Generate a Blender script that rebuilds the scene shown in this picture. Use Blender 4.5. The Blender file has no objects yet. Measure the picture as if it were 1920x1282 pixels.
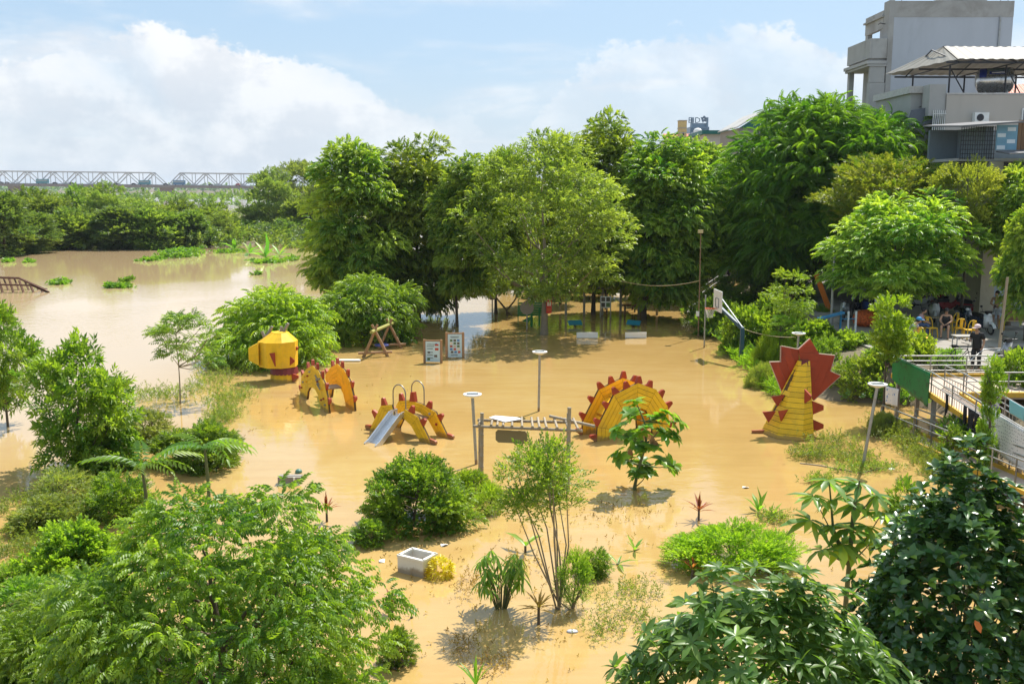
import bpy, bmesh, math, random
import numpy as np
from mathutils import Vector, Matrix

R = math.radians
SC = bpy.context.scene
COL = SC.collection
rnd = random.Random(7)

# ------------------------------------------------------------------ camera
CAM_H, LENS, PITCH = 8.0, 35.0, 8.85
FPX = LENS / 36 * 1920
cd = bpy.data.cameras.new('camera')
cd.lens, cd.sensor_width, cd.sensor_fit = LENS, 36.0, 'HORIZONTAL'
cd.clip_start, cd.clip_end = 0.1, 9000
cam = bpy.data.objects.new('camera', cd)
COL.objects.link(cam)
cam.location = (0, 0, CAM_H)
cam.rotation_euler = (R(90 - PITCH), 0, 0)
SC.camera = cam

# ------------------------------------------------------------------ world, sun, exposure
SUN = Vector((0.36, 0.52, 1.0)).normalized()
SUN_EL = math.asin(SUN.z)
SUN_AZ = math.atan2(SUN.x, SUN.y)
W = bpy.data.worlds.new('World')
SC.world = W
W.use_nodes = True
SC.view_settings.view_transform = 'Standard'
SC.view_settings.look = 'None'
SC.view_settings.exposure = 0.55
SC.view_settings.gamma = 1.0
SC.view_settings.use_curve_mapping = False
SC.cycles.max_bounces = 8
SC.cycles.diffuse_bounces = 3
SC.cycles.glossy_bounces = 3
SC.cycles.transmission_bounces = 5
SC.cycles.transparent_max_bounces = 6
SC.cycles.volume_bounces = 0
SC.cycles.use_denoising = True
SC.cycles.sample_clamp_indirect = 6.0


class NT:
    """tiny node-tree helper"""
    def __init__(s, tree):
        s.t = tree
        tree.nodes.clear()

    def n(s, typ, **kw):
        nd = s.t.nodes.new(typ)
        for k, v in kw.items():
            if k.startswith('i_'):
                key = k[2:].replace('_', ' ')
                sock = nd.inputs[int(key)] if key.isdigit() else nd.inputs[key]
                s.put(sock, v)
            else:
                setattr(nd, k, v)
        return nd

    def put(s, sock, v):
        if isinstance(v, bpy.types.NodeSocket):
            s.t.links.new(v, sock)
        elif hasattr(v, 'outputs'):
            s.t.links.new(v.outputs[0], sock)
        else:
            if isinstance(v, (tuple, list)) and len(v) == 3 and sock.type == 'RGBA':
                v = (*v, 1)
            sock.default_value = v

    def math(s, op, a, b=0.0, c=None, clamp=False):
        nd = s.n('ShaderNodeMath', operation=op, use_clamp=clamp)
        s.put(nd.inputs[0], a)
        s.put(nd.inputs[1], b)
        if c is not None:
            s.put(nd.inputs[2], c)
        return nd.outputs[0]

    def mix(s, f, a, b, blend='MIX'):
        nd = s.n('ShaderNodeMix', data_type='RGBA', blend_type=blend)
        s.put(nd.inputs[0], f)
        s.put(nd.inputs[6], a)
        s.put(nd.inputs[7], b)
        return nd.outputs[2]

    def smooth(s, x, lo, hi):
        nd = s.n('ShaderNodeMapRange', interpolation_type='SMOOTHSTEP')
        s.put(nd.inputs['Value'], x)
        s.put(nd.inputs['From Min'], lo)
        s.put(nd.inputs['From Max'], hi)
        return nd.outputs[0]

    def noise(s, vec, scale, detail=4, rough=0.55, dist=0.0):
        nd = s.n('ShaderNodeTexNoise')
        if vec is not None:
            s.put(nd.inputs['Vector'], vec)
        nd.inputs['Scale'].default_value = scale
        nd.inputs['Detail'].default_value = detail
        nd.inputs['Roughness'].default_value = rough
        nd.inputs['Distortion'].default_value = dist
        return nd.outputs['Fac']

    def ramp(s, f, stops):
        nd = s.n('ShaderNodeValToRGB')
        s.put(nd.inputs[0], f)
        el = nd.color_ramp.elements
        while len(el) < len(stops):
            el.new(0.5)
        for e, (p, c) in zip(el, stops):
            e.position = p
            e.color = (*c, 1) if len(c) == 3 else c
        return nd.outputs[0]


def build_world():
    k = NT(W.node_tree)
    out = k.n('ShaderNodeOutputWorld')
    bg = k.n('ShaderNodeBackground')
    k.t.links.new(bg.outputs[0], out.inputs[0])
    bg.inputs[1].default_value = 0.09
    sky = k.n('ShaderNodeTexSky', sky_type='NISHITA', sun_disc=False, sun_elevation=SUN_EL,
              sun_rotation=SUN_AZ, altitude=10, air_density=1.0, dust_density=1.5, ozone_density=1.5)
    tc = k.n('ShaderNodeTexCoord')
    d = tc.outputs['Generated']
    sp = k.n('ShaderNodeSeparateXYZ', i_0=d)
    x, y, z = sp.outputs
    az = k.math('ARCTAN2', x, y)
    el = k.math('ARCSINE', z)
    # cumulus: top line of the bank over azimuth (radians); the same kind of bank goes on all round
    u = k.math('MULTIPLY_ADD', az, 1 / (2 * math.pi), 0.5)
    fc = k.n('ShaderNodeFloatCurve')
    k.put(fc.inputs['Value'], u)
    cur = fc.mapping.curves[0]
    pts = [(-3.14, .10), (-2.6, .16), (-2.0, .09), (-1.5, .14), (-1.0, .10), (-.75, .13)]
    for px, py in [(-60, 130), (0, 120), (90, 105), (160, 92), (230, 66), (290, 54), (350, 68), (410, 72), (470, 96), (540, 128), (620, 148),
                   (690, 172), (760, 196), (840, 207), (890, 226), (925, 262), (955, 290), (985, 250), (1040, 170), (1110, 120), (1200, 95), (1320, 60), (1450, 70), (1560, 100), (1660, 150), (1750, 150), (1960, 120)]:
        a = math.atan((px - 960) / FPX)
        e = (350 - py) / FPX * math.cos(a)
        pts.append((a, e))
    pts += [(.8, .09), (1.2, .15), (1.7, .1), (2.2, .14), (2.7, .08), (3.14, .10)]
    P = [(a / (2 * math.pi) + .5, e * 2) for a, e in pts]
    cur.points[0].location = P[0]
    cur.points[1].location = P[-1]
    for p in P[1:-1]:
        cur.points.new(*p)
    fc.mapping.update()
    line = k.math('MULTIPLY', fc.outputs[0], 0.5)
    cv = k.n('ShaderNodeCombineXYZ')
    k.put(cv.inputs[0], az)
    k.put(cv.inputs[1], k.math('MULTIPLY', el, 1.35))
    n1 = k.noise(cv.outputs[0], 13, 7, .6)
    n2 = k.noise(cv.outputs[0], 40, 5, .6)
    n3 = k.noise(cv.outputs[0], 3.2, 6, .6, .3)
    edge = k.math('ADD', k.math('MULTIPLY_ADD', n1, .115, -.0575), k.math('MULTIPLY_ADD', n2, .034, -.017))
    h = k.math('ADD', k.math('SUBTRACT', line, el), edge)
    m1 = k.smooth(h, -.002, .009)
    # softer, wispier bank over a part of the sky
    m1 = k.math('MULTIPLY', m1, k.math('MULTIPLY_ADD', k.smooth(n3, .42, .60), .68, .32))
    # high broken cloud everywhere
    zz = k.math('MAXIMUM', z, .04)
    pv = k.n('ShaderNodeCombineXYZ')
    k.put(pv.inputs[0], k.math('DIVIDE', x, k.math('ADD', zz, .12)))
    k.put(pv.inputs[1], k.math('DIVIDE', y, k.math('ADD', zz, .12)))
    hn = k.noise(pv.outputs[0], .62, 8, .58, .25)
    m2 = k.math('MULTIPLY', k.smooth(hn, .47, .66), .85)
    mask = k.math('MAXIMUM', m1, m2)
    # haze towards the horizon
    hz = k.smooth(el, .15, -.01)
    # modelling inside clouds: soft bluish grey undersides
    sh = k.math('ADD', k.smooth(n1, .40, .64), k.math('MULTIPLY', k.smooth(h, .09, .0), .5), clamp=True)
    ccol = k.mix(sh, (5.3, 5.75, 6.4), (7.7, 7.8, 7.95))
    base = k.mix(1.0, sky.outputs[0], (1.12, 1.12, 1.12), 'MULTIPLY')
    base = k.mix(.70, base, (3.9, 5.5, 7.2))
    base = k.mix(k.math('MULTIPLY', hz, .75), base, (5.6, 6.3, 6.9))
    c = k.mix(k.math('MULTIPLY', mask, k.math('MULTIPLY_ADD', hz, -.45, .97)), base, ccol)
    k.put(bg.inputs[0], c)


build_world()
sl = bpy.data.lights.new('sun', 'SUN')
sl.energy, sl.angle, sl.color = 5.0, R(0.53), (1.0, 0.95, 0.86)
so = bpy.data.objects.new('sun', sl)
COL.objects.link(so)
so.location = (20, 30, 60)
so.rotation_euler = (-SUN).to_track_quat('-Z', 'Y').to_euler()

# ------------------------------------------------------------------ placing: photograph pixel -> point of the place
_cp, _sp = math.cos(R(PITCH)), math.sin(R(PITCH))


def _ray(px, py):
    a, b = (px - 960) / FPX, (641 - py) / FPX
    return Vector((a, _cp + b * _sp, -_sp + b * _cp))


def G(px, py, z=0.0):
    r = _ray(px, py)
    t = (z - CAM_H) / r.z
    return Vector((r.x * t, r.y * t, z))


def at(px, py, Y):
    r = _ray(px, py)
    t = Y / r.y
    return Vector((r.x * t, Y, CAM_H + r.z * t))


def up_to(base, py):
    """height z above the point 'base' that shows at pixel row py"""
    r = _ray(960, py)
    return CAM_H + r.z * base.y / r.y


# ------------------------------------------------------------------ materials
MATS = {}


def pmat(name, col, rough=.6, metal=0.0, var=.12, scale=6.0, spec=.4, bump=.0, bscale=40, dirt=None, dirt_amt=.4, stretch=None, coat=0, mud=False):
    """principled paint/wood/stone with uneven colour, blotches of dirt and fine relief"""
    if name in MATS:
        return MATS[name]
    m = bpy.data.materials.new(name)
    m.use_nodes = True
    k = NT(m.node_tree)
    out = k.n('ShaderNodeOutputMaterial')
    b = k.n('ShaderNodeBsdfPrincipled')
    k.t.links.new(b.outputs[0], out.inputs[0])
    tc = k.n('ShaderNodeTexCoord')
    geo = k.n('ShaderNodeNewGeometry')
    oi = k.n('ShaderNodeObjectInfo')
    v = geo.outputs['Position']
    if stretch:
        mp = k.n('ShaderNodeMapping', i_Scale=stretch)
        k.put(mp.inputs[0], tc.outputs['Object'])
        v = mp.outputs[0]
    n = k.noise(v, scale, 5, .6)
    f = k.math('ADD', k.math('MULTIPLY_ADD', n, 2 * var, 1 - var), k.math('MULTIPLY_ADD', oi.outputs['Random'], var * .9, -var * .45))
    hs = k.n('ShaderNodeHueSaturation')
    k.put(hs.inputs['Color'], (*col, 1))
    k.put(hs.inputs['Value'], f)
    c = hs.outputs[0]
    if dirt:
        dn = k.noise(v, scale * .45, 7, .65, .4)
        c = k.mix(k.math('MULTIPLY', k.smooth(dn, .5, .7), dirt_amt), c, dirt)
    if mud:            # silt stain left by the flood just above the water
        sz = k.n('ShaderNodeSeparateXYZ', i_0=geo.outputs['Position'])
        lv = k.math('ADD', sz.outputs[2], k.math('MULTIPLY_ADD', k.noise(geo.outputs['Position'], 3.5, 4, .6), -.30, .10))
        c = k.mix(k.math('MULTIPLY', k.smooth(lv, .13, .03), .72), c, (.27, .16, .06))
    k.put(b.inputs['Base Color'], c)
    b.inputs['Roughness'].default_value = rough
    k.put(b.inputs['Roughness'], k.math('MULTIPLY_ADD', n, .2, rough - .1, clamp=True))
    b.inputs['Metallic'].default_value = metal
    b.inputs['Specular IOR Level'].default_value = spec
    b.inputs['Coat Weight'].default_value = coat
    if bump:
        bp = k.n('ShaderNodeBump')
        bp.inputs['Strength'].default_value = bump
        bp.inputs['Distance'].default_value = .02
        k.put(bp.inputs['Height'], k.noise(v, bscale, 4, .6))
        k.put(b.inputs['Normal'], bp.outputs[0])
    MATS[name] = m
    return m


def leafmat(name, col, young, trans=None, rough=.42, spec=.45, tw=.42):
    """leaf: gloss on top, light coming through; 'tint' differs from leaf to leaf, young shoots are another green"""
    if name in MATS:
        return MATS[name]
    m = bpy.data.materials.new(name)
    m.use_nodes = True
    k = NT(m.node_tree)
    out = k.n('ShaderNodeOutputMaterial')
    at_ = k.n('ShaderNodeAttribute', attribute_name='tint')
    oi = k.n('ShaderNodeObjectInfo')
    t = at_.outputs['Fac']
    c = k.mix(t, col, young)
    hs = k.n('ShaderNodeHueSaturation')
    k.put(hs.inputs['Color'], c)
    k.put(hs.inputs['Hue'], k.math('MULTIPLY_ADD', oi.outputs['Random'], .02, .49))
    k.put(hs.inputs['Value'], k.math('MULTIPLY_ADD', oi.outputs['Random'], .3, .85))
    c = hs.outputs[0]
    b = k.n('ShaderNodeBsdfPrincipled')
    k.put(b.inputs['Base Color'], c)
    b.inputs['Roughness'].default_value = rough
    b.inputs['Specular IOR Level'].default_value = spec
    tr = k.n('ShaderNodeBsdfTranslucent')
    if trans is None:
        trans = (2.4, 2.35, .75)
    k.put(tr.inputs[0], k.mix(1.0, c, trans, 'MULTIPLY'))
    ms = k.n('ShaderNodeMixShader')
    ms.inputs[0].default_value = tw
    k.t.links.new(b.outputs[0], ms.inputs[1])
    k.t.links.new(tr.outputs[0], ms.inputs[2])
    k.t.links.new(ms.outputs[0], out.inputs[0])
    MATS[name] = m
    return m


def watermat():
    m = bpy.data.materials.new('muddy_water')
    m.use_nodes = True
    k = NT(m.node_tree)
    out = k.n('ShaderNodeOutputMaterial')
    b = k.n('ShaderNodeBsdfPrincipled')
    k.t.links.new(b.outputs[0], out.inputs[0])
    geo = k.n('ShaderNodeNewGeometry')
    p = geo.outputs['Position']
    n = k.noise(p, .07, 6, .6, .6)
    n2 = k.noise(p, .6, 5, .6, .8)
    fm = k.n('ShaderNodeMapping', i_Scale=(.22, 1.5, 1.0), i_Rotation=(0, 0, .35))
    k.put(fm.inputs[0], p)
    stk = k.noise(fm.outputs[0], .9, 6, .65, 1.2)
    f = k.math('ADD', k.math('ADD', k.math('MULTIPLY', n, .55), k.math('MULTIPLY', n2, .2)), k.math('MULTIPLY', stk, .25))
    c = k.ramp(f, [(.30, (.36, .222, .072)), (.48, (.435, .278, .098)), (.66, (.50, .355, .15))])
    # paler base colour on the river side than over the park
    sx = k.n('ShaderNodeSeparateXYZ', i_0=p)
    riv = k.smooth(k.math('ADD', k.math('MULTIPLY', sx.outputs[0], -1.0), k.math('MULTIPLY_ADD', n, 6.0, -3.0)), 11.5, 17.5)
    c = k.mix(riv, c, (.50, .36, .20))
    k.put(b.inputs['Base Color'], c)
    b.inputs['IOR'].default_value = 1.42
    k.put(b.inputs['Roughness'], k.math('MULTIPLY_ADD', n2, .05, .02))
    mp = k.n('ShaderNodeMapping', i_Scale=(1.0, 1.7, 1.0))
    k.put(mp.inputs[0], p)
    w = k.math('ADD', k.noise(mp.outputs[0], 1.3, 3, .5, .4), k.math('MULTIPLY', k.noise(mp.outputs[0], 6.0, 2, .5), .22))
    # ripples come in patches of breeze; elsewhere the flood stands still
    patch = k.smooth(k.noise(p, .045, 3, .5, .5), .42, .62)
    bp = k.n('ShaderNodeBump')
    k.put(bp.inputs['Strength'], k.math('MULTIPLY_ADD', patch, .17, .03))
    bp.inputs['Distance'].default_value = .07
    k.put(bp.inputs['Height'], w)
    k.put(b.inputs['Normal'], bp.outputs[0])
    return m


# ------------------------------------------------------------------ mesh helpers
class MB:
    """collects shapes; build() links them as one mesh object"""
    def __init__(s):
        s.v, s.f, s.smooth = [], [], []

    def add(s, vs, fs, smooth=False):
        o = len(s.v)
        s.v += [tuple(v) for v in vs]
        s.f += [tuple(i + o for i in f) for f in fs]
        s.smooth += [smooth] * len(fs)
        return s

    def box(s, c, d, rot=None, taper=1.0):
        """c centre, d full sizes, rot Matrix/euler z"""
        hx, hy, hz = d[0] / 2, d[1] / 2, d[2] / 2
        vs = []
        for z, t in ((-hz, 1), (hz, taper)):
            for x, y in ((-hx, -hy), (hx, -hy), (hx, hy), (-hx, hy)):
                vs.append(Vector((x * t, y * t, z)))
        if rot is not None:
            if isinstance(rot, (int, float)):
                rot = Matrix.Rotation(rot, 3, 'Z')
            vs = [rot @ v for v in vs]
        c = Vector(c)
        return s.add([v + c for v in vs], [(3, 2, 1, 0), (4, 5, 6, 7), (0, 1, 5, 4), (1, 2, 6, 5), (2, 3, 7, 6), (3, 0, 4, 7)])

    def bar(s, a, b, w, h=None, upv=(0, 0, 1)):
        """rectangular bar from a to b"""
        a, b = Vector(a), Vector(b)
        h = h or w
        d = (b - a).normalized()
        u = Vector(upv)
        if abs(d.dot(u)) > .98:
            u = Vector((0, 1, 0))
        sx = d.cross(u).normalized()
        sz = sx.cross(d)
        vs = [p + sx * (i * w / 2) + sz * (j * h / 2) for p in (a, b) for i, j in ((-1, -1), (1, -1), (1, 1), (-1, 1))]
        return s.add(vs, [(0, 1, 2, 3), (7, 6, 5, 4), (0, 4, 5, 1), (1, 5, 6, 2), (2, 6, 7, 3), (3, 7, 4, 0)])

    def tube(s, pts, r, n=6, cap=True):
        """tube along points; r a number or one per point"""
        pts = [Vector(p) for p in pts]
        rs = r if isinstance(r, (list, tuple)) else [r] * len(pts)
        vs, fs = [], []
        ref = Vector((.31, .17, .93))
        for i, p in enumerate(pts):
            d = (pts[min(i + 1, len(pts) - 1)] - pts[max(i - 1, 0)])
            d = d.normalized() if d.length > 1e-9 else Vector((0, 0, 1))
            a = d.cross(ref)
            if a.length < .05:
                a = d.cross(Vector((1, 0, 0)))
            a.normalize()
            b = d.cross(a)
            for j in range(n):
                t = 2 * math.pi * j / n
                vs.append(p + (a * math.cos(t) + b * math.sin(t)) * rs[i])
        for i in range(len(pts) - 1):
            for j in range(n):
                k = (j + 1) % n
                fs.append((i * n + j, i * n + k, (i + 1) * n + k, (i + 1) * n + j))
        s.add(vs, fs, True)
        if cap:
            m = len(pts) - 1
            s.add([vs[j] for j in range(n)], [tuple(reversed(range(n)))])
            s.add([vs[m * n + j] for j in range(n)], [tuple(range(n))])
        return s

    def lathe(s, prof, c=(0, 0, 0), n=16, axis=None):
        """profile of (radius, height) turned round z (or an axis matrix)"""
        c = Vector(c)
        vs, fs = [], []
        for r, z in prof:
            for j in range(n):
                t = 2 * math.pi * j / n
                v = Vector((r * math.cos(t), r * math.sin(t), z))
                vs.append((axis @ v if axis else v) + c)
        for i in range(len(prof) - 1):
            for j in range(n):
                k = (j + 1) % n
                fs.append((i * n + j, i * n + k, (i + 1) * n + k, (i + 1) * n + j))
        m = (len(prof) - 1) * n
        s.add(vs, fs, True)
        s.add([vs[j] for j in range(n)], [tuple(reversed(range(n)))])
        s.add([vs[m + j] for j in range(n)], [tuple(range(n))])
        return s

    def prism(s, poly, o, u, v, t):
        """polygon (2-D) in the plane o,u,v, extruded t along u x v, centred"""
        o, u, v = Vector(o), Vector(u), Vector(v)
        nrm = u.cross(v).normalized()
        n = len(poly)
        A = [o + u * p[0] + v * p[1] - nrm * (t / 2) for p in poly]
        B = [p + nrm * t for p in A]
        fs = [tuple(reversed(range(n))), tuple(range(n, 2 * n))]
        fs += [(i, (i + 1) % n, n + (i + 1) % n, n + i) for i in range(n)]
        return s.add(A + B, fs)

    def ball(s, c, r, n=8, m=6):
        prof = [(max(1e-4, math.sin(math.pi * i / m)), -math.cos(math.pi * i / m)) for i in range(m + 1)]
        r = r if isinstance(r, (tuple, list)) else (r, r, r)
        return s.lathe(prof, c, n, Matrix.Diagonal(Vector(r)))

    def mesh(s, name, mat):
        me = bpy.data.meshes.new(name)
        me.from_pydata(s.v, [], s.f)
        me.polygons.foreach_set('use_smooth', s.smooth)
        me.materials.append(mat)
        me.update()
        return me

    def build(s, name, mat, parent=None, **tags):
        return put(s.mesh(name, mat), name, parent, **tags)


def put(me, name, parent=None, loc=None, **tags):
    o = bpy.data.objects.new(name, me)
    COL.objects.link(o)
    if parent is not None:
        o.parent = parent
        if loc is None:          # shapes are given in world space; keep them there
            o.matrix_parent_inverse = Matrix.Translation(parent.location).inverted() if parent.rotation_euler[2] == 0 and parent.parent is None else Matrix.Identity(4)
    if loc is not None:
        o.location = loc
    for k_, v_ in tags.items():
        o[k_] = v_
    return o


USED = {}


def thing(name, loc, label, cat, group=None, rz=0.0):
    o = bpy.data.objects.new(name, None)
    COL.objects.link(o)
    o.location = loc
    o.rotation_euler = (0, 0, rz)
    o.empty_display_size = .2
    tag(o, label, cat, group)
    return o


def tag(o, label, cat, group=None):
    o['label'], o['category'] = label, cat
    if group:
        o['group'] = group
    return o


def part(parent, name, mb, mat, **tags):
    """part whose shape is given relative to the thing's base"""
    o = put(mb if isinstance(mb, bpy.types.Mesh) else mb.mesh(name, mat), name, None, **tags)
    o.parent = parent
    return o


def copy_tree(o, parent=None):
    c = o.copy()
    COL.objects.link(c)
    c.parent = parent
    for ch in o.children:
        copy_tree(ch, c)
    return c


def wpart(parent, name, mb, mat, **tags):
    """part whose shape is given in world space (thing is not turned)"""
    off = Vector(parent.location)
    if parent.parent:
        off = off + Vector(parent.parent.location)
    mb.v = [(v[0] - off.x, v[1] - off.y, v[2] - off.z) for v in mb.v]
    return part(parent, name, mb, mat, **tags)


# ------------------------------------------------------------------ foliage
def leaf_tris(l, w, fold=.25, droop=.15, hi=0):
    """one leaf along +x; hi=0 two triangles, 1 four, 2 eight"""
    if hi == 0:
        v = [(0, 0, 0), (l * .42, w / 2, fold * w), (l, 0, -droop * l), (l * .42, -w / 2, fold * w)]
        f = [(0, 3, 2), (0, 2, 1)]
    elif hi == 1:
        v = [(0, 0, 0), (l * .38, w / 2, fold * w - droop * l * .2), (l, 0, -droop * l), (l * .38, -w / 2, fold * w - droop * l * .2), (l * .5, 0, -droop * l * .25)]
        f = [(0, 3, 4), (0, 4, 1), (3, 2, 4), (4, 2, 1)]
    else:
        z = lambda t: -droop * l * t * t
        v = [(0, 0, 0), (l * .25, w * .40, fold * w * .8 + z(.25)), (l * .62, w * .46, fold * w * .9 + z(.62)), (l, 0, z(1)),
             (l * .62, -w * .46, fold * w * .9 + z(.62)), (l * .25, -w * .40, fold * w * .8 + z(.25)), (l * .3, 0, z(.3)), (l * .68, 0, z(.68))]
        f = [(0, 6, 1), (0, 5, 6), (1, 6, 7), (1, 7, 2), (5, 4, 7), (5, 7, 6), (2, 7, 3), (4, 3, 7)]
    return np.array(v, float), np.array(f, int)


def _frame(d, upv):
    d = np.array(d, float)
    d /= np.linalg.norm(d)
    s = np.cross(np.array(upv, float), d)
    if np.linalg.norm(s) < 1e-4:
        s = np.cross((1, 0, 0), d)
    s /= np.linalg.norm(s)
    return np.stack([d, s, np.cross(d, s)])


class Tmpl:
    def __init__(s):
        s.V, s.F, s.T, s.n = [], [], [], 0

    def leaf(s, pos, d, l, w, upv=(0, 0, 1), tint=0.0, **kw):
        v, f = leaf_tris(l, w, **kw)
        s.V.append(v @ _frame(d, upv) + np.array(pos))
        s.F.append(f + s.n)
        s.T.append(np.full(len(v), tint))
        s.n += len(v)
        return s

    def stick(s, a, b, r):
        a, b = np.array(a, float), np.array(b, float)
        fr = _frame(b - a, (0, .3, 1))
        v = np.array([a + fr[1] * r, a - fr[1] * r, b])
        s.V.append(v)
        s.F.append(np.array([(0, 1, 2)]) + s.n)
        s.T.append(np.full(3, .25))
        s.n += 3

    def done(s):
        return np.concatenate(s.V), np.concatenate(s.F), np.concatenate(s.T)


def t_pinnate(n=5, L=.45, l=.17, w=.065, droop=.5, hi=0, ang=60, young=.35, ld=.25, stick=False):
    """feather leaf: a drooping rib with n pairs of leaflets and an end leaflet"""
    t = Tmpl()
    rib = lambda u: np.array((L * u * (1 - .18 * droop * u), 0, .12 * L * u - droop * L * u * u * .75))
    for i in range(n):
        u = (i + .7) / (n + .3)
        tn = rib(u + .02) - rib(u - .02)
        tn /= np.linalg.norm(tn)
        k = 1 - .35 * abs(u - .5)
        for s in (-1, 1):
            a = R(ang - 14 * u)
            d = tn * math.cos(a) + np.array((0, s, 0)) * math.sin(a) + np.array((0, 0, -ld))
            t.leaf(rib(u), d, l * k, w * k, tint=young * u, hi=hi, droop=.2)
    t.leaf(rib(1), rib(1) - rib(.9), l, w, tint=young, hi=hi, droop=.25)
    if stick:
        t.stick(rib(0), rib(1), .006)
    return t.done()


def t_whorl(n=7, l=.2, w=.06, tilt=25, hi=2, droop=.25, layers=1, seed=1, fold=.18):
    """leaves standing round a shoot tip like an umbrella; shoot runs along +x"""
    q = random.Random(seed)
    t = Tmpl()
    for m in range(layers):
        for i in range(n):
            a = 2 * math.pi * (i + .5 * m + q.uniform(-.2, .2)) / n
            tl = R(tilt + q.uniform(-14, 14) - 22 * m)
            rad = np.array((0, math.cos(a), math.sin(a)))
            d = rad * math.cos(tl) + np.array((1, 0, 0)) * math.sin(tl)
            k = q.uniform(.75, 1.1)
            t.leaf(np.array((-.25 * l * m, 0, 0)), d, l * k, w * k, upv=(1, 0, 0), tint=q.uniform(0, .35) * (1 if m == 0 else .3), hi=hi, droop=droop, fold=fold)
    return t.done()


def t_twig(n=7, L=.3, l=.14, w=.06, spread=55, hi=0, seed=2, droop=.2, stick=True):
    """twig with alternate leaves"""
    q = random.Random(seed)
    t = Tmpl()
    for i in range(n):
        u = (i + .6) / n
        a = i * 2.4 + q.uniform(-.4, .4)
        sp = R(spread * (1.1 - .5 * u))
        rad = np.array((0, math.cos(a), math.sin(a) * .7 + .1))
        d = np.array((1, 0, 0)) * math.cos(sp) + rad * math.sin(sp)
        k = q.uniform(.75, 1.15)
        t.leaf((L * u, 0, -.1 * L * u * u), d, l * k, w * k, tint=.1 + .5 * u * q.random(), hi=hi, droop=droop)
    if stick:
        t.stick((0, 0, 0), (L, 0, -.1 * L), .006)
    return t.done()


def t_hang(n=9, l=.2, w=.045, seed=3, hi=1):
    """tuft of long leaves hanging from a shoot tip (mango)"""
    q = random.Random(seed)
    t = Tmpl()
    for i in range(n):
        a = i * 2.4
        el = R(q.uniform(-70, 10))
        d = np.array((.35 + math.cos(el) * .3, math.cos(a) * math.cos(el), math.sin(a) * .3 + math.sin(el)))
        t.leaf((q.uniform(-.08, .05), 0, 0), d, l * q.uniform(.7, 1.15), w, tint=q.uniform(0, .4), hi=hi, droop=.35)
    return t.done()


def scatter(name, tmpl, Pn, Dn, Sn, rng, mat, roll=.5, tvar=.22, tint=None):
    """copy a leaf template to many places: one mesh"""
    V, F, T = tmpl
    N = len(Pn)
    d = Dn / np.maximum(np.linalg.norm(Dn, axis=1, keepdims=True), 1e-6)
    upv = np.tile(np.array((0, 0, 1.0)), (N, 1)) + rng.normal(0, roll, (N, 3))
    s = np.cross(upv, d)
    ln = np.linalg.norm(s, axis=1, keepdims=True)
    s = np.where(ln > 1e-3, s / np.maximum(ln, 1e-6), np.array((1.0, 0, 0)))
    u = np.cross(d, s)
    B = np.stack([d, s, u], axis=1)                       # N,3,3
    co = np.einsum('vk,nkj->nvj', V, B) * Sn[:, None, None] + Pn[:, None, :]
    nv = len(V)
    fa = (F[None] + (np.arange(N) * nv)[:, None, None]).reshape(-1, 3)
    tn = rng.normal(0, tvar, N) if tint is None else tint + rng.normal(0, tvar * .6, N) + .35 * (rng.random(N) < .2)
    tt = np.clip(T[None, :] + tn[:, None], 0, 1).reshape(-1)
    return tri_mesh(name, co.reshape(-1, 3), fa, mat, tt)


def tri_mesh(name, co, fa, mat, tint=None):
    me = bpy.data.meshes.new(name)
    me.vertices.add(len(co))
    me.vertices.foreach_set('co', np.ascontiguousarray(co, np.float32).reshape(-1))
    me.loops.add(len(fa) * 3)
    me.loops.foreach_set('vertex_index', np.ascontiguousarray(fa, np.int32).reshape(-1))
    me.polygons.add(len(fa))
    me.polygons.foreach_set('loop_start', np.arange(0, len(fa) * 3, 3, dtype=np.int32))
    if tint is not None:
        a = me.attributes.new('tint', 'FLOAT', 'POINT')
        a.data.foreach_set('value', np.ascontiguousarray(tint, np.float32))
    me.materials.append(mat)
    me.update(calc_edges=True)
    return me


def dirs(rng, n, zmin=-1.0):
    z = rng.uniform(zmin, 1, n)
    a = rng.uniform(0, 2 * math.pi, n)
    r = np.sqrt(1 - z * z)
    return np.stack([r * np.cos(a), r * np.sin(a), z], 1)


def crown_points(rng, prof, H, Rr, nclump, rc, per, outw=.8, upw=.35, shell=.75, droop=0., zlow=-.2, sq=.75):
    """clumps spread through a crown whose outline is prof(h 0..1)->0..1; sprays sit on each clump's outside.
    crown base z=0, height H, greatest radius Rr"""
    C = []
    tries = 0
    while len(C) < nclump and tries < nclump * 30:
        tries += 1
        h = rng.uniform(0.03, .97)
        pr = prof(h)
        if rng.random() > pr + .15:
            continue
        rr = Rr * pr * math.sqrt(rng.uniform(shell ** 2 * .55, 1)) * .92
        a = rng.uniform(0, 2 * math.pi)
        if rng.random() < .10:
            rr *= 1.22
            h *= 1.07
        C.append((rr * math.cos(a), rr * math.sin(a), h * H, pr))
    C = np.array(C)
    P, D, S, T = [], [], [], []
    for cx, cy, cz, pr in C:
        r = rc * rng.uniform(.65, 1.3)
        n = max(4, int(per * (r / rc) ** 2))
        dd = dirs(rng, n, zlow)
        c = np.array((cx, cy, cz))
        out = np.array((cx, cy, (cz - H * .45) * .7))
        out = out / max(np.linalg.norm(out), .3)
        q = dd * r * np.array((1, 1, sq)) * (1 - .45 * rng.random((n, 1)) ** 3)
        k_in = rng.random(n) < .18
        q[k_in] *= .4
        P.append(c + q)
        D.append(dd * outw * np.array((1, 1, .6)) + out * .3 + np.array((0, 0, upw - droop - .10)) + rng.normal(0, .22, (n, 3)))
        S.append(rng.uniform(.75, 1.25, n))
        T.append(np.full(n, rng.normal(.20, .20)))
    return C, np.concatenate(P), np.concatenate(D), np.concatenate(S), np.concatenate(T)


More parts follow.
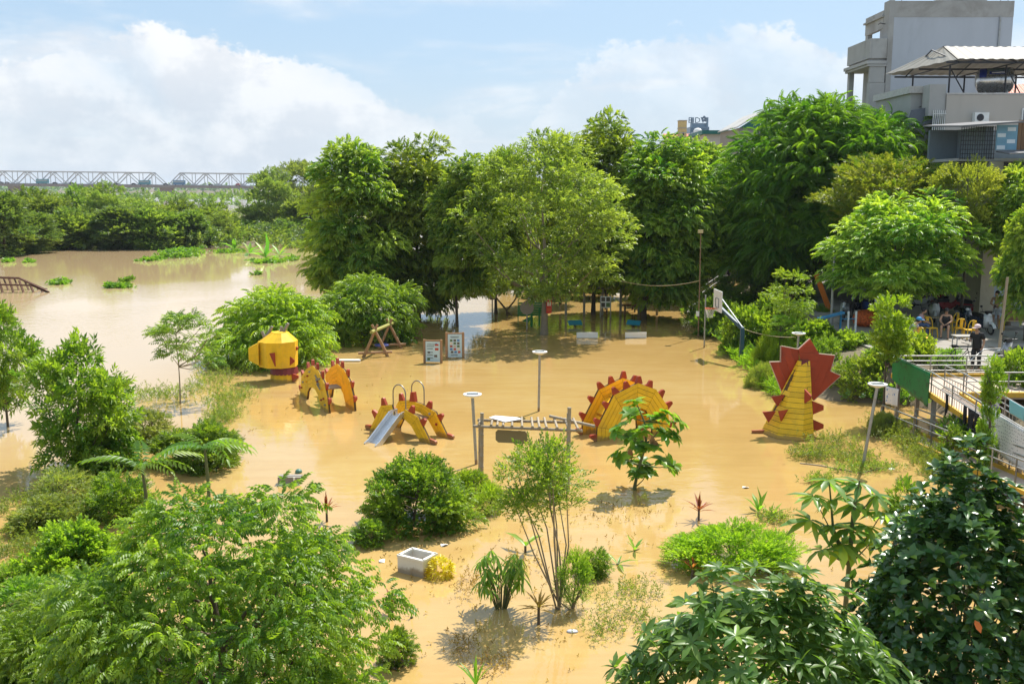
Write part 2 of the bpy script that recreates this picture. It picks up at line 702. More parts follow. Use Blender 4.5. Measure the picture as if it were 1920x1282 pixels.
def prof_ovoid(h):
    return math.sin(math.pi * min(1, (h * .88 + .10))) ** .7


def prof_cone(h):
    return (1 - h) ** .62 * (.55 + .45 * min(1, h * 5)) + .06


def prof_dome(h):
    return math.sqrt(max(0, 1 - h ** 2.2)) * (.7 + .3 * min(1, h * 4))


def prof_umb(h):
    return math.sqrt(max(0.02, 1 - (h - .35) ** 2 / (.45 if h > .35 else .32)))


def limbs(rng, C, zt, rt, nmax=14, multi=False):
    """trunk from -zt up to the crown and limbs out to the clump centres (crown base z=0)"""
    mb = MB()
    top = float(np.max(C[:, 2])) * .8
    zmin = max(0.0, float(np.min(C[:, 2])))
    q = random.Random(int(rng.integers(1e6)))
    n = 7
    pts, rs = [], []
    bx, by = q.uniform(-.2, .2), q.uniform(-.2, .2)
    for i in range(n + 1):
        u = i / n
        z = -zt + (top + zt) * u
        pts.append((bx * math.sin(u * 5) * u, by * math.sin(u * 4 + 1) * u, z))
        rs.append(max(.018, rt * (1 - u) ** .75 * (1.35 if i == 0 else 1)))
    mb.tube(pts, rs, 8)
    idx = list(range(len(C)))
    q.shuffle(idx)
    for i in idx[:nmax]:
        c = Vector(C[i][:3])
        s = min(top, max(zmin * .85, c.z - math.hypot(c.x, c.y) * q.uniform(.6, 1.1)))
        if multi:
            s = q.uniform(-.2, .12)
        u = (s + zt) / (top + zt)
        a = Vector((bx * math.sin(u * 5) * u, by * math.sin(u * 4 + 1) * u, s))
        m = a.lerp(c, .5) + Vector((q.uniform(-.2, .2), q.uniform(-.2, .2), (-.12 if not multi else .05) * (c - a).length))
        r0 = rt * (1 - u) ** .75 * .55
        mb.tube([a, m, c], [max(.02, r0), max(.014, r0 * .6), .008], 5, cap=False)
    return mb


BARK = pmat('bark', (.11, .085, .06), .85, var=.35, scale=9, bump=.5, bscale=25)
BARK_PALE = pmat('bark_pale', (.26, .21, .15), .8, var=.3, scale=7, bump=.4, bscale=25, dirt=(.1, .08, .05))
STEM = pmat('green_stem', (.12, .13, .05), .6, var=.25, scale=10)
LM = dict(
    sau=leafmat('leaf_dense_tree', (0.052, 0.13, 0.012), (0.3, 0.38, 0.05)),
    sau2=leafmat('leaf_round_tree', (0.075, 0.175, 0.015), (0.34, 0.42, 0.06)),
    loose=leafmat('leaf_loose_tree', (0.075, 0.14, 0.028), (0.25, 0.32, 0.07), rough=.36),
    feather=leafmat('leaf_feather', (0.042, 0.135, 0.011), (0.17, 0.3, 0.03), spec=.3),
    bronze=leafmat('leaf_bronze', (0.075, 0.15, 0.016), (0.25, 0.27, 0.05)),
    olive=leafmat('leaf_olive', (0.16, 0.21, 0.03), (0.3, 0.32, 0.06)),
    star=leafmat('leaf_star_fruit', (0.056, 0.14, 0.014), (0.24, 0.35, 0.04)),
    lime=leafmat('leaf_lime', (0.13, 0.25, 0.018), (0.28, 0.39, 0.04)),
    mid=leafmat('leaf_mid', (0.058, 0.145, 0.018), (0.23, 0.33, 0.045)),
    whorl=leafmat('leaf_whorl', (0.09, 0.19, 0.04), (0.25, 0.37, 0.07), rough=.36, spec=.5),
    ficus=leafmat('leaf_ficus', (.042, .108, .028), (0.18, 0.3, 0.03), rough=.26, spec=.55, tw=.22),
    almond=leafmat('leaf_almond', (0.1, 0.22, 0.03), (0.26, 0.38, 0.05), rough=.38),
    far=leafmat('leaf_far', (0.085, 0.155, 0.038), (0.2, 0.27, 0.06)),
    far2=leafmat('leaf_far_dark', (0.065, 0.13, 0.038), (0.16, 0.23, 0.06)),
    far3=leafmat('leaf_far_pale', (0.11, 0.175, 0.05), (0.2, 0.26, 0.08)),
    weed=leafmat('leaf_weed', (0.13, 0.2, 0.04), (0.28, 0.31, 0.09)),
    dry=leafmat('leaf_dry', (0.280, 0.196, 0.084), (0.360, 0.288, 0.120)),
    red=leafmat('leaf_red', (0.182, 0.049, 0.031), (0.288, 0.108, 0.060)),
    croton=leafmat('leaf_croton', (0.5, 0.45, 0.03), (0.62, 0.56, 0.06)),
    banana=leafmat('leaf_banana', (0.09, 0.24, 0.025), (0.25, 0.38, 0.05), rough=.4),
    flower=leafmat('petal_white', (1.050, 1.050, 0.952), (0.600, 0.600, 0.600)),
    hyac=leafmat('leaf_hyacinth', (0.1, 0.22, 0.025), (0.22, 0.34, 0.04)),
)

CROWNS = {}


def crown_mesh(key):
    """a few crowns per kind, shared between the trees of that kind; unit: metres, base z=0"""
    if key in CROWNS:
        return CROWNS[key]
    kind, var = key
    rng = np.random.default_rng(sum(ord(ch) * 31 ** i for i, ch in enumerate(kind)) % 99991 + var * 17)
    K = dict(
        # H, R, profile, clumps, clump radius, sprays per clump, template, leaf material, extra
        sau=(10, 2.9, prof_ovoid, 135, 1.0, 64, t_pinnate(4, .40, .22, .095, .7), 'sau', dict(upw=.25, droop=.1)),
        round=(5.2, 3.2, prof_dome, 95, .80, 62, t_pinnate(4, .36, .20, .08, .7), 'sau2', dict(upw=.3)),
        loose=(8.6, 4.7, prof_ovoid, 120, .95, 38, t_twig(8, .42, .21, .085, seed=4), 'loose', dict(upw=.15, sq=.55)),
        feather=(8.5, 7.0, prof_umb, 240, 1.35, 46, t_pinnate(8, .72, .26, .075, .9, ang=68, ld=.2), 'feather', dict(upw=.2, sq=.5, outw=.7, shell=.25)),
        bronze=(5, 2.8, prof_ovoid, 60, .8, 42, t_twig(8, .34, .19, .075, seed=8), 'bronze', dict(upw=.45)),
        olive=(3.0, 2.6, prof_umb, 60, .6, 60, t_twig(9, .3, .10, .05, seed=9), 'olive', dict(upw=.3, sq=.6)),
        far=(9, 4.2, prof_dome, 70, 1.35, 46, t_twig(7, .7, .42, .22, seed=5, stick=False), 'far', dict(upw=.3)),
        farb=(9, 3.6, prof_ovoid, 60, 1.3, 46, t_twig(7, .7, .40, .2, seed=6, stick=False), 'far2', dict(upw=.3)),
        farc=(9, 4.4, prof_umb, 55, 1.2, 40, t_twig(7, .7, .38, .18, seed=7, stick=False), 'far3', dict(upw=.3, sq=.55)),
        star=(4.2, 3.2, prof_dome, 170, .55, 50, t_pinnate(4, .24, .105, .056, .8, hi=1, ang=72, ld=.6, stick=True), 'star', dict(upw=.15, sq=.6)),
        leafy=(3.2, 1.7, prof_ovoid, 58, .42, 20, t_twig(8, .34, .21, .08, seed=11, hi=1), 'mid', dict(upw=.25)),
        limebush=(3.4, 2.7, prof_dome, 100, .62, 42, t_pinnate(4, .36, .16, .075, .9, ang=70, ld=.4), 'lime', dict(upw=.25, droop=.1)),
        midbush=(2.2, 1.7, prof_dome, 90, .36, 46, t_twig(8, .2, .085, .06, seed=12), 'mid', dict(upw=.3)),
        finebush=(1.3, 1.9, prof_dome, 110, .30, 60, t_twig(9, .15, .052, .03, seed=13), 'lime', dict(upw=.5)),
        shrub=(2.4, 1.5, prof_ovoid, 55, .42, 38, t_twig(8, .26, .12, .06, seed=14), 'mid', dict(upw=.3)),
        vine=(2.2, 2.0, prof_dome, 60, .5, 40, t_twig(7, .26, .16, .12, seed=15), 'mid', dict(upw=.3, sq=.6)),
        sprout=(2.6, .85, prof_ovoid, 42, .30, 26, t_twig(8, .2, .12, .06, seed=16, hi=1), 'lime', dict(upw=.4)),
        sapling=(2.4, 1.15, prof_umb, 26, .34, 24, t_pinnate(4, .30, .12, .05, .6, ang=70), 'mid', dict(upw=.2, sq=.5)),
        airy=(1.7, 1.2, prof_ovoid, 50, .36, 28, t_twig(7, .26, .085, .045, seed=17, hi=1), 'mid', dict(upw=.2)),
    )[kind]
    H, Rr, prof, nc, rc, per, tm, lm, kw = K
    C, P, D, S, T = crown_points(rng, prof, H, Rr, nc, rc, per, **kw)
    me = scatter('crown', tm, P, D, S, rng, LM[lm], tint=T)
    zt = {'far': 1, 'farb': 1, 'farc': 3}.get(kind, H * .5)
    zlo, zhi = np.percentile(P[:, 2], (1.0, 99.6))
    rad = float(np.percentile(np.hypot(P[:, 0], P[:, 1]), 97)) + .15
    CROWNS[key] = (me, C, (float(zlo) - .1, float(zhi) + .1 + .04 * H), rad, rng)
    return CROWNS[key]


TRUNKS = {}


def tree(name, label, cat, kind, var, base, top_z, bot_z, width, group=None, rz=None, bark=None, rt=None, nl=14, mat=None, lean=(0, 0), sy=None, multi=False):
    """a tree: trunk with limbs, crown of leaves. base on the ground/water; crown from bot_z to top_z, 'width' metres across"""
    me, C, H, Rr, rng = crown_mesh((kind, var))
    t = thing(name, base, label, cat, group)
    sx, sz = width / 2 / Rr, (top_z - bot_z) / (H[1] - H[0])
    bot_z = bot_z - H[0] * sz
    if mat:
        me = me.copy()
        me.materials[0] = LM[mat]
    cr = put(me, 'crown', None, kind='stuff')
    cr.parent = t
    cr.location = (lean[0], lean[1], bot_z - base.z)
    cr.scale = (sx, sx if sy is None else sx * sy, sz)
    a = rnd.uniform(0, 6.28) if rz is None else rz
    cr.rotation_euler = (0, 0, a)
    C2 = C.copy()
    ca, sa = math.cos(a), math.sin(a)
    X, Y_ = C[:, 0] * sx, C[:, 1] * (sx if sy is None else sx * sy)
    C2[:, 0], C2[:, 1], C2[:, 2] = X * ca - Y_ * sa + lean[0], X * sa + Y_ * ca + lean[1], C[:, 2] * sz + bot_z - base.z
    zt = .6
    mb = limbs(np.random.default_rng(rnd.randrange(10 ** 6)), C2, zt, rt or max(.03, width * .025), nl, multi)
    part(t, 'trunk', mb, bark or BARK)
    return t


# ------------------------------------------------------------------ setting: ground, water, street
SHORE = [G(*p) for p in [(1278, 575), (1300, 604), (1352, 640), (1405, 690), (1440, 732), (1500, 752), (1620, 752), (1700, 770), (1790, 850), (1990, 960)]]
SHORE = [(30.0, 250.0), (21.0, 90.0)] + [(p.x, p.y) for p in SHORE] + [(11.5, 8.0), (12, -20)]


def shore_x(y):
    for (x0, y0), (x1, y1) in zip(SHORE, SHORE[1:]):
        if y1 <= y <= y0:
            return x0 + (x1 - x0) * (y - y0) / (y1 - y0 + 1e-9)
    return 30 if y > 250 else 12


def sstep(t):
    t = max(0, min(1, t))
    return t * t * (3 - 2 * t)


def ground_z(x, y):
    z = -1.0
    if y < 260:
        d = x - shore_x(y)
        z = -1.0 + 2.35 * sstep((d + 1.6) / 6.0) if d < 4.4 else 1.35
    # far bank behind the river arm
    z = max(z, -1.0 + 1.9 * sstep((y - 128 - 6 * math.sin(x * .06)) / 12) * sstep((300 - y) / 40) * sstep((-22 - x) / 25))
    if y > 130:
        z = max(z, -1.0 + 2.6 * sstep((x - 4) / 16))
    if y > 1500:
        z = max(z, -1 + 3 * sstep((y - 1500) / 100))
    return z


def build_ground():
    xs = [-3500, -1500, -700, -400, -250, -160, -110, -80, -60, -45, -32, -22] + [i * 1.0 for i in range(-14, 46)] + [50, 56, 64, 75, 95, 130, 200, 400, 900, 1800, 3500]
    ys = [-40, -10, 4, 10] + [14 + i * 1.0 for i in range(0, 70)] + [88, 94, 100, 108, 116, 122, 126, 130, 134, 138, 142, 150, 170, 200, 250, 320, 420, 600, 800, 900, 950, 1200, 1500, 1560, 1620, 2500, 5000]
    v = [(x, y, ground_z(x, y) + .06 * math.sin(x * 1.7 + y * .9) * (1 if ground_z(x, y) < 1.55 else .2)) for y in ys for x in xs]
    n = len(xs)
    f = [(j * n + i, j * n + i + 1, (j + 1) * n + i + 1, (j + 1) * n + i) for j in range(len(ys) - 1) for i in range(n - 1)]
    m = pmat('soil', (.16, .125, .08), .95, var=.35, scale=.8, bump=.4, bscale=12, dirt=(.07, .09, .03), dirt_amt=.7)
    MB().add(v, f, True).build('ground', m, kind='structure')
    # flood water
    MB().add([(-3500, -40, 0), (3500, -40, 0), (3500, 5000, 0), (-3500, 5000, 0)], [(0, 1, 2, 3)]).build('water', watermat(), kind='structure')
    # paved yard and street on the bank
    pv = pmat('street_concrete', (.30, .275, .24), .85, var=.25, scale=1.1, bump=.25, bscale=20, dirt=(.16, .14, .11), dirt_amt=.7)
    q = [(shore_x(y) + 4.6 + .3 * math.sin(y), y) for y in range(24, 100, 3)]
    vs, fs = [], []
    for i, (x, y) in enumerate(q):
        vs += [(x, y, 1.40), (x + 70, y, 1.40), (x, y, 1.2)]
        if i:
            a, b = (i - 1) * 3, i * 3
            fs += [(a, a + 1, b + 1, b), (a + 2, a, b, b + 2)]
    MB().add(vs, fs).build('street', pv, kind='structure')


build_ground()

# ------------------------------------------------------------------ trees of the flooded park
def ptree(name, label, cat, kind, var, bx, by, x0, x1, ytop, ybot, Y=None, gz=0.0, **kw):
    """tree given by its place in the photograph: foot (bx,by) on ground gz (or depth Y), crown box x0..x1, ytop..ybot"""
    b = G(bx, by, gz) if Y is None else Vector((at(bx, 641, Y).x, Y, gz))
    s = FPX / (b.y * _cp + (CAM_H - 3) * _sp)
    w = (x1 - x0) / s
    cx = ((x0 + x1) / 2 - bx) / s
    return tree(name, label, cat, kind, var, b, up_to(b, ytop), up_to(b, ybot), w, lean=(cx, 0), **kw)


PT = 'trees standing in the flooded park'
ptree('park_tree', 'tall dense dark tree at the left end of the flooded row, beside the river', 'tree', 'sau', 0, 665, 604, 576, 768, 262, 560, group=PT)
ptree('park_tree', 'dense tree second from the river end, its cone crown above the log swing', 'tree', 'sau', 1, 785, 596, 684, 880, 260, 575, group=PT)
ptree('park_tree', 'narrow dense tree behind the two information boards with its dark trunk in water', 'tree', 'sau', 2, 857, 612, 808, 945, 288, 548, group=PT)
ptree('park_tree', 'slim dense tree rising behind the loose olive tree, left of its crown', 'tree', 'sau', 0, 930, 588, 872, 1000, 284, 540, group=PT)
ptree('park_tree', 'loose airy olive-green tree with pale trunk, in front of the row', 'tree', 'loose', 0, 1020, 627, 858, 1180, 246, 548, bark=BARK_PALE, rt=.21, nl=26, group=PT)
ptree('park_tree', 'tallest pointed dense tree just right of the loose olive tree', 'tree', 'sau', 1, 1112, 590, 1055, 1228, 214, 530, group=PT)
ptree('park_tree', 'yellow-tipped dense tree above the two white benches', 'tree', 'sau', 2, 1207, 600, 1140, 1345, 248, 560, group=PT)
ptree('park_tree', 'dense dark tree behind the tall floodlight pole', 'tree', 'sau', 0, 1285, 560, 1225, 1390, 262, 520, group=PT)
ptree('park_tree', 'small dark treetop showing far behind the loose olive tree', 'tree', 'sau', 1, 1050, 570, 1000, 1110, 262, 510, group=PT)
for i, (x0, x1, yt, Y, lb) in enumerate(((930, 1040, 330, 84, 'added dense tree far behind the pale trunk'), (1040, 1150, 320, 88, 'added dense tree far behind the notice board'), (1140, 1250, 330, 82, 'added dense tree far behind the flooded shelter'), (1235, 1345, 320, 86, 'added dense tree far behind the park stairs'), (1330, 1430, 340, 80, 'added dense tree behind the thin swing frame'))):
    ptree('added_backdrop_tree', lb, 'tree', 'sau', i % 3, (x0 + x1) / 2, 0, x0 - 15, x1 + 15, yt, 505, Y=Y, gz=1.0 if x0 > 1000 else 0, group='trees behind the flooded grove')  # rear row added so the water under the grove reflects dark
ptree('flame_tree', 'broad feathery bright green tree spreading below the unfinished building', 'tree', 'feather', 0, 1440, 0, 1316, 1760, 188, 500, Y=60, gz=1.5, rt=.32, nl=30, sy=.75, rz=0.0)
ptree('street_tree', 'round bright yellow-green tree over the parked motorbikes', 'tree', 'round', 0, 1668, 612, 1545, 1808, 358, 548, gz=1.35, rt=.16, nl=24)
ptree('street_tree', 'yellow-green tree cut by the right edge beside the pinwheel shack', 'tree', 'round', 1, 1925, 640, 1868, 2010, 352, 590, gz=1.35, rt=.14)
ptree('street_tree', 'small dense tree below the grille shed at the right edge', 'tree', 'round', 0, 1890, 612, 1830, 1990, 300, 480, gz=1.35, rt=.14)
ptree('bronze_tree', 'tree with bronze young shoots right below the feathery tree', 'tree', 'bronze', 0, 1640, 588, 1518, 1735, 290, 420, gz=1.35)
ptree('olive_tree', 'low olive-yellow fine-leaved crown under the grille shed', 'tree', 'olive', 0, 1800, 606, 1725, 1872, 298, 440, gz=1.35)
ptree('street_tree', 'pale-tipped tree in front of the grey house wall', 'tree', 'sau', 2, 1740, 560, 1690, 1800, 225, 440, gz=1.35)
ptree('street_tree', 'dark shady tree behind the white parasol, under the feathery tree', 'tree', 'sau', 1, 1365, 520, 1300, 1450, 330, 500, gz=1.35)
ptree('street_tree', 'dark leafy tree with slanting trunk behind the leaning orange post', 'tree', 'bronze', 0, 1525, 535, 1440, 1610, 350, 520, gz=1.35, mat='mid')

# far bank of the river arm
FB = 'trees on the far river bank'
fars = [  # bx, by, x0, x1, ytop, ybot, kind, label
    (10, 476, -70, 62, 362, 474, 'farb', 'dark creeper-covered tree at the left edge of the far bank'),
    (62, 450, 10, 130, 356, 450, 'far', 'rounded tree just right of the dark left-edge tree on the far bank'),
    (60, 470, 20, 110, 400, 466, 'farb', 'dark low tree by the small green clearing on the far bank'),
    (160, 440, 105, 200, 352, 445, 'far', 'tall rounded tree below the left part of the truss bridge'),
    (190, 452, 150, 245, 344, 440, 'farc', 'pale crown on the far bank under the first bus'),
    (130, 462, 80, 190, 392, 462, 'far', 'broad dark green tree at the water left on the far bank'),
    (215, 462, 170, 280, 388, 462, 'farb', 'leafy dark tree at the water under the pale crown'),
    (262, 446, 212, 312, 372, 440, 'farc', 'light green tree on the far bank near the bridge gap, left side'),
    (285, 462, 240, 340, 392, 462, 'far', 'dense tree at the water in the middle of the far bank'),
    (335, 450, 290, 385, 376, 450, 'far', 'tall tree on the far bank below the bridge pier'),
    (345, 460, 310, 400, 396, 462, 'farb', 'rounded dark tree at the water below the pier'),
    (395, 452, 350, 445, 380, 452, 'far', 'broad tree on the far bank left of the pale river gap'),
    (405, 456, 372, 440, 400, 458, 'farc', 'bushy pale tree at the water left of the bananas'),
    (470, 440, 430, 520, 385, 440, 'farc', 'low olive tree behind the half-drowned bananas'),
    (505, 440, 462, 560, 318, 425, 'farc', 'tall airy tree standing against the sky left of the dense row'),
    (560, 436, 500, 625, 304, 420, 'farc', 'tallest airy tree on the far bank beside the dense row'),
    (560, 446, 520, 625, 372, 445, 'far', 'bushy tree at the foot of the tall airy trees'),
    (600, 446, 570, 650, 330, 440, 'far', 'tree half hidden behind the left end of the dense row'),
]
for i, (bx, by, x0, x1, yt, yb, kd, lb) in enumerate(fars):
    ptree('bank_tree', lb, 'tree', kd, i % 2, bx, by, x0, x1, yt, yb + 4, gz=.3, group=FB, nl=8)
fshr = [(40, 474, 70), (118, 462, 60), (150, 463, 56), (205, 465, 66), (255, 464, 60), (312, 463, 60), (375, 462, 56), (425, 456, 50), (490, 452, 60), (545, 452, 66), (455, 446, 60), (590, 455, 50)]
fsl = ['at the left edge beneath the dark creeper tree', 'right of the small green clearing', 'between clearing and broad dark tree', 'under the leafy dark tree left of centre', 'at the middle of the far shore, left one',
       'at the middle of the far shore, right one', 'below the rounded dark tree', 'just left of the pale shore debris', 'behind the bananas, right one', 'right behind the bananas near the dense row', 'behind the bananas, left one', 'next to the dense row']
for i, (bx, by, w) in enumerate(fshr):
    ptree('bank_shrub', 'low shrub hanging over the far shore ' + fsl[i], 'shrub', 'shrub', 0, bx, by, bx - w / 2 - 6, bx + w / 2 + 6, by - 34 - (i * 7) % 14, by + 3, gz=.05, group='shrubs along the far shore', mat=['far', 'mid', 'far2'][i % 3], nl=5)


def wood_mass():
    rng = np.random.default_rng(5)
    n = 5200
    x = rng.uniform(-620, 260, n)
    y = rng.uniform(330, 560, n)
    hgt = 3.2 + 1.0 * np.sin(x * .045 + 1) + .8 * np.sin(x * .13 + y * .05)
    u = rng.random(n)
    z = .5 + hgt * u ** .6
    P = np.stack([x, y, z], 1)
    D = dirs(rng, n, 0) + np.array((0, -.4, .3))
    tm = t_twig(8, 1.6, 1.3, .8, seed=21, stick=False)
    me = scatter('distant_wood', tm, P, D, rng.uniform(.7, 1.3, n), rng, LM['far2'])
    o = put(me, 'distant_wood')
    o['kind'] = 'stuff'
    tag(o, 'low distant woods in haze beyond the far bank under the bridge', 'woods')
    n = 2600
    x = rng.uniform(-1700, 500, n)
    y = rng.uniform(1540, 1700, n)
    z = 1 + 6 * rng.random(n)
    me = scatter('distant_shore_wood', t_twig(8, 5, 4, 2.6, seed=22, stick=False), np.stack([x, y, z], 1), dirs(rng, n, 0), rng.uniform(.7, 1.3, n), rng, LM['far2'])
    o = put(me, 'distant_shore_wood')
    o['kind'] = 'stuff'
    tag(o, 'hazy line of woods on the far shore behind the bridge', 'woods')


wood_mass()

# shrubs and small trees on and beside the water
ptree('lime_shrub', 'big yellow-green drooping shrub behind the dragon head', 'shrub', 'limebush', 0, 530, 676, 388, 640, 540, 692, rt=.06, nl=20)
ptree('green_shrub', 'green arching shrub by the log swing at the foot of the dense row', 'shrub', 'limebush', 1, 690, 640, 598, 788, 515, 640, rt=.06, mat='star')
ptree('creeper_shrub', 'dark creeper mound between the lime shrub and the arching shrub', 'shrub', 'vine', 0, 625, 632, 572, 668, 560, 640, mat='mid')
ptree('slender_sapling', 'slender young tree standing alone in water left of the dragon head', 'tree', 'sapling', 0, 338, 757, 286, 425, 580, 680, bark=BARK_PALE, rt=.035)
ptree('pale_sapling', 'thin leafy young tree at the left edge of the near bank', 'tree', 'leafy', 0, 15, 800, -60, 78, 575, 770, rt=.05)
ptree('leafy_tree', 'leafy dark green tree beside the river, left of the slender young tree', 'tree', 'leafy', 1, 150, 880, 55, 262, 642, 862, rt=.08, nl=24)
st = tree('star_fruit_tree', 'large bright green small-leaved tree filling the lower left corner', 'tree', 'star', 0, Vector((-4.15, 13.4, -.2)), 3.9, .2, 4.9, rt=.16, nl=60, rz=1.0)
tree('star_fruit_shrub', 'lower side shrub left of the large near tree', 'shrub', 'star', 1, Vector((-6.9, 14.6, -.2)), 2.1, -.1, 3.0, rt=.07, nl=16)
ptree('round_shrub', 'rounded green shrub in the middle water behind the foam box', 'shrub', 'midbush', 0, 780, 985, 676, 892, 856, 998, rt=.05, nl=20)
ptree('fringe_shrub', 'small light shrub at the foot of the left bamboo post', 'shrub', 'midbush', 1, 880, 935, 835, 930, 880, 960, rt=.03, mat='lime')
ptree('clipped_shrub', 'low clipped bright green shrub in front of the red cordyline', 'shrub', 'finebush', 0, 1375, 1062, 1228, 1520, 985, 1062, rt=.04, nl=20, sy=.55, rz=0.0)
ptree('bright_sapling', 'bright lime young tree in front of the seated people', 'tree', 'sprout', 0, 1655, 780, 1618, 1706, 550, 675, gz=.2, rt=.05)


# ------------------------------------------------------------------ dragon playground
YEL = pmat('yellow_paint', (.84, .51, .016), .55, var=.22, scale=4.5, spec=.35, bump=.15, bscale=30, dirt=(.55, .34, .04), dirt_amt=.45, mud=True)
YEL2 = pmat('shaded_orange_yellow_paint', (.84, .46, .016), .55, var=.2, scale=4.5, spec=.35, bump=.15, bscale=30, dirt=(.45, .22, .03), dirt_amt=.5, mud=True)  # yellow with the back walls' shade mixed in; also treads and holds
RED = pmat('red_brown_paint', (.36, .050, .016), .5, var=.22, scale=3, spec=.35, bump=.15, bscale=30, dirt=(.17, .03, .015), dirt_amt=.6, mud=True)
EDGE = pmat('board_edge', (.50, .36, .27), .7, var=.2)
SEAM = pmat('seam_dark', (.10, .055, .02), .9)
WOOD = pmat('weathered_wood', (.30, .19, .11), .8, var=.3, scale=5, bump=.4, bscale=30, dirt=(.16, .10, .06), mud=True)
GREYWOOD = pmat('grey_wood', (.30, .27, .23), .85, var=.3, scale=8, bump=.4, bscale=30, dirt=(.17, .15, .12))
STEEL = pmat('stainless_steel', (.62, .63, .64), .28, metal=1.0, var=.08)
GALV = pmat('galvanised_pole', (.36, .37, .36), .45, metal=.55, var=.15, dirt=(.25, .2, .14), mud=True)
WHITE = pmat('white_paint', (.78, .78, .75), .5, var=.06, dirt=(.55, .48, .36), dirt_amt=.4)
BLACK = pmat('black_plastic', (.012, .012, .013), .4, var=.2)
DARK = pmat('dark_metal', (.05, .05, .055), .5, metal=.6, var=.2)


def shrink(poly, g):
    """pull a convex polygon in by g on every side"""
    c = sum((Vector((p[0], p[1])) for p in poly), Vector((0, 0))) / len(poly)
    out = []
    for p in poly:
        d = Vector((p[0], p[1])) - c
        out.append(c + d * max(.2, 1 - g * 1.5 / max(d.length, 1e-3)))
    return [(p.x, p.y) for p in out]


def lerp2(a, b, t):
    return (a[0] + (b[0] - a[0]) * t, a[1] + (b[1] - a[1]) * t)


def slab_ring(t, A, B, outer, inner, rows, th, mat, skip=()):
    """half-ring wall of mitred planks in the upright plane through A and B"""
    A, B = Vector(A), Vector(B)
    u, v = (B - A).normalized(), Vector((0, 0, 1))
    back = MB()
    for i in range(len(outer) - 1):
        if i in skip:
            continue
        back.prism([outer[i], outer[i + 1], inner[i + 1], inner[i]], A, u, v, th - .03)
        for r in range(rows):
            q = [lerp2(outer[i], inner[i], r / rows), lerp2(outer[i + 1], inner[i + 1], r / rows),
                 lerp2(outer[i + 1], inner[i + 1], (r + 1) / rows), lerp2(outer[i], inner[i], (r + 1) / rows)]
            e = Vector((q[1][0] - q[0][0], q[1][1] - q[0][1]))
            w = Vector((q[3][0] - q[0][0], q[3][1] - q[0][1]))
            ge, gw = .006 * w.normalized(), .006 * e.normalized()
            q = [(q[0][0] + ge.x + gw.x, q[0][1] + ge.y + gw.y), (q[1][0] + ge.x - gw.x, q[1][1] + ge.y - gw.y),
                 (q[2][0] - ge.x - gw.x, q[2][1] - ge.y - gw.y), (q[3][0] - ge.x + gw.x, q[3][1] - ge.y + gw.y)]
            wpart(t, 'plank', MB().prism(q, A, u, v, th), mat)
    wpart(t, 'core_board', back, SEAM)
    return u, v


def spike(t, A, u, v, p, ang, h=.205, wb=.25, wt=.12, th=.16, cut=.0):
    """red blunt tooth on the rim at p (s,z), leaning ang degrees from upright towards +u"""
    a = R(ang)
    d = Vector((math.sin(a), math.cos(a)))
    e = Vector((d.y, -d.x))
    P = Vector(p)
    q = [P - e * wb / 2 - d * .05, P + e * wb / 2 - d * .05, P + e * (wt / 2 + cut) + d * h * .86, P + e * (wt / 2) * .5 + d * h, P - e * (wt / 2) * .6 + d * h * .97, P - e * wt / 2 + d * h * .8]
    q = [(x.x, x.y) for x in reversed(q)]
    s = wpart(t, 'spike', MB().prism(q, A, u, v, th), RED)
    rim = MB()
    for i in range(1, len(q) - 1):
        pass
    return s


def arch_thing(name, label, A, B, off, outer, inner, rows, th, spikes, mats, skip_front=()):
    A, B, off = Vector(A), Vector(B), Vector(off)
    base = (A + B + off) / 2
    base.z = 0
    t = thing(name, base, label, 'play structure')
    for k, (o_, m) in enumerate(((Vector((0, 0, 0)), mats[0]), (off, mats[1]))):
        u, v = slab_ring(t, A + o_, B + o_, outer, inner, rows, th, m, skip_front if k == 0 else ())
        for (sx, sz, an) in spikes:
            spike(t, A + o_, u, v, (sx, sz), an, th=th - .01)
    return t, u


# big body arch
out_ = [(-.02, -.6), (.03, .47), (.61, 1.46), (1.50, 1.78), (2.20, 1.50), (2.66, .90), (2.84, -.6)]
inn_ = [(.72, -.6), (.74, .30), (1.02, .82), (1.46, 1.02), (1.82, .84), (2.06, .45), (2.14, -.6)]
big, bu = arch_thing('dragon_body_arch', 'largest yellow dragon body arch with red teeth behind the almond sapling', (2.67, 30.83, 0), (5.65, 32.2, 0), (-.40, .86, 0),
                     out_, inn_, 5, .11, [(-.03, .12, -72), (.08, .60, -48), (.40, 1.12, -52), (.70, 1.52, -30), (1.10, 1.66, -14), (1.55, 1.79, 2), (1.95, 1.62, 18), (2.38, 1.30, 40), (2.66, .92, 58), (2.80, .3, 80)], (YEL, YEL2))
# floor boards between the two walls, following the curve
u_, off_ = bu, Vector((-.40, .86, 0))
for i in range(9):
    f = i / 8
    a = math.pi * (.12 + .76 * f)
    p = Vector((2.67, 30.83, 0)) + u_ * (1.44 - 1.06 * math.cos(a)) + Vector((0, 0, 1.32 * math.sin(a)))
    wpart(big, 'tread_board', MB().bar(p + off_ * .06, p + off_ * .94, .30, .035, upv=(u_.x * -math.cos(a), u_.y * -math.cos(a), math.sin(a))), YEL2)

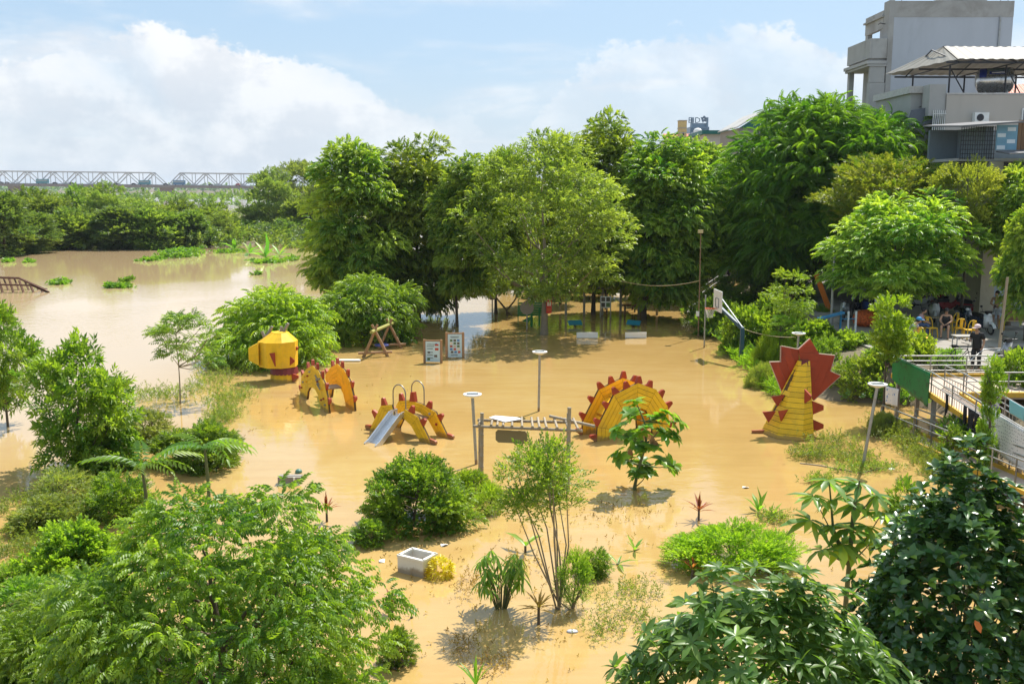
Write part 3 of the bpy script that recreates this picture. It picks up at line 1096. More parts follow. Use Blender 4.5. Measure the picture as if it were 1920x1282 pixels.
# slide arch
so_ = [(-.12, -.3), (0, 0), (.58, .92), (1.10, 1.02), (1.70, .97), (2.30, .80), (2.87, 0), (3.05, -.3)]
si_ = [(.42, -.3), (.60, 0), (1.00, .66), (1.20, .72), (1.62, .66), (1.98, .46), (2.36, 0), (2.5, -.3)]
SA, SB, SO = Vector((-4.72, 32.34, 0)), Vector((-2.49, 30.48, 0)), Vector((.50, .70, 0))
sld, su = arch_thing('dragon_slide_arch', 'yellow dragon arch with steel slide and two handrail hoops', SA, SB, SO, so_, si_, 4, .10,
                     [(-.02, .06, -78), (.30, .56, -50), (.70, .99, -14), (1.98, .92, 20), (2.44, .62, 48), (2.86, .05, 82)], (YEL, YEL), skip_front=(3,))
wpart(sld, 'spike', MB().prism([(1.12, .98), (1.38, 1.0), (1.32, 1.32), (1.18, 1.30)], SA + SO, su, Vector((0, 0, 1)), .13), RED)
dk = MB()
dk.prism([(1.02, .60), (1.98, .55), (1.98, .60), (1.02, .65)], SA + SO / 2, su, Vector((0, 0, 1)), .72)
wpart(sld, 'platform', dk, WOOD)
# slide: chute running out from the gap towards the near left
sd = -SO.normalized()
s0 = SA + su * 1.40 + Vector((0, 0, .70))
s1 = s0 + sd * .16
s2 = s0 + sd * 1.15 + Vector((0, 0, -.72))
s3 = s2 + sd * .22 + Vector((0, 0, -.1))
bed = MB()
rail = MB()
pts = [s0 - sd * .15, s1, s2, s3]
hw = .25
for a, b in zip(pts, pts[1:]):
    bed.bar(a, b, hw * 2, .02)
for sg in (-1, 1):
    ps = [p + su * sg * hw + Vector((0, 0, .08)) for p in pts]
    for a, b in zip(ps, ps[1:]):
        rail.bar(a, b, .045, .17)
ch = wpart(sld, 'slide_chute', bed, STEEL)
o = rail
off = Vector(sld.location)
o.v = [(v[0] - off.x, v[1] - off.y, v[2] - off.z) for v in o.v]
r_ = put(o.mesh('side_rail', pmat('steel_rail', (.66, .67, .68), .35, metal=.8, var=.08)), 'side_rail')
r_.parent = ch
for fo in (.02, 1.0):
    c = SA + SO * fo + su * (1.40 + .06 * fo)
    hp = MB()
    p = []
    for i in range(13):
        a = math.pi * i / 12
        p.append(c + su * (-.29 * math.cos(a)) + Vector((0, 0, 1.42 + .29 * math.sin(a))))
    hp.tube([p[0] - Vector((0, 0, .78))] + p + [p[-1] - Vector((0, 0, .78))], .022, 8)
    wpart(sld, 'handrail_hoop', hp, pmat('hoop_steel', (.30, .27, .23), .4, metal=.8, var=.2))
for (s_, z_, m_) in ((2.05, .70, GREYWOOD), (2.35, .40, RED)):
    wpart(sld, 'climbing_hold', MB().ball(SA + SO + su * s_ + Vector((0, 0, z_)) + sd * .07, (.045, .045, .045)), m_)

# climbing walls with arched opening
ho = [(-.06, -.3), (.0, .02), (.30, .78), (.95, 1.16), (1.80, 1.46), (2.62, 1.36), (3.28, 1.02), (3.60, .50), (3.72, -.3)]
hi_ = [(.80, -.3), (.92, .02), (1.05, .30), (1.30, .50), (1.70, .60), (2.10, .58), (2.45, .42), (2.66, .12), (2.80, -.3)]
HA, HB, HO = Vector((-8.22, 38.04, 0)), Vector((-6.53, 34.81, 0)), Vector((.86, .36, 0))
hut, hu = arch_thing('dragon_climbing_hut', 'pair of yellow dragon climbing walls with arched opening and dark teeth', HA, HB, HO, ho, hi_, 5, .10,
                     [(.02, .25, -70), (.35, .86, -50), (1.15, 1.26, -20), (1.75, 1.46, -6), (2.30, 1.42, 6), (2.92, 1.24, 24), (3.36, .92, 45), (3.62, .45, 70)], (YEL, YEL2))
wpart(hut, 'bench_board', MB().box(HA + hu * 2.0 + HO * .62 + Vector((0, 0, .62)), (.62, .62, .06), math.atan2(hu.y, hu.x)), GREYWOOD)
q = random.Random(3)
nrm = -HO.normalized()
for i in range(13):
    s_ = [.35, .55, .8, 1.2, 1.5, 2.2, 2.5, 2.75, 3.0, 3.2, 3.35, 1.0, 2.9][i]
    z_ = [.35, .6, .85, .95, 1.15, 1.15, .95, 1.1, .75, .45, .25, .7, .35][i]
    wpart(hut, 'climbing_hold', MB().ball(HA + hu * s_ + Vector((0, 0, z_)) + nrm * .07, (.05, .05, .04), 7, 5), (RED, GREYWOOD, YEL2)[i % 3])
for i in range(3):
    wpart(hut, 'rung_bar', MB().bar(HA + hu * (2.2 + .1 * i) + Vector((0, 0, 1.16 - .15 * i)) + nrm * .075, HA + hu * (2.6 + .1 * i) + Vector((0, 0, 1.02 - .15 * i)) + nrm * .075, .035), GREYWOOD)

# ---- tail
tb = Vector((8.98, 31.55, 0))
tail = thing('dragon_tail', tb, 'tall yellow plank dragon tail tower with red star fan', 'play structure')
bot = [Vector(p) for p in ((8.20, 32.0, 0), (8.50, 31.18, 0), (9.24, 30.80, 0), (9.72, 31.20, 0), (9.62, 32.05, 0), (8.9, 32.5, 0))]
apx = Vector((9.50, 31.95, 2.42))
top = [apx + Vector(p) for p in ((-.17, .05, 0), (-.15, -.10, 0), (.06, -.16, 0), (.17, -.10, 0), (.17, .10, 0), (-.05, .16, 0))]
rows = 15
core = MB()
inn = lambda r_: [(b.lerp(t_, r_) - (tb.lerp(apx, r_))) * .985 + tb.lerp(apx, r_) for b, t_ in zip(bot, top)]
cr0, cr1 = inn(-.12), inn(1)
core.add(cr0 + cr1, [tuple(range(5, -1, -1)), tuple(range(6, 12))] + [(i, (i + 1) % 6, 6 + (i + 1) % 6, 6 + i) for i in range(6)])
wpart(tail, 'core_board', core, SEAM)
for i in range(6):
    j = (i + 1) % 6
    n = (bot[j] - bot[i]).cross(top[i] - bot[i]).normalized()
    for r_ in range(-1, rows):
        a0, a1 = (r_ + .04) / rows, (r_ + .96) / rows
        jit = rnd.uniform(-.004, .004)
        q = [bot[i].lerp(top[i], a0), bot[j].lerp(top[j], a0), bot[j].lerp(top[j], a1), bot[i].lerp(top[i], a1)]
        inw = [p - n * .03 for p in q]
        q = [p + n * (.006 + jit) for p in q]
        wpart(tail, 'plank', MB().add(q + inw, [(0, 1, 2, 3), (7, 6, 5, 4), (0, 4, 5, 1), (1, 5, 6, 2), (2, 6, 7, 3), (3, 7, 4, 0)]), YEL)
wpart(tail, 'cap_window', MB().prism([(-.10, -.16), (.14, -.16), (.12, .12), (-.08, .12)], apx + Vector((-.03, -.17, -.1)), Vector((1, -.12, 0)).normalized(), Vector((0, .1, 1)).normalized(), .02), pmat('maroon_paint', (.16, .02, .03), .5))
# star fan: an upright board behind the tower, in radial planks
FO = Vector((9.40, 32.12, 0))
k = 3.692


def fan_pt(zx, zy):
    px, py = 1400 + zx / k, 620 + zy / k
    p = at(px, py, FO.y)
    return (p.x - FO.x, p.z)


def clip(poly, n, c):
    """part of a 2-D polygon where n.p <= c"""
    out = []
    for i in range(len(poly)):
        a, b = poly[i], poly[(i + 1) % len(poly)]
        da, db = n[0] * a[0] + n[1] * a[1] - c, n[0] * b[0] + n[1] * b[1] - c
        if da <= 0:
            out.append(a)
        if (da < 0 < db) or (db < 0 < da):
            t_ = da / (da - db)
            out.append((a[0] + (b[0] - a[0]) * t_, a[1] + (b[1] - a[1]) * t_))
    return out


def area(p):
    return sum(p[i][0] * p[(i + 1) % len(p)][1] - p[(i + 1) % len(p)][0] * p[i][1] for i in range(len(p))) / 2


def board(t, poly, o, u, v, th, grain, width, mat, name='plank', gap=.006, name_core='core_board'):
    """board cut into planks running along 'grain' (2-D direction)"""
    if area(poly) < 0:
        poly = poly[::-1]
    g = Vector(grain).normalized()
    n = (-g.y, g.x)
    c0 = min(n[0] * p[0] + n[1] * p[1] for p in poly)
    c1 = max(n[0] * p[0] + n[1] * p[1] for p in poly)
    m = max(1, round((c1 - c0) / width))
    for i in range(m):
        lo, hi = c0 + (c1 - c0) * i / m + gap / 2, c0 + (c1 - c0) * (i + 1) / m - gap / 2
        q = clip(clip(poly, n, hi), (-n[0], -n[1]), -lo)
        if len(q) > 2 and abs(area(q)) > 1e-4:
            wpart(t, name, MB().prism(q, o, u, v, th + rnd.uniform(0, .006)), mat)


ux, vz = Vector((1, 0, 0)), Vector((0, 0, 1))
left = [fan_pt(*p) for p in ((356, 128), (240, 105), (238, 213), (158, 215), (250, 445), (380, 420))]
right = [fan_pt(*p) for p in ((497, 158), (610, 170), (578, 278), (650, 310), (462, 482), (400, 420))]
midp = [fan_pt(*p) for p in ((356, 128), (435, 55), (497, 158), (440, 300), (385, 300))]
board(tail, left, FO, ux, vz, .07, (-.42, 1), .24, RED, 'fan_board')
board(tail, right, FO, ux, vz, .07, (.32, 1), .24, RED, 'fan_board')
board(tail, midp, FO + Vector((0, -.05, 0)), ux, vz, .10, (1, 0), .26, RED, 'fan_board')


def rimstrip(t, poly, o, u, v, th, mat=EDGE, w=.018):
    mb = MB()
    for a, b in zip(poly, poly[1:]):
        mb.bar(o + u * a[0] + v * a[1], o + u * b[0] + v * b[1], th + .012, w)
    wpart(t, 'edge_strip', mb, mat)


rimstrip(tail, [fan_pt(*p) for p in ((250, 445), (158, 215), (238, 213), (240, 105), (356, 128), (435, 55), (497, 158), (610, 170), (578, 278), (650, 310), (462, 482))], FO, ux, vz, .07)
# red side teeth standing out from the tower
for tri, Y in ((((262, 443), (168, 455), (212, 522)), 31.75), (((200, 556), (108, 560), (150, 634)), 31.65), (((125, 684), (36, 688), (36, 706), (110, 712)), 31.9),
               (((455, 486), (530, 515), (530, 546), (455, 578)), 31.5), (((455, 612), (530, 645), (530, 672), (455, 700)), 31.4), (((455, 722), (510, 750), (455, 752)), 31.3)):
    P_ = [at(1400 + a / k, 620 + b / k, Y) for a, b in tri]
    wpart(tail, 'spike', MB().prism([(p.x, p.z) for p in P_][::-1], Vector((0, Y, 0)), ux, vz, .09), RED)
for tri, Y0, Y1 in ((((405, 408), (446, 446), (440, 472), (404, 506)), 31.43, 31.0), (((222, 562), (284, 538), (272, 560), (240, 628)), 31.42, 31.1)):
    P_ = [at(1400 + a / k, 620 + b / k, (Y0 + Y1) / 2) for a, b in tri]
    c = sum(P_, Vector()) / len(P_)
    d = Vector((.62, -.78, 0))
    wpart(tail, 'spike', MB().prism([((p.x - c.x) * 1.25, p.z) for p in P_][::-1], Vector((c.x, c.y, 0)), d, vz, .07), RED)

# ---- head
hb = Vector((-9.75, 40.75, 0))
head = thing('dragon_figure', hb, 'yellow wooden dragon head with antlers and red scale collar', 'play structure')


def ring(c, rx, ry, z, n=8, ph=22.5, rz=0):
    out = []
    for i in range(n):
        a = R(ph + 360 * i / n + rz)
        out.append(Vector(c) + Vector((rx * math.cos(a), ry * math.sin(a), z)))
    return out


def shell(t, r0, r1, ncol, mat, name='plank', th=.03, gap=.004, skip=()):
    """wall between two rings, cut into upright planks"""
    n = len(r0)
    for i in range(n):
        if i in skip:
            continue
        j = (i + 1) % n
        nr = (r0[j] - r0[i]).cross(r1[i] - r0[i]).normalized()
        for q_ in range(ncol):
            a, b = (q_ + gap) / ncol, (q_ + 1 - gap) / ncol
            jit = rnd.uniform(-.004, .004)
            q = [r0[i].lerp(r0[j], a), r0[i].lerp(r0[j], b), r1[i].lerp(r1[j], b), r1[i].lerp(r1[j], a)]
            inw = [p - nr * th for p in q]
            q = [p + nr * jit for p in q]
            wpart(t, name, MB().add(q + inw, [(0, 1, 2, 3), (7, 6, 5, 4), (0, 4, 5, 1), (1, 5, 6, 2), (2, 6, 7, 3), (3, 7, 4, 0)]), mat)


def solid(t, name, rings, mat, sc=.97):
    c = [sum(r, Vector()) / len(r) for r in rings]
    rr = [[(p - cc) * sc + cc for p in r] for r, cc in zip(rings, c)]
    n = len(rr[0])
    mb = MB().add([p for r in rr for p in r], [tuple(range(n - 1, -1, -1)), tuple(range((len(rr) - 1) * n, len(rr) * n))] + [(k * n + i, k * n + (i + 1) % n, (k + 1) * n + (i + 1) % n, (k + 1) * n + i) for k in range(len(rr) - 1) for i in range(n)])
    wpart(t, name, mb, mat)


zf = lambda y: up_to(Vector((0, 40.2, 0)), y)
hc = Vector((-9.72, 40.85, 0))
nk = Vector((-9.50, 40.85, 0))
b0, b1 = ring(nk, .62, .6, -.4), ring(nk, .56, .55, zf(703))
shell(head, b0, b1, 3, YEL)
solid(head, 'core_board', [b0, b1], SEAM)
# collar of red scales
for row in range(2):
    zt_, rr_ = zf(690) - row * .18, .50 + .05 * row
    for i in range(22):
        a = R(360 / 22 * (i + .5 * row))
        c = nk + Vector((rr_ * math.cos(a), rr_ * math.sin(a), zt_))
        e = Vector((-math.sin(a), math.cos(a), 0))
        dn = Vector((math.cos(a) * .18, math.sin(a) * .18, -1)).normalized()
        wpart(head, 'scale', MB().prism([(-.085, -.08), (.085, -.08), (.085, .10), (.04, .15), (-.04, .15), (-.085, .10)], c, e, dn, .025), pmat('maroon_red', (.20, .03, .03), .5, var=.25))
solid(head, 'core_board', [ring(nk, .5, .5, zf(706)), ring(nk, .46, .46, zf(688))], SEAM, 1)
h0, h1, h2 = ring(hc, .80, .72, zf(691)), ring(hc, .83, .75, zf(643)), ring(hc + Vector((.08, 0, 0)), .36, .34, zf(627))
shell(head, h0, h1, 3, YEL)
solid(head, 'core_board', [h0, h1], SEAM)
shell(head, ring(hc, .80, .72, zf(643)), h2, 2, YEL, 'roof_board')
wpart(head, 'crown_plate', MB().add([p + Vector((0, 0, .01)) for p in h2] + [p + Vector((0, 0, -.03)) for p in h2], [tuple(range(8)), tuple(range(15, 7, -1))] + [(i, 8 + i, 8 + (i + 1) % 8, (i + 1) % 8) for i in range(8)]), YEL)
# muzzle on the left
mz = [Vector((x, y, z)) for x, y, z in ((-10.42, 40.40, zf(686)), (-10.42, 41.25, zf(686)), (-10.42, 41.25, zf(646)), (-10.42, 40.40, zf(646)))]
m2 = [Vector((x, y, z)) for x, y, z in ((-10.86, 40.52, zf(677)), (-10.86, 41.15, zf(677)), (-10.86, 41.15, zf(656)), (-10.86, 40.52, zf(656)))]
shell(head, mz, m2, 2, YEL)
wpart(head, 'nose_board', MB().add(m2 + [p + Vector((.03, 0, 0)) for p in m2], [(0, 3, 2, 1), (4, 5, 6, 7), (0, 1, 5, 4), (1, 2, 6, 5), (2, 3, 7, 6), (3, 0, 4, 7)]), YEL)
for pts_, Y in ((((404, 338), (478, 366), (470, 385), (408, 412)), 40.75), (((408, 424), (452, 462), (448, 476), (412, 505)), 40.45), (((425, 556), (482, 578), (480, 596), (440, 634)), 40.5), (((430, 372), (480, 362), (462, 425), (440, 450)), 41.1),
                (((436, 512), (452, 530), (440, 560)), 40.7)):
    P_ = [at(440 + a / 4.007, 560 + b / 4.007, Y) for a, b in pts_]
    wpart(head, 'spike', MB().prism([(p.x, p.z) for p in P_][::-1], Vector((0, Y, 0)), ux, vz, .09), RED)
P_ = [at(440 + a / 4.007, 560 + b / 4.007, 40.05) for a, b in ((262, 410), (304, 402), (310, 506), (292, 470))]
c = sum(P_, Vector()) / 4
wpart(head, 'ear_fin', MB().prism([((p.x - c.x) * 1.1, p.z) for p in P_][::-1], Vector((c.x, 40.0, 0)), Vector((.9, -.42, 0)), vz, .06), RED)
for segs in (((232, 325), (205, 245)), ((228, 300), (282, 208)), ((340, 280), (352, 208)), ((350, 272), (402, 184))):
    a, b = [at(440 + x / 4.007, 560 + y / 4.007, 41.0) for x, y in segs]
    wpart(head, 'antler', MB().tube([a, a.lerp(b, .5) + Vector((.02, 0, .01)), b], [.075, .068, .06], 8), GREYWOOD)

# ------------------------------------------------------------------ solar lamps
def lamp(base, h, label, rx=.0, lean=(0, 0)):
    t = thing('solar_lamp', base, label, 'lamp', 'solar garden lamps')
    tp = Vector((lean[0], lean[1], h))
    part(t, 'post', MB().tube([Vector((0, 0, -.8)) - tp * .3 + Vector((0, 0, h * .3)), Vector((0, 0, 0)), tp], .045, 10), GALV)
    hd = MB().lathe([(.10, -.06), (.24, .0), (.27, .02), (.27, .045), (.245, .05), (.235, .043)], tp, 24)
    hd_ = part(t, 'lamp_head', hd, WHITE)
    p = put(MB().box(tp + Vector((0, 0, .05)), (.34, .20, .012)).mesh('solar_panel', pmat('solar_panel', (.12, .14, .17), .2, var=.2)), 'solar_panel')
    p.parent = hd_
    return t


for bx, by, ty, lb, ln in ((893, 870, 741, 'solar garden lamp beside the left bamboo post', (-.10, 0)), (1010, 771, 661, 'solar garden lamp alone in open water in the middle', (.03, 0)),
                           (1617, 877, 722, 'leaning solar garden lamp right of the dragon tail tower', (.30, 0)), (1490, 730, 626, 'solar garden lamp half hidden behind the red star fan', (.06, 0)),
                           (497, 682, 616, 'solar garden lamp behind the dragon head antlers', (0, 0))):
    b = G(bx, by)
    lamp(b, up_to(b, ty), lb, lean=ln)

# ------------------------------------------------------------------ log swing
LOG = pmat('peeled_log', (.34, .20, .105), .75, var=.3, scale=6, bump=.3, bscale=20, dirt=(.18, .11, .06), mud=True)
MOSS = pmat('mossy_log', (.36, .34, .09), .8, var=.3, scale=5)
z4 = lambda x, y: (440 + x / 4.007, 560 + y / 4.007)
sA, sB = G(*z4(985, 425)), G(*z4(1180, 345))
swb = (sA + sB) / 2
sw = thing('log_swing', swb, 'flooded log swing frame of crossed peeled poles', 'swing')
t0 = Vector((-6.55, 46.6, up_to(Vector((0, 46.6, 0)), 621)))
t1 = Vector((-5.72, 51.6, up_to(Vector((0, 51.6, 0)), 598)))
bm_dir = (t1 - t0).normalized()
wpart(sw, 'beam', MB().tube([t0 - bm_dir * .35, t0, t0.lerp(t1, .55), t1, t1 + bm_dir * .2], [.085, .09, .085, .09, .08], 9), MOSS)
for f, hz_ in ((.04, 1), (.52, 1), (.98, 0)):
    c = t0.lerp(t1, f)
    for sg in (-1, 1):
        ft = Vector((c.x + sg * .78, c.y + .1 * sg, -.5))
        tp = c + (c - ft).normalized() * .32
        wpart(sw, 'leg', MB().tube([ft, ft.lerp(tp, .5) + Vector((.02, 0, .02)), tp], [.085, .075, .06], 8), LOG)
    wpart(sw, 'cross_brace', MB().tube([Vector((c.x - .80, c.y - .08, .18)), Vector((c.x + .80, c.y + .08, .22))], .06, 8), LOG)
swst = MB().tube([t0.lerp(t1, .25) + Vector((-.0, 0, -.85)) + Vector((.3 * math.cos(a), .3 * math.sin(a), 0)) for a in [i * math.pi / 8 for i in range(17)]], .05, 7)
wpart(sw, 'swing_seat', swst, pmat('net_blue', (.04, .05, .20), .7))
for i in range(4):
    a = i * math.pi / 2 + .4
    wpart(sw, 'rope', MB().tube([t0.lerp(t1, .25), t0.lerp(t1, .25) + Vector((.3 * math.cos(a), .3 * math.sin(a), -.85))], .012, 5), DARK)
bench = put(MB().box((0, 0, .05), (1.78, .30, .05)).mesh('floating_board', WHITE), 'floating_board')
bench.location = G(640, 677)
tag(bench, 'long white board lying on the water between dragon head and log swing', 'board')

# ------------------------------------------------------------------ information boards
PAPER = pmat('board_print', (.50, .66, .70), .45, var=.05)
INK = pmat('print_ink', (.05, .06, .07), .6)
PIX = [pmat('print_a', (.10, .16, .05), .6, var=.6, scale=30), pmat('print_b', (.45, .08, .05), .6, var=.5, scale=30), pmat('print_c', (.10, .08, .06), .6, var=.6, scale=30), pmat('print_d', (.60, .52, .40), .6, var=.5, scale=30), pmat('print_e', (.08, .2, .4), .6, var=.4, scale=30)]
F_UI = None


def text(body, size, mat, loc, rot, parent=None, name='lettering', ext=.004, align='CENTER', sx=1.0):
    c = bpy.data.curves.new(name, 'FONT')
    c.body, c.size, c.extrude, c.align_x, c.align_y = body, size, ext, align, 'CENTER'
    c.resolution_u = 2
    c.materials.append(mat)
    o = bpy.data.objects.new('tmp', c)
    COL.objects.link(o)
    dg = bpy.context.evaluated_depsgraph_get()
    me = bpy.data.meshes.new_from_object(o.evaluated_get(dg))
    bpy.data.objects.remove(o)
    m = put(me, name)
    m.location, m.rotation_euler = loc, rot
    m.scale = (sx, 1, 1)
    if parent:
        m.parent = parent
    return m


def info_board(P0, P1, ztop, label, kind):
    P0, P1 = Vector(P0), Vector(P1)
    t = thing('information_board', (P0 + P1) / 2, label, 'sign board')
    u = (P1 - P0)
    L = u.length
    u.normalize()
    n = Vector((u.y, -u.x, 0))
    for p in (P0, P1):
        wpart(t, 'post', MB().tube([p - Vector((0, 0, .5)), p + Vector((0, 0, ztop + .05))], .06, 8), LOG)
    zb = .06
    c = (P0 + P1) / 2
    pn = wpart(t, 'panel', MB().prism([(-L / 2 + .06, zb), (L / 2 - .06, zb), (L / 2 - .06, ztop - .04), (-L / 2 + .06, ztop - .04)], c, u, vz, .05), PAPER)
    wpart(t, 'rail', MB().bar(P0 + Vector((0, 0, ztop)), P1 + Vector((0, 0, ztop)), .07, .05), LOG)
    wpart(t, 'backing', MB().prism([(-L / 2 + .05, zb + .0), (L / 2 - .05, zb), (L / 2 - .05, ztop - .05), (-L / 2 + .05, ztop - .05)], c - n * .05, u, vz, .03), WOOD)
    o_ = c + n * .029
    W_, H_ = L - .14, ztop - .12 - zb

    def rect(x, y, w, h, m):
        wpart(t, 'print', MB().prism([(-W_ / 2 + x * W_, zb + .02 + y * H_), (-W_ / 2 + (x + w) * W_, zb + .02 + y * H_), (-W_ / 2 + (x + w) * W_, zb + .02 + (y + h) * H_), (-W_ / 2 + x * W_, zb + .02 + (y + h) * H_)], o_, u, vz, .006), m)
    if kind == 0:
        for ln, (x, w, y) in enumerate(((.08, .55, .80), (.12, .6, .90))):
            for i in range(6):
                rect(x + w * i / 6, y, w / 6 * .75, .035, INK)
        for a in ((.66, .84, .26, .1, 1), (.66, .60, .26, .13, 1), (.14, .44, .16, .09, 2), (.60, .24, .22, .12, 2), (.10, .06, .2, .13, 0), (.70, .93, .12, .05, 4)):
            rect(*a[:4], PIX[a[4]])
        for y in (.70, .66, .36, .33, .2, .17, .5, .47):
            rect(.1, y, .42, .012, INK)
    else:
        for i in range(9):
            rect(.18 + .07 * i, .93, .055, .025, INK)
            rect(.22 + .06 * i, .89, .045, .018, INK)
        for r_ in range(5):
            for c_ in range(3):
                rect(.14 + .26 * c_ + (.06 if r_ == 4 else 0), .72 - .135 * r_, .18, .095, PIX[(r_ * 3 + c_ * 2) % 5])
        for y in (.10, .07):
            rect(.2, y, .5, .012, INK)
    return t


info_board((-4.02, 45.1, 0), (-3.24, 45.0, 0), 1.05, 'left information board with text and few pictures, in wooden posts', 0)
info_board((-3.08, 46.3, 0), (-2.30, 46.35, 0), 1.20, 'right information board with a grid of small pictures, in wooden posts', 1)

# ------------------------------------------------------------------ bamboo frame
BAM = pmat('old_bamboo', (.33, .27, .19), .7, var=.3, scale=6, bump=.3, bscale=14, dirt=(.14, .11, .08))
bl, br = G(903, 895), G(1064, 925)
bf = thing('bamboo_frame', (bl + br) / 2, 'bamboo frame with ladder top and hanging plank in the water', 'frame')


def bamboo(a, b, r, name='pole'):
    a, b = Vector(a), Vector(b)
    n = max(3, int((b - a).length / .28))
    P_, r_ = [], []
    for i in range(n + 1):
        p = a.lerp(b, i / n)
        d = (b - a).normalized() * .02
        for s, k_ in ((-1, 1), (0, 1.22), (1, 1)):
            P_.append(p + d * s)
            r_.append(r * k_)
    wpart(bf, name, MB().tube(P_, r_, 8), BAM)


zL, zR = up_to(bl, 792), up_to(br, 800)
bamboo(bl - Vector((0, 0, .6)), (bl.x + .02, bl.y, up_to(bl, 775)), .05, 'post')
bamboo(bl + Vector((-.07, .25, -.6)), (bl.x - .05, bl.y + .25, up_to(bl, 790)), .04, 'post')
bamboo(br - Vector((0, 0, .6)), (br.x + .03, br.y, up_to(br, 765)), .05, 'post')
bamboo(br + Vector((.02, .6, -.6)), (br.x + .03, br.y + .6, up_to(br, 785)), .035, 'post')
ra, rb_ = Vector((bl.x - .2, bl.y - .02, zL - .10)), Vector((br.x + .35, br.y - .02, zR - .10))
rc_, rd = Vector((bl.x - .1, bl.y + .62, zL - .08)), Vector((br.x + .35, br.y + .72, zR - .06))
bamboo(ra, rb_, .04, 'rail')
bamboo(rc_, rd, .04, 'rail')
for i in range(12):
    f = .06 + i * .08
    j = rnd.uniform(-.03, .03)
    a, b = ra.lerp(rb_, f + j), rc_.lerp(rd, f - .02 + j)
    ex = (b - a) * .12
    bamboo(a - ex + Vector((0, 0, .075)), b + ex + Vector((0, 0, .075)), .033, 'rung')
bamboo(rc_.lerp(rd, .72) + Vector((0, 0, .16)), rb_ + Vector((.35, .3, .05)), .04, 'rung')
c = ra.lerp(rb_, .36) + Vector((0, .12, -.28))
wpart(bf, 'hanging_plank', MB().prism([(-.48, .12), (-.42, .18), (.42, .18), (.48, .12), (.48, -.1), (.4, -.17), (-.4, -.17), (-.48, -.1)][::-1], c, (rb_ - ra).normalized(), vz, .04), pmat('khaki_board', (.22, .17, .08), .8))
sh = MB().add([ra.lerp(rb_, .14) + Vector((0, .55, .14)), ra.lerp(rb_, .30) + Vector((0, .12, .13)), ra.lerp(rb_, .46) + Vector((0, .5, .14)), ra.lerp(rb_, .42) + Vector((0, .64, .15)), ra.lerp(rb_, .2) + Vector((0, .72, .16))], [(0, 1, 2, 3, 4)])
sh.add([Vector(v) - Vector((0, 0, .012)) for v in sh.v[:5]], [(4, 3, 2, 1, 0)])
pl = sh.build('plastic_sheet', pmat('white_sheet', (.8, .8, .78), .5, var=.05))
tag(pl, 'white plastic sheet lying on top of the bamboo frame', 'sheet')

# ------------------------------------------------------------------ basketball hoop, floodlight pole, rope
BLUE = pmat('blue_steel_paint', (.035, .09, .14), .45, var=.2, scale=4, dirt=(.1, .1, .1))
hb_ = G(1389, 683)
hoop = thing('basketball_hoop', hb_, 'basketball backboard with orange rim on a bent blue post', 'basketball hoop')
pz = up_to(hb_, 614)
bY = 46.8
bc = at(1346, 564, bY)
wpart(hoop, 'post', MB().bar(hb_ - Vector((0, 0, .8)), hb_ + Vector((.02, 0, pz)), .17, .17, upv=(0, 1, 0)), BLUE)
wpart(hoop, 'arm', MB().bar(hb_ + Vector((.02, 0, pz - .06)), bc + Vector((.10, -.05, -.30)), .12, .14), BLUE)
wpart(hoop, 'arm', MB().bar(hb_ + Vector((.0, .02, pz + .02)), bc + Vector((.10, -.05, .20)), .05, .05), BLUE)
bu_ = Vector((.06, -1, 0)).normalized()
wpart(hoop, 'backboard', MB().prism([(-.72, -.5), (.72, -.5), (.72, .5), (-.72, .5)], bc, bu_, vz, .04), WHITE)
bn = Vector((-1, -.06, 0)).normalized()
sq = MB()
for a, b in (((-.28, -.3), (.28, -.3)), ((-.28, .12), (.28, .12)), ((-.28, -.3), (-.28, .12)), ((.28, -.3), (.28, .12))):
    sq.bar(bc + bn * .025 + bu_ * a[0] + vz * a[1], bc + bn * .025 + bu_ * b[0] + vz * b[1], .04, .012)
wpart(hoop, 'target_square', sq, INK)
rc = bc + bn * .36 + Vector((0, 0, -.36))
rimp = [rc + Vector((.23 * math.cos(i * math.pi / 12), .23 * math.sin(i * math.pi / 12), 0)) for i in range(25)]
ORG = pmat('orange_paint', (.62, .13, .03), .5)
rm = wpart(hoop, 'rim', MB().tube(rimp, .022, 6).bar(rc - bn * .2, bc + Vector((0, 0, -.36)), .06, .03), ORG)
nt = MB()
for i in range(12):
    for tw in (1, -1):
        ps = []
        for j in range(5):
            a = (i + tw * j * .5) * math.pi / 6
            r_ = .225 - .085 * min(1, j / 3)
            ps.append(rc + Vector((r_ * math.cos(a), r_ * math.sin(a), -.11 * j)))
        nt.tube(ps, .008, 4, cap=False)
off = Vector(hoop.location)
nt.v = [(v[0] - off.x, v[1] - off.y, v[2] - off.z) for v in nt.v]
nn = put(nt.mesh('net', WHITE), 'net')
nn.parent = rm
np_ = at(1321, 628, 49.5)
mp = MB().tube([Vector((np_.x, 49.5, -.6)), Vector((np_.x, 49.5, up_to(Vector((0, 49.5, 0)), 553)))], .04, 8)
tag(mp.build('fence_post', GALV), 'thin steel post standing in water under the basketball rim', 'post')

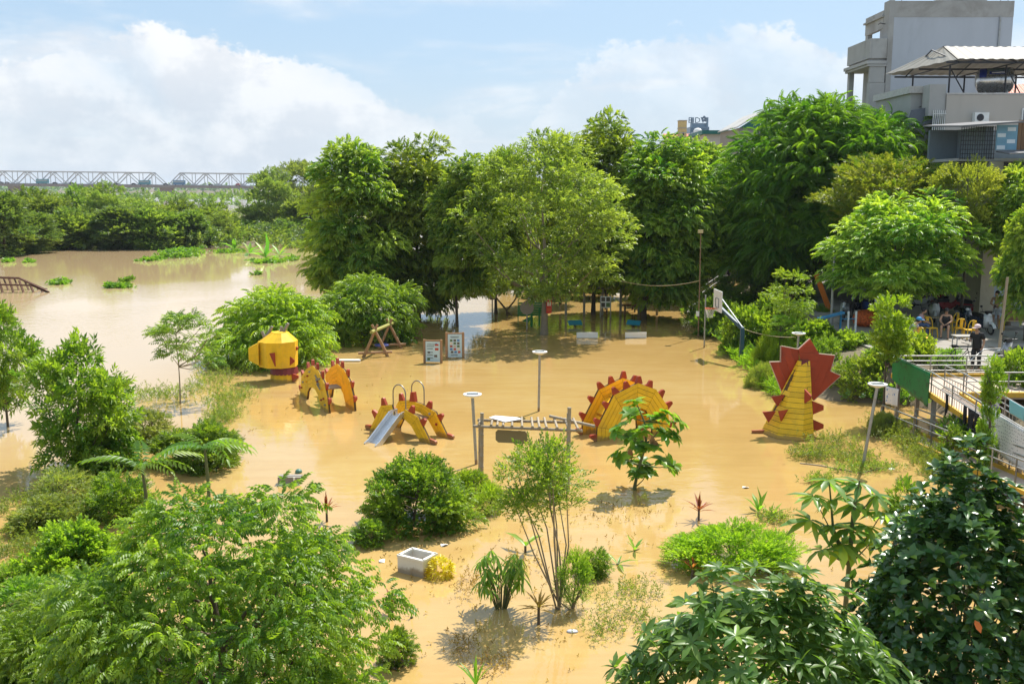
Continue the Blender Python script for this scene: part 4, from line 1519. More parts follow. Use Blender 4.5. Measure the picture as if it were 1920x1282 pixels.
fb = G(1309, 632)
fl = thing('floodlight_pole', fb, 'tall thin rusty pole with a small floodlight on top', 'pole')
ft = up_to(fb, 436)
wpart(fl, 'pole', MB().tube([fb - Vector((0, 0, .6)), fb + Vector((.0, 0, ft * .5)), fb + Vector((-.02, 0, ft))], [.036, .032, .025], 8), pmat('rusty_pole', (.26, .16, .09), .8, var=.3))
wpart(fl, 'floodlight', MB().box(fb + Vector((-.05, -.05, ft + .05)), (.26, .18, .17)), pmat('lamp_cream', (.55, .45, .22), .5))
wpart(fl, 'switch_box', MB().box(fb + Vector((-.08, -.06, up_to(fb, 588))), (.16, .12, .26)), WHITE)
rp = MB()
pa = fb + Vector((0, 0, up_to(fb, 526)))
pb = at(1075, 488, 56)
n = 18
rp.tube([pa.lerp(pb, i / n) - Vector((0, 0, .75 * 4 * (i / n) * (1 - i / n))) for i in range(n + 1)], .02, 5)
tag(rp.build('rope', pmat('rope_tan', (.45, .36, .22), .9)), 'sagging rope from the floodlight pole to the park trees', 'rope')
rp = MB()
pa, pb = hb_ + Vector((.08, 0, pz - .06)), at(1492, 632, 39)
rp.tube([pa.lerp(pb, i / 10) - Vector((0, 0, .12 * 4 * (i / 10) * (1 - i / 10))) for i in range(11)], .012, 5)
tag(rp.build('rope', MATS['rope_tan']), 'thin rope from the bent blue post into the bank shrubs', 'rope')

# ------------------------------------------------------------------ things standing in the shade of the row
TEAL = pmat('teal_plastic', (.02, .22, .32), .4, var=.1)
for bx, lb in ((1101, 'white bench end panel in the water below the left teal seat'), (1192, 'white bench end panel in the water below the right teal seat')):
    b = G(bx, 634)
    t = thing('white_bench', b, lb, 'bench', 'white benches under the trees')
    part(t, 'back_panel', MB().box((0, 0, .17), (1.14, .07, .30)), WHITE)
    part(t, 'seat', MB().box((0, .30, -.1), (1.14, .45, .06)), WHITE)
    part(t, 'leg', MB().box((-.4, .1, -.4), (.07, .07, .6)), GALV)
    part(t, 'leg', MB().box((.4, .1, -.4), (.07, .07, .6)), GALV)
for bx, by, lb, ry in ((1078, 612, 'tilted teal exercise seat in shaded water near the pale trunk', .1), (1188, 612, 'tilted teal exercise seat in shaded water, right one', -.25)):
    b = G(bx, by)
    t = thing('exercise_equipment', b, lb, 'exercise seat', 'teal exercise seats')
    part(t, 'seat_plate', MB().box((0, 0, .22), (.78, .62, .05), Matrix.Rotation(.28, 3, 'X') @ Matrix.Rotation(ry, 3, 'Z')), TEAL)
    part(t, 'stand', MB().tube([(0, .1, -.6), (0, .1, .2)], .05, 8), DARK)
SIGNG = pmat('sign_grey', (.33, .27, .22), .7)
for bx, by, r_, ty, lb in ((923, 592, .34, 552, 'round sign disc on a post beside the crooked dead branch'), (988, 622, .38, 577, 'round sign disc on a post in front of the green exercise machine')):
    b = G(bx, by)
    t = thing('round_sign', b, lb, 'sign', 'round signs in the water')
    h = up_to(b, ty)
    part(t, 'post', MB().tube([(0, 0, -.6), (0, 0, h)], .04, 8), GALV)
    part(t, 'disc', MB().lathe([(r_ * .97, -.02), (r_, -.01), (r_, .01), (r_ * .97, .02)], (0, -.05, h), 24, Matrix.Rotation(R(90), 3, 'X')), SIGNG)
b = G(1000, 612)
t = thing('exercise_machine', b, 'green park exercise machine with a louvred back by the pale trunk', 'exercise machine')
GRN = pmat('green_metal', (.02, .20, .06), .45, var=.15)
part(t, 'post', MB().tube([(-.1, 0, -.6), (-.1, 0, 2.3)], .07, 10), GRN)
part(t, 'post', MB().tube([(.35, .2, -.6), (.35, .2, 1.0)], .05, 8), GRN)
for i in range(6):
    part(t, 'slat', MB().box((-.1, .9, 1.25 - .14 * i), (1.5, .03, .10)), GRN)
for sg in (-1, 1):
    part(t, 'frame_post', MB().bar((-.1 + sg * .78, .9, -.5), (-.1 + sg * .78, .9, 1.4), .05), GRN)
part(t, 'foot_plate', MB().prism([(-.55, 0), (-.1, .25), (.0, .12), (-.2, -.1)], (-.1, -.1, .35), ux, vz, .08), GRN)
part(t, 'handle', MB().tube([(-.1, 0, 2.1), (-.3, -.1, 2.35), (-.1, -.2, 2.6), (.05, -.1, 2.4)], .035, 7), ORG)
b = G(1027, 627)
sgn = thing('red_sign', Vector((b.x + .05, b.y - .27, up_to(b, 568))), 'narrow red notice with white lettering hung on the pale trunk', 'sign')
part(sgn, 'plate', MB().box((0, 0, 0), (.30, .02, 1.05), .35), pmat('sign_red', (.55, .025, .02), .5))
for i, (z, m) in enumerate(((.30, WHITE), (-.02, WHITE), (-.33, ORG))):
    for j in range(2):
        part(sgn, 'print', MB().box((-.06 * math.cos(.35) + .12 * j * math.cos(.35) + .004, -.013 - .06 * math.sin(.35) + .12 * j * math.sin(.35), z), (.09, .006, .22 - .04 * (i == 2)), .35), m)
for bx, by, y0, y1, lb in ((1135, 600, 575, 560, 'small white notice board with four pictures standing in shaded water'),):
    b = G(bx, by)
    t = thing('notice_board', b, lb, 'notice board')
    z0, z1 = .75, 1.45
    part(t, 'panel', MB().box((0, 0, (z0 + z1) / 2), (.62, .05, z1 - z0)), WHITE)
    for i in range(4):
        part(t, 'print', MB().box((-.15 + .3 * (i % 2), -.03, z0 + .18 + .34 * (i // 2)), (.23, .01, .26)), PIX[(2, 0, 2, 2)[i]])
    for sg in (-1, 1):
        part(t, 'post', MB().tube([(sg * .31, 0, -.6), (sg * .31, 0, z1 + .05)], .03, 6), GALV)
b = G(1162, 583)
t = thing('park_shelter', b, 'low flat-roofed shelter with benches among the flooded trees', 'shelter')
part(t, 'roof', MB().box((0, 0, 1.55), (2.1, 1.6, .12)), pmat('shelter_roof', (.55, .52, .48), .7, var=.15))
for x in (-.9, .9):
    for y in (-.6, .6):
        part(t, 'post', MB().box((x, y, .45), (.09, .09, 2.1)), DARK)
b = G(1176, 590)
t = thing('park_table', b + Vector((.35, 0, 0)), 'plain wooden table in the shade right of the notice board', 'table')
part(t, 'table_top', MB().box((0, 0, .62), (1.3, .7, .06)), WOOD)
for x in (-.5, .5):
    part(t, 'leg', MB().box((x, 0, .1), (.09, .4, 1.0)), WOOD)
# walkway on posts behind the trees
b = Vector((5.0, 63, 0))
t = thing('walkway', b, 'raised concrete walkway with thin rail behind the flooded trees', 'walkway')
part(t, 'deck', MB().box((1.2, 0, 1.75), (6.2, 1.6, .18)), pmat('walk_concrete', (.42, .38, .32), .8, var=.2))
for i in range(6):
    part(t, 'post', MB().box((-1.6 + i * 1.15, -.6, .5), (.14, .14, 2.4)), pmat('post_concrete', (.36, .33, .28), .85))
    part(t, 'baluster', MB().tube([(-1.6 + i * 1.15, -.75, 1.8), (-1.6 + i * 1.15, -.75, 2.8)], .03, 6), GALV)
part(t, 'rail', MB().tube([(-1.7, -.75, 2.8), (4.2, -.75, 2.8)], .035, 6), GALV)
part(t, 'rail', MB().tube([(-1.7, -.75, 2.35), (4.2, -.75, 2.35)], .025, 6), GALV)
db = MB()
b = G(950, 592)
db.tube([(.1, 0, -.5), (0, 0, .35), (-.55, .1, 1.0), (-.75, .1, 1.3)], [.08, .07, .05, .03], 7)
db.tube([(0, 0, .35), (.45, 0, .9), (.95, .1, 1.7), (1.0, .1, 2.5)], [.06, .05, .04, .02], 7)
db.tube([(.1, 0, .2), (.5, -.1, -.1)], [.05, .04], 6)
o = db.build('dead_branch', BARK)
o.location = b
tag(o, 'crooked dead branch standing in sky-lit water between the trunks', 'branch')


# ------------------------------------------------------------------ access ramp with steel railings
ZG = 1.40
TUBE = pmat('railing_steel', (.36, .36, .35), .42, metal=.7, var=.25, scale=7, dirt=(.22, .17, .11), dirt_amt=.5)
CURB = pmat('yellow_kerb_paint', (.62, .36, .03), .55, var=.2, scale=4, dirt=(.3, .2, .08), dirt_amt=.6)
DECK = pmat('ramp_tiles', (.50, .39, .31), .7, var=.18, scale=3, dirt=(.33, .24, .14), dirt_amt=.6)
CONC = pmat('bare_concrete', (.34, .32, .29), .9, var=.25, scale=1.6, bump=.3, bscale=20, dirt=(.17, .16, .14), dirt_amt=.6)


def sheet(t, name, q, th, mat):
    """flat slab with the four given top corners"""
    q = [Vector(p) for p in q]
    d = Vector((0, 0, th))
    return wpart(t, name, MB().add(q + [p - d for p in q], [(0, 1, 2, 3), (7, 6, 5, 4), (0, 4, 5, 1), (1, 5, 6, 2), (2, 6, 7, 3), (3, 7, 4, 0)]), mat)


def railing(t, pts, h, posts=.95, mids=(.5,), bal=0, r=.024):
    """steel railing along deck points"""
    pts = [Vector(p) for p in pts]
    for hh in (1.0,) + tuple(mids):
        wpart(t, 'rail', MB().tube([p + Vector((0, 0, h * hh)) for p in pts], r if hh == 1 else r * .8, 8), TUBE)
    for a, b in zip(pts, pts[1:]):
        n = max(1, round((b - a).length / posts))
        for i in range(n + 1):
            p = a.lerp(b, i / n)
            wpart(t, 'rail_post', MB().tube([p - Vector((0, 0, .05)), p + Vector((0, 0, h))], r * .9, 7), TUBE)
        if bal:
            m = round((b - a).length / bal)
            for i in range(1, m):
                p = a.lerp(b, i / m)
                wpart(t, 'baluster', MB().tube([p, p + Vector((0, 0, h * .5))], .009, 5), TUBE)


zu = lambda y: 1.38 if y > 31.4 else 1.38 - (31.4 - y) * .069
zl = lambda y: -.02 + (31.8 - y) * .072
rp_ = thing('access_ramp', Vector((14.2, 29, 0)), 'switchback wheelchair ramp with steel railings and yellow kerbs', 'ramp')
Y0 = 19.0
sheet(rp_, 'deck', [(13.5, Y0, zu(Y0)), (14.4, Y0, zu(Y0)), (14.4, 31.4, 1.38), (13.5, 31.4, 1.38)], .12, DECK)
sheet(rp_, 'deck', [(13.5, 31.4, 1.38), (17.6, 31.4, 1.38), (17.6, 34.6, 1.38), (13.5, 34.6, 1.38)], .14, DECK)
sheet(rp_, 'deck', [(12.55, Y0, zl(Y0)), (13.42, Y0, zl(Y0)), (13.42, 33.4, zl(33.4)), (12.55, 33.4, zl(33.4))], .12, DECK)
for x in (13.47, 14.43):
    wpart(rp_, 'kerb', MB().bar((x, Y0, zu(Y0) + .02), (x, 31.4, 1.40), .09, .16), CURB)
wpart(rp_, 'kerb', MB().bar((13.47, 31.4, 1.40), (13.47, 34.6, 1.40), .09, .16), CURB)
wpart(rp_, 'kerb', MB().bar((13.43, 34.6, 1.40), (17.3, 34.6, 1.40), .16, .16), CURB)
wpart(rp_, 'kerb', MB().bar((14.48, 31.38, 1.40), (17.3, 31.38, 1.40), .16, .16), CURB)
for x in (12.53, 13.40):
    wpart(rp_, 'kerb', MB().bar((x, Y0, zl(Y0) + .02), (x, 33.2, zl(33.2) + .02), .08, .14), CURB)
for y in (20, 22.4, 24.8, 27.2, 29.6, 31.4, 34.4):
    for x in (13.6, 14.3):
        wpart(rp_, 'support', MB().box((x, y, zu(y) / 2 - .6), (.12, .12, zu(y) + 1.0)), CONC)
    wpart(rp_, 'support', MB().box((13.0, y, zl(y) / 2 - .5), (.5, .12, max(.3, zl(y) + .76))), CONC)
H_ = .74
railing(rp_, [(13.48, Y0, zu(Y0)), (13.48, 31.4, 1.38)], H_, 1.5, (.72, .5, .08), bal=.17)
railing(rp_, [(13.48, 31.4, 1.38), (13.48, 34.6, 1.38)], H_, 1.6, (.72, .5), bal=.2)
railing(rp_, [(14.42, Y0, zu(Y0)), (14.42, 31.2, 1.38), (14.42, 32.6, 1.38)], H_, 1.4, (.72, .5, .08), bal=.2)
railing(rp_, [(13.5, 34.58, 1.38), (17.3, 34.58, 1.38)], H_, 1.25, (.76, .55, .3), bal=.25)
railing(rp_, [(14.6, 31.4, 1.38), (17.3, 31.4, 1.38)], H_, 1.3, (.6,), bal=.25)
lz = lambda y: max(zl(y), zl(y))
railing(rp_, [(12.55, Y0, zl(Y0)), (12.55, 24, zl(24)), (12.55, 29, zl(29)), (12.55, 33.0, zl(33.0))], .80, 1.25, (.72,))
railing(rp_, [(13.40, Y0, zl(Y0)), (13.40, 26, zl(26)), (13.40, 32.2, zl(32.2))], .80, 1.2, (.72,))
for x, y in ((12.55, 33.0), (13.40, 32.2)):      # rounded rail ends
    z = zl(y)
    c = [Vector((x, y + .10 * math.sin(a), z + .69 + .11 * math.cos(a))) for a in [i * math.pi / 8 for i in range(9)]]
    wpart(rp_, 'rail_end', MB().tube(c, .024, 8), TUBE)
tp_ = [Vector((17.0, 34.7, 1.38)), Vector((17.5, 35.4, 1.38))]
wpart(rp_, 'rail_end', MB().tube([Vector((16.3, 34.9, 1.9)), Vector((16.9, 35.2, 2.25)), Vector((17.5, 35.2, 2.28)), Vector((17.5, 35.2, 1.95)), Vector((16.95, 35.2, 1.9))], .026, 8), TUBE)


def drape(name, label, cat, P0, P1, drop0, drop1, mat, fold=.03, n=14, m=10, seed=1, ragged=.0, slope=0):
    """cloth hung over a rail from P0 to P1, with soft folds and thickness"""
    q = random.Random(seed)
    P0, P1 = Vector(P0), Vector(P1)
    u = P1 - P0
    nr = Vector((u.y, -u.x, 0)).normalized()
    ph = [q.uniform(0, 6) for _ in range(3)]
    v = []
    for j in range(m + 1):
        for i in range(n + 1):
            a, b = i / n, j / m
            dr = drop0 + (drop1 - drop0) * a + ragged * math.sin(a * 9 + ph[0]) * b
            w = fold * b ** .6 * (math.sin(a * 17 + ph[0]) + .6 * math.sin(a * 31 + ph[1] + b * 2)) + .02
            p = P0 + u * (a + slope * b * (.5 - a)) - Vector((0, 0, dr * b)) + nr * w * -1
            v.append(p)
    f = [(j * (n + 1) + i, j * (n + 1) + i + 1, (j + 1) * (n + 1) + i + 1, (j + 1) * (n + 1) + i) for j in range(m) for i in range(n)]
    k_ = len(v)
    back = [p + nr * .012 for p in v]
    f2 = [tuple(reversed([x + k_ for x in fa])) for fa in f]
    rim = [(i, k_ + i, k_ + i + 1, i + 1) for i in range(n)] + [(m * (n + 1) + i, m * (n + 1) + i + 1, k_ + m * (n + 1) + i + 1, k_ + m * (n + 1) + i) for i in range(n)]
    mb = MB().add(v + back, f + f2 + rim, True)
    o = mb.build(name, mat)
    return tag(o, label, cat)


def cloth(name, a, b=None, scale=20, thr=(.52, .56), rough=.85):
    if name in MATS:
        return MATS[name]
    m = bpy.data.materials.new(name)
    m.use_nodes = True
    k_ = NT(m.node_tree)
    out = k_.n('ShaderNodeOutputMaterial')
    bs = k_.n('ShaderNodeBsdfPrincipled')
    k_.t.links.new(bs.outputs[0], out.inputs[0])
    tc = k_.n('ShaderNodeTexCoord')
    n_ = k_.noise(tc.outputs['Object'], scale, 4, .6, .4)
    k_.put(bs.inputs['Base Color'], k_.mix(k_.smooth(n_, *thr), a, b or a))
    bs.inputs['Roughness'].default_value = rough
    MATS[name] = m
    return m


def dotcloth():
    m = bpy.data.materials.new('dotted_white_cloth')
    m.use_nodes = True
    k_ = NT(m.node_tree)
    out = k_.n('ShaderNodeOutputMaterial')
    bs = k_.n('ShaderNodeBsdfPrincipled')
    k_.t.links.new(bs.outputs[0], out.inputs[0])
    tc = k_.n('ShaderNodeTexCoord')
    v = k_.n('ShaderNodeTexVoronoi', i_Vector=tc.outputs['Object'])
    v.inputs['Scale'].default_value = 11
    v.inputs['Randomness'].default_value = .35
    k_.put(bs.inputs['Base Color'], k_.mix(k_.smooth(v.outputs['Distance'], .22, .27), (.35, .35, .38), (.72, .72, .72)))
    bs.inputs['Roughness'].default_value = .85
    return m


drape('green_tarpaulin', 'dirty green tarpaulin hung over the ramp landing railing', 'tarpaulin', (13.37, 34.5, 2.14), (13.37, 31.3, 2.12), .85, 1.12, cloth('tarp_green', (.005, .19, .055), (.012, .07, .03), 5, (.52, .66), .5), fold=.025)
drape('dotted_sheet', 'white dotted bed sheet hung over the near ramp railing', 'sheet', (13.37, 27.7, zu(27.7) + .76), (13.37, 22.6, zu(22.6) + .76), .95, 1.25, dotcloth(), fold=.03, n=26)
for (y, w, d, lb, s) in ((30.0, .22, .62, 'single narrow black garment hanging nearest the green tarpaulin', 1), (28.75, .2, .72, 'narrow black garment left of the wide black shirt on the ramp rail', 2), (28.35, .42, .95, 'wide black shirt hanging in the middle of the ramp rail', 3), (28.0, .30, .80, 'black trousers hanging beside the dotted sheet', 4)):
    drape('hung_garment', lb, 'garment', (13.37, y + w / 2, zu(y) + .42), (13.37, y - w / 2, zu(y) + .42), d, d * .8, cloth('black_cloth', (.012, .012, .014), (.03, .028, .03), 9), fold=.035, n=8, seed=s, ragged=.08, slope=.25)
drape('patterned_dress', 'pale patterned dress hung on the far railing of the upper ramp', 'dress', (14.38, 29.6, zu(29.6) + .76), (14.38, 28.7, zu(28.7) + .76), 1.0, .95, cloth('patterned_cloth', (.52, .50, .60), (.12, .10, .25), 7, (.48, .55)), fold=.05, n=10)
drape('teal_towel', 'small pale teal towel on the far railing of the upper ramp', 'towel', (14.38, 28.2, zu(28.2) + .76), (14.38, 27.3, zu(27.3) + .76), .36, .36, cloth('teal_cloth', (.16, .42, .44)), fold=.02, n=8)
drape('plastic_bag', 'white printed plastic bag hanging at the lower ramp end', 'bag', (13.1, 34.3, 1.10), (13.35, 33.7, 1.10), .62, .62, cloth('bag_print', (.75, .76, .78), (.12, .28, .6), 7, (.58, .62), .4), fold=.04, n=8)

# ------------------------------------------------------------------ shrubs on the bank
BK = 'shrubs on the right bank'
bank = [  # bx, by, gz, x0, x1, ytop, ybot, kind, mat, label
    (1345, 618, .3, 1300, 1392, 560, 640, 'vine', 'mid', 'dark shrub right under the basketball backboard'),
    (1395, 650, .3, 1345, 1450, 575, 665, 'vine', 'star', 'dark low shrub behind the bent blue post'),
    (1380, 570, 1.0, 1325, 1440, 512, 585, 'shrub', 'mid', 'dark shrub above the basketball backboard'),
    (1470, 565, 1.2, 1405, 1530, 498, 590, 'shrub', 'loose', 'flowering shrub with white blossoms below the parasol'),
    (1450, 620, .8, 1395, 1500, 555, 640, 'vine', 'mid', 'creeper mound between the blue post and the slim bank sapling'),
    (1452, 690, .3, 1405, 1500, 620, 712, 'finebush', 'lime', 'pale yellow-green weedy shrub at the water by the blue post'),
    (1525, 640, 1.0, 1470, 1575, 600, 670, 'vine', 'star', 'leafy shrub above the red star fan'),
    (1545, 700, .4, 1490, 1590, 630, 745, 'shrub', 'mid', 'dark shrub behind the red star fan'),
    (1590, 660, 1.0, 1550, 1650, 622, 690, 'vine', 'mid', 'broad-leaved creeper mound left of the bright young tree'),
    (1600, 735, .2, 1550, 1660, 665, 758, 'shrub', 'sau', 'dark shrub at the waterline right of the red star fan'),
    (1650, 715, .6, 1610, 1712, 640, 750, 'vine', 'mid', 'large-leaved mound at the foot of the bright young tree'),
    (1700, 690, 1.0, 1660, 1760, 625, 720, 'vine', 'sau', 'dark leafy mound behind the green tarpaulin'),
    (1775, 690, 1.2, 1742, 1812, 652, 700, 'shrub', 'banana', 'pale shrub behind the landing rail, left of the standing man'),
    (1900, 740, 1.0, 1850, 1985, 660, 790, 'vine', 'star', 'dark green mound right of the ramp at the right edge'),
    (1535, 590, 1.2, 1500, 1568, 572, 615, 'shrub', 'mid', 'shrub under the leaning orange post'),
    (1420, 725, .0, 1395, 1470, 680, 735, 'finebush', 'weed', 'low grassy tuft on the shore below the blue post'),
]
for i, (bx, by, gz, x0, x1, yt, yb, kd, mt, lb) in enumerate(bank):
    ptree('bank_shrub', lb, 'shrub', kd, i % 2, bx, by, x0, x1, yt, yb, gz=gz, group=BK, mat=mt, rt=.03, nl=8)
fl_ = [o for o in bpy.data.objects if o.get('label', '').startswith('flowering shrub')][0]
rng = np.random.default_rng(9)
d = dirs(rng, 70, .2)
part(fl_, 'blossom', scatter('blossom', t_whorl(5, .05, .04, 30, 0), d * np.array((1.5, 1.3, 1.35)) + np.array((0, 0, .7)), d, np.ones(70), rng, LM['flower']), None, kind='stuff')
ptree('bank_sapling', 'slim young tree with pale leaves behind the blue post', 'tree', 'sapling', 1, 1470, 680, 1430, 1530, 505, 590, gz=.4, rt=.03, mat='lime')
ptree('bank_sapling', 'thin leaning sapling with few pale leaves left of the red star fan', 'tree', 'sapling', 0, 1460, 690, 1438, 1500, 590, 625, gz=.3, rt=.02, mat='lime')
ptree('bright_shrub', 'bright lime lower branch below the bright young tree', 'shrub', 'sprout', 1, 1630, 720, 1612, 1672, 648, 720, gz=.3, rt=.03)


# ------------------------------------------------------------------ street furniture and vehicles
YPL = pmat('yellow_plastic', (.70, .42, .02), .45, var=.1)
TYRE = pmat('tyre_rubber', (.015, .015, .016), .8)


def chair(loc, rz, label):
    t = thing('plastic_chair', loc, label, 'chair', 'yellow plastic chairs in the street', rz)
    part(t, 'seat', MB().box((0, 0, .42), (.40, .38, .035)), YPL)
    bk = MB()
    pts = [(-.19, .18, .42), (-.185, .24, .70), (-.12, .27, .84), (0, .275, .87), (.12, .27, .84), (.185, .24, .70), (.19, .18, .42)]
    bk.tube(pts, .022, 6)
    bk.prism([(-.06, .44), (.06, .44), (.07, .84), (-.07, .84)], (0, .225, 0), ux, Vector((0, .12, 1)).normalized(), .014)
    part(t, 'backrest', bk, YPL)
    for x in (-1, 1):
        for y in (-1, 1):
            part(t, 'leg', MB().bar((x * .17, y * .16, .42), (x * .21, y * .21, 0), .035), YPL)
    return t


def table(loc, w, d, h, label, mat, name='low_table', rz=0, leg=GALV):
    t = thing(name, loc, label, 'table', None, rz)
    part(t, 'table_top', MB().box((0, 0, h), (w, d, .04)), mat)
    for x in (-1, 1):
        for y in (-1, 1):
            part(t, 'leg', MB().bar((x * (w / 2 - .06), y * (d / 2 - .06), h), (x * (w / 2 - .06), y * (d / 2 - .06), 0), .035), leg)
    return t


def wheel(t, x, r=.27, w=.09):
    ax = Matrix.Rotation(R(90), 3, 'X')
    wh = part(t, 'wheel', MB().lathe([(r * .62, -w * .35), (r * .66, -w * .2), (r * .66, w * .2), (r * .62, w * .35)], (x, 0, r), 20, ax), GALV)
    ty = put(MB().tube([Vector((x + (r - w * .5) * math.cos(a), 0, r + (r - w * .5) * math.sin(a))) for a in [i * math.pi / 12 for i in range(25)]], w * .5, 8).mesh('tyre', TYRE), 'tyre')
    ty.parent = wh


def motorbike(loc, rz, label, body, panel, scooter=True):
    """faces +x; wheels, body, leg shield, seat, handlebar with mirrors, lights"""
    t = thing('parked_scooter' if scooter else 'parked_motorbike', loc, label, 'motorbike', 'motorbikes parked in the street', rz)
    r = .24 if scooter else .29
    wheel(t, .62, r)
    wheel(t, -.60, r)
    b = MB()
    if scooter:
        b.prism([(-.85, .52), (-.80, .70), (-.2, .72), (-.08, .55), (-.10, .30), (.30, .24), (.30, .30), (-.45, .28), (-.78, .36)][::-1], (0, 0, 0), ux, vz, .34)
    else:
        b.prism([(-.90, .66), (-.85, .74), (-.15, .70), (.1, .62), (.35, .82), (.44, .80), (.32, .48), (.1, .32), (-.3, .30), (-.45, .48)][::-1], (0, 0, 0), ux, vz, .20)
    part(t, 'body', b, body)
    sh = MB()
    sh.add([(.36, -.21, .30), (.36, .21, .30), (.40, .24, .60), (.40, -.24, .60), (.30, -.19, .92), (.30, .19, .92), (.46, 0, .28), (.58, 0, .62), (.44, 0, .96)],
           [(0, 6, 7, 3), (6, 1, 2, 7), (3, 7, 8, 4), (7, 2, 5, 8), (4, 8, 5), (0, 3, 4, 5, 2, 1), (0, 1, 6)], True)
    part(t, 'leg_shield', sh, panel)
    part(t, 'fender', MB().tube([(.62 + (r + .05) * math.cos(a), 0, r + (r + .05) * math.sin(a)) for a in [R(15 + 15 * i) for i in range(9)]], .075, 7), panel)
    part(t, 'fork', MB().bar((.62, .07, r), (.40, .07, .80), .05).bar((.62, -.07, r), (.40, -.07, .80), .05), GALV)
    part(t, 'seat', MB().tube([(-.78, 0, .78), (-.5, 0, .76), (-.15, 0, .74), (.0, 0, .72)], [.10, .14, .14, .08], 8), BLACK)
    part(t, 'handlebar', MB().tube([(.25, -.34, 1.02), (.36, -.15, 1.0), (.36, .15, 1.0), (.25, .34, 1.02)], .024, 7).box((.36, 0, .98), (.16, .26, .14)), BLACK)
    for sg in (-1, 1):
        part(t, 'mirror', MB().tube([(.32, sg * .26, 1.02), (.30, sg * .32, 1.22)], .01, 5).ball((.30, sg * .33, 1.26), (.02, .07, .05), 8, 6), BLACK)
    part(t, 'headlight', MB().ball((.46, 0, .88), (.06, .09, .07), 10, 6), pmat('headlight_glass', (.75, .77, .8), .1))
    part(t, 'tail_light', MB().box((-.88, 0, .66), (.05, .14, .07)), pmat('tail_red', (.45, .02, .02), .3))
    part(t, 'exhaust', MB().tube([(-.1, -.16, .25), (-.45, -.19, .27), (-.85, -.19, .38)], [.03, .05, .055], 8), DARK)
    part(t, 'kick_stand', MB().bar((-.1, .12, .3), (-.05, .26, 0), .025), DARK)
    return t


WH = pmat('scooter_white', (.72, .73, .74), .25, var=.05, coat=.5)
NV = pmat('scooter_navy', (.02, .035, .06), .25, var=.1, coat=.5)
BK_ = pmat('scooter_black', (.012, .012, .014), .25, var=.1, coat=.5)
RD = pmat('bike_red', (.28, .015, .02), .3, var=.1, coat=.5)
SV = pmat('bike_silver', (.45, .46, .47), .35, metal=.5)
g = lambda x, y: G(x, y, ZG)
for x, y, rz, lb, bd, pn, sc in (
        (1587, 600, -2.2, 'black and silver motorbike beside the grey lamp pole', BK_, SV, False),
        (1607, 590, -2.5, 'all-black motorbike just behind the black and silver one', BK_, BK_, False),
        (1750, 602, -1.9, 'white scooter behind the seated people', WH, WH, True),
        (1806, 612, -1.7, 'dark navy scooter left of the near white scooter', NV, NV, True),
        (1842, 624, -1.45, 'white and dark scooter standing nearest the wooden pole', NV, WH, True),
        (1778, 590, -.2, 'dark red motorbike seen from the side, left of the shack post', RD, BK_, False),
        (1800, 582, -.4, 'black motorbike parked in front of the shack', BK_, BK_, False),
        (1822, 594, -.8, 'red motorbike parked in front of the yellow wooden bench', RD, RD, False),
        (1768, 572, -.3, 'red-seated motorbike half hidden under the round tree', RD, RD, False),
        (1728, 580, -.6, 'silver motorbike in deep shade under the round tree', SV, SV, False),
        (1636, 592, -1.2, 'blue and white scooter behind the bright young tree', pmat('scooter_blue', (.03, .07, .22), .3), WH, True),
        (1900, 690, 1.9, 'black scooter cut by the right edge behind the ramp', BK_, SV, True)):
    motorbike(g(x, y), rz, lb, bd, pn, sc)
bc_ = thing('bicycle', G(1795, 692, ZG), 'bicycle leaning behind the landing rail', 'bicycle', None, .15)
for x in (-.5, .5):
    wh = part(bc_, 'wheel', MB().tube([(x + .32 * math.cos(a), 0, .32 + .32 * math.sin(a)) for a in [i * math.pi / 12 for i in range(25)]], .018, 6), TYRE)
    sp_ = MB()
    for i in range(8):
        a = i * math.pi / 4
        sp_.tube([(x, 0, .32), (x + .31 * math.cos(a), 0, .32 + .31 * math.sin(a))], .004, 4)
    s_ = put(sp_.mesh('spokes', GALV), 'spokes')
    s_.parent = wh
part(bc_, 'frame', MB().tube([(-.5, 0, .32), (-.15, 0, .75), (.35, 0, .75), (.5, 0, .32)], .018, 6).tube([(-.15, 0, .75), (-.05, 0, .30), (.35, 0, .72)], .018, 6).tube([(-.5, 0, .32), (-.05, 0, .3)], .014, 6), DARK)
part(bc_, 'saddle', MB().tube([(-.26, 0, .86), (-.1, 0, .86), (0, 0, .84)], [.07, .06, .02], 7), BLACK)
part(bc_, 'handlebar', MB().tube([(.25, -.26, .95), (.36, -.1, .92), (.36, .1, .92), (.25, .26, .95)], .014, 6).tube([(.36, 0, .72), (.36, 0, .92)], .016, 6), DARK)

for x, y, rz, lb in ((1745, 632, .2, 'yellow plastic chair seen from behind, left of the man in black tank top'), (1735, 652, 1.9, 'yellow plastic chair nearest the ramp, seen from the side'), (1783, 620, -2.6, 'yellow plastic chair under the man in black tank top'),
                     (1797, 632, 3.0, 'yellow plastic chair with darker seat behind the low grey table'), (1817, 636, 3.2, 'yellow plastic chair behind the right half of the low grey table'), (1722, 628, -1.2, 'yellow plastic chair under the man in the pink shirt'), (1706, 645, -1.0, 'yellow plastic chair half hidden by the bright young tree')):
    chair(g(x, y), rz, lb)
TT = pmat('table_grey', (.33, .31, .28), .6)
table(g(1808, 648), .95, .55, .42, 'low grey table behind the standing man', TT)
table(g(1748, 612), .8, .5, .45, 'low pale table in front of the man in pink shirt', pmat('table_tan', (.45, .36, .25), .6))
wb = thing('wooden_bench', g(1842, 590), 'yellowish wooden bench in front of the shack', 'bench')
PINE = pmat('pine_wood', (.52, .36, .17), .6, var=.2)
part(wb, 'seat', MB().box((0, 0, .42), (1.1, .4, .05)), PINE)
part(wb, 'backrest', MB().box((0, .22, .75), (1.25, .05, .42)), PINE)
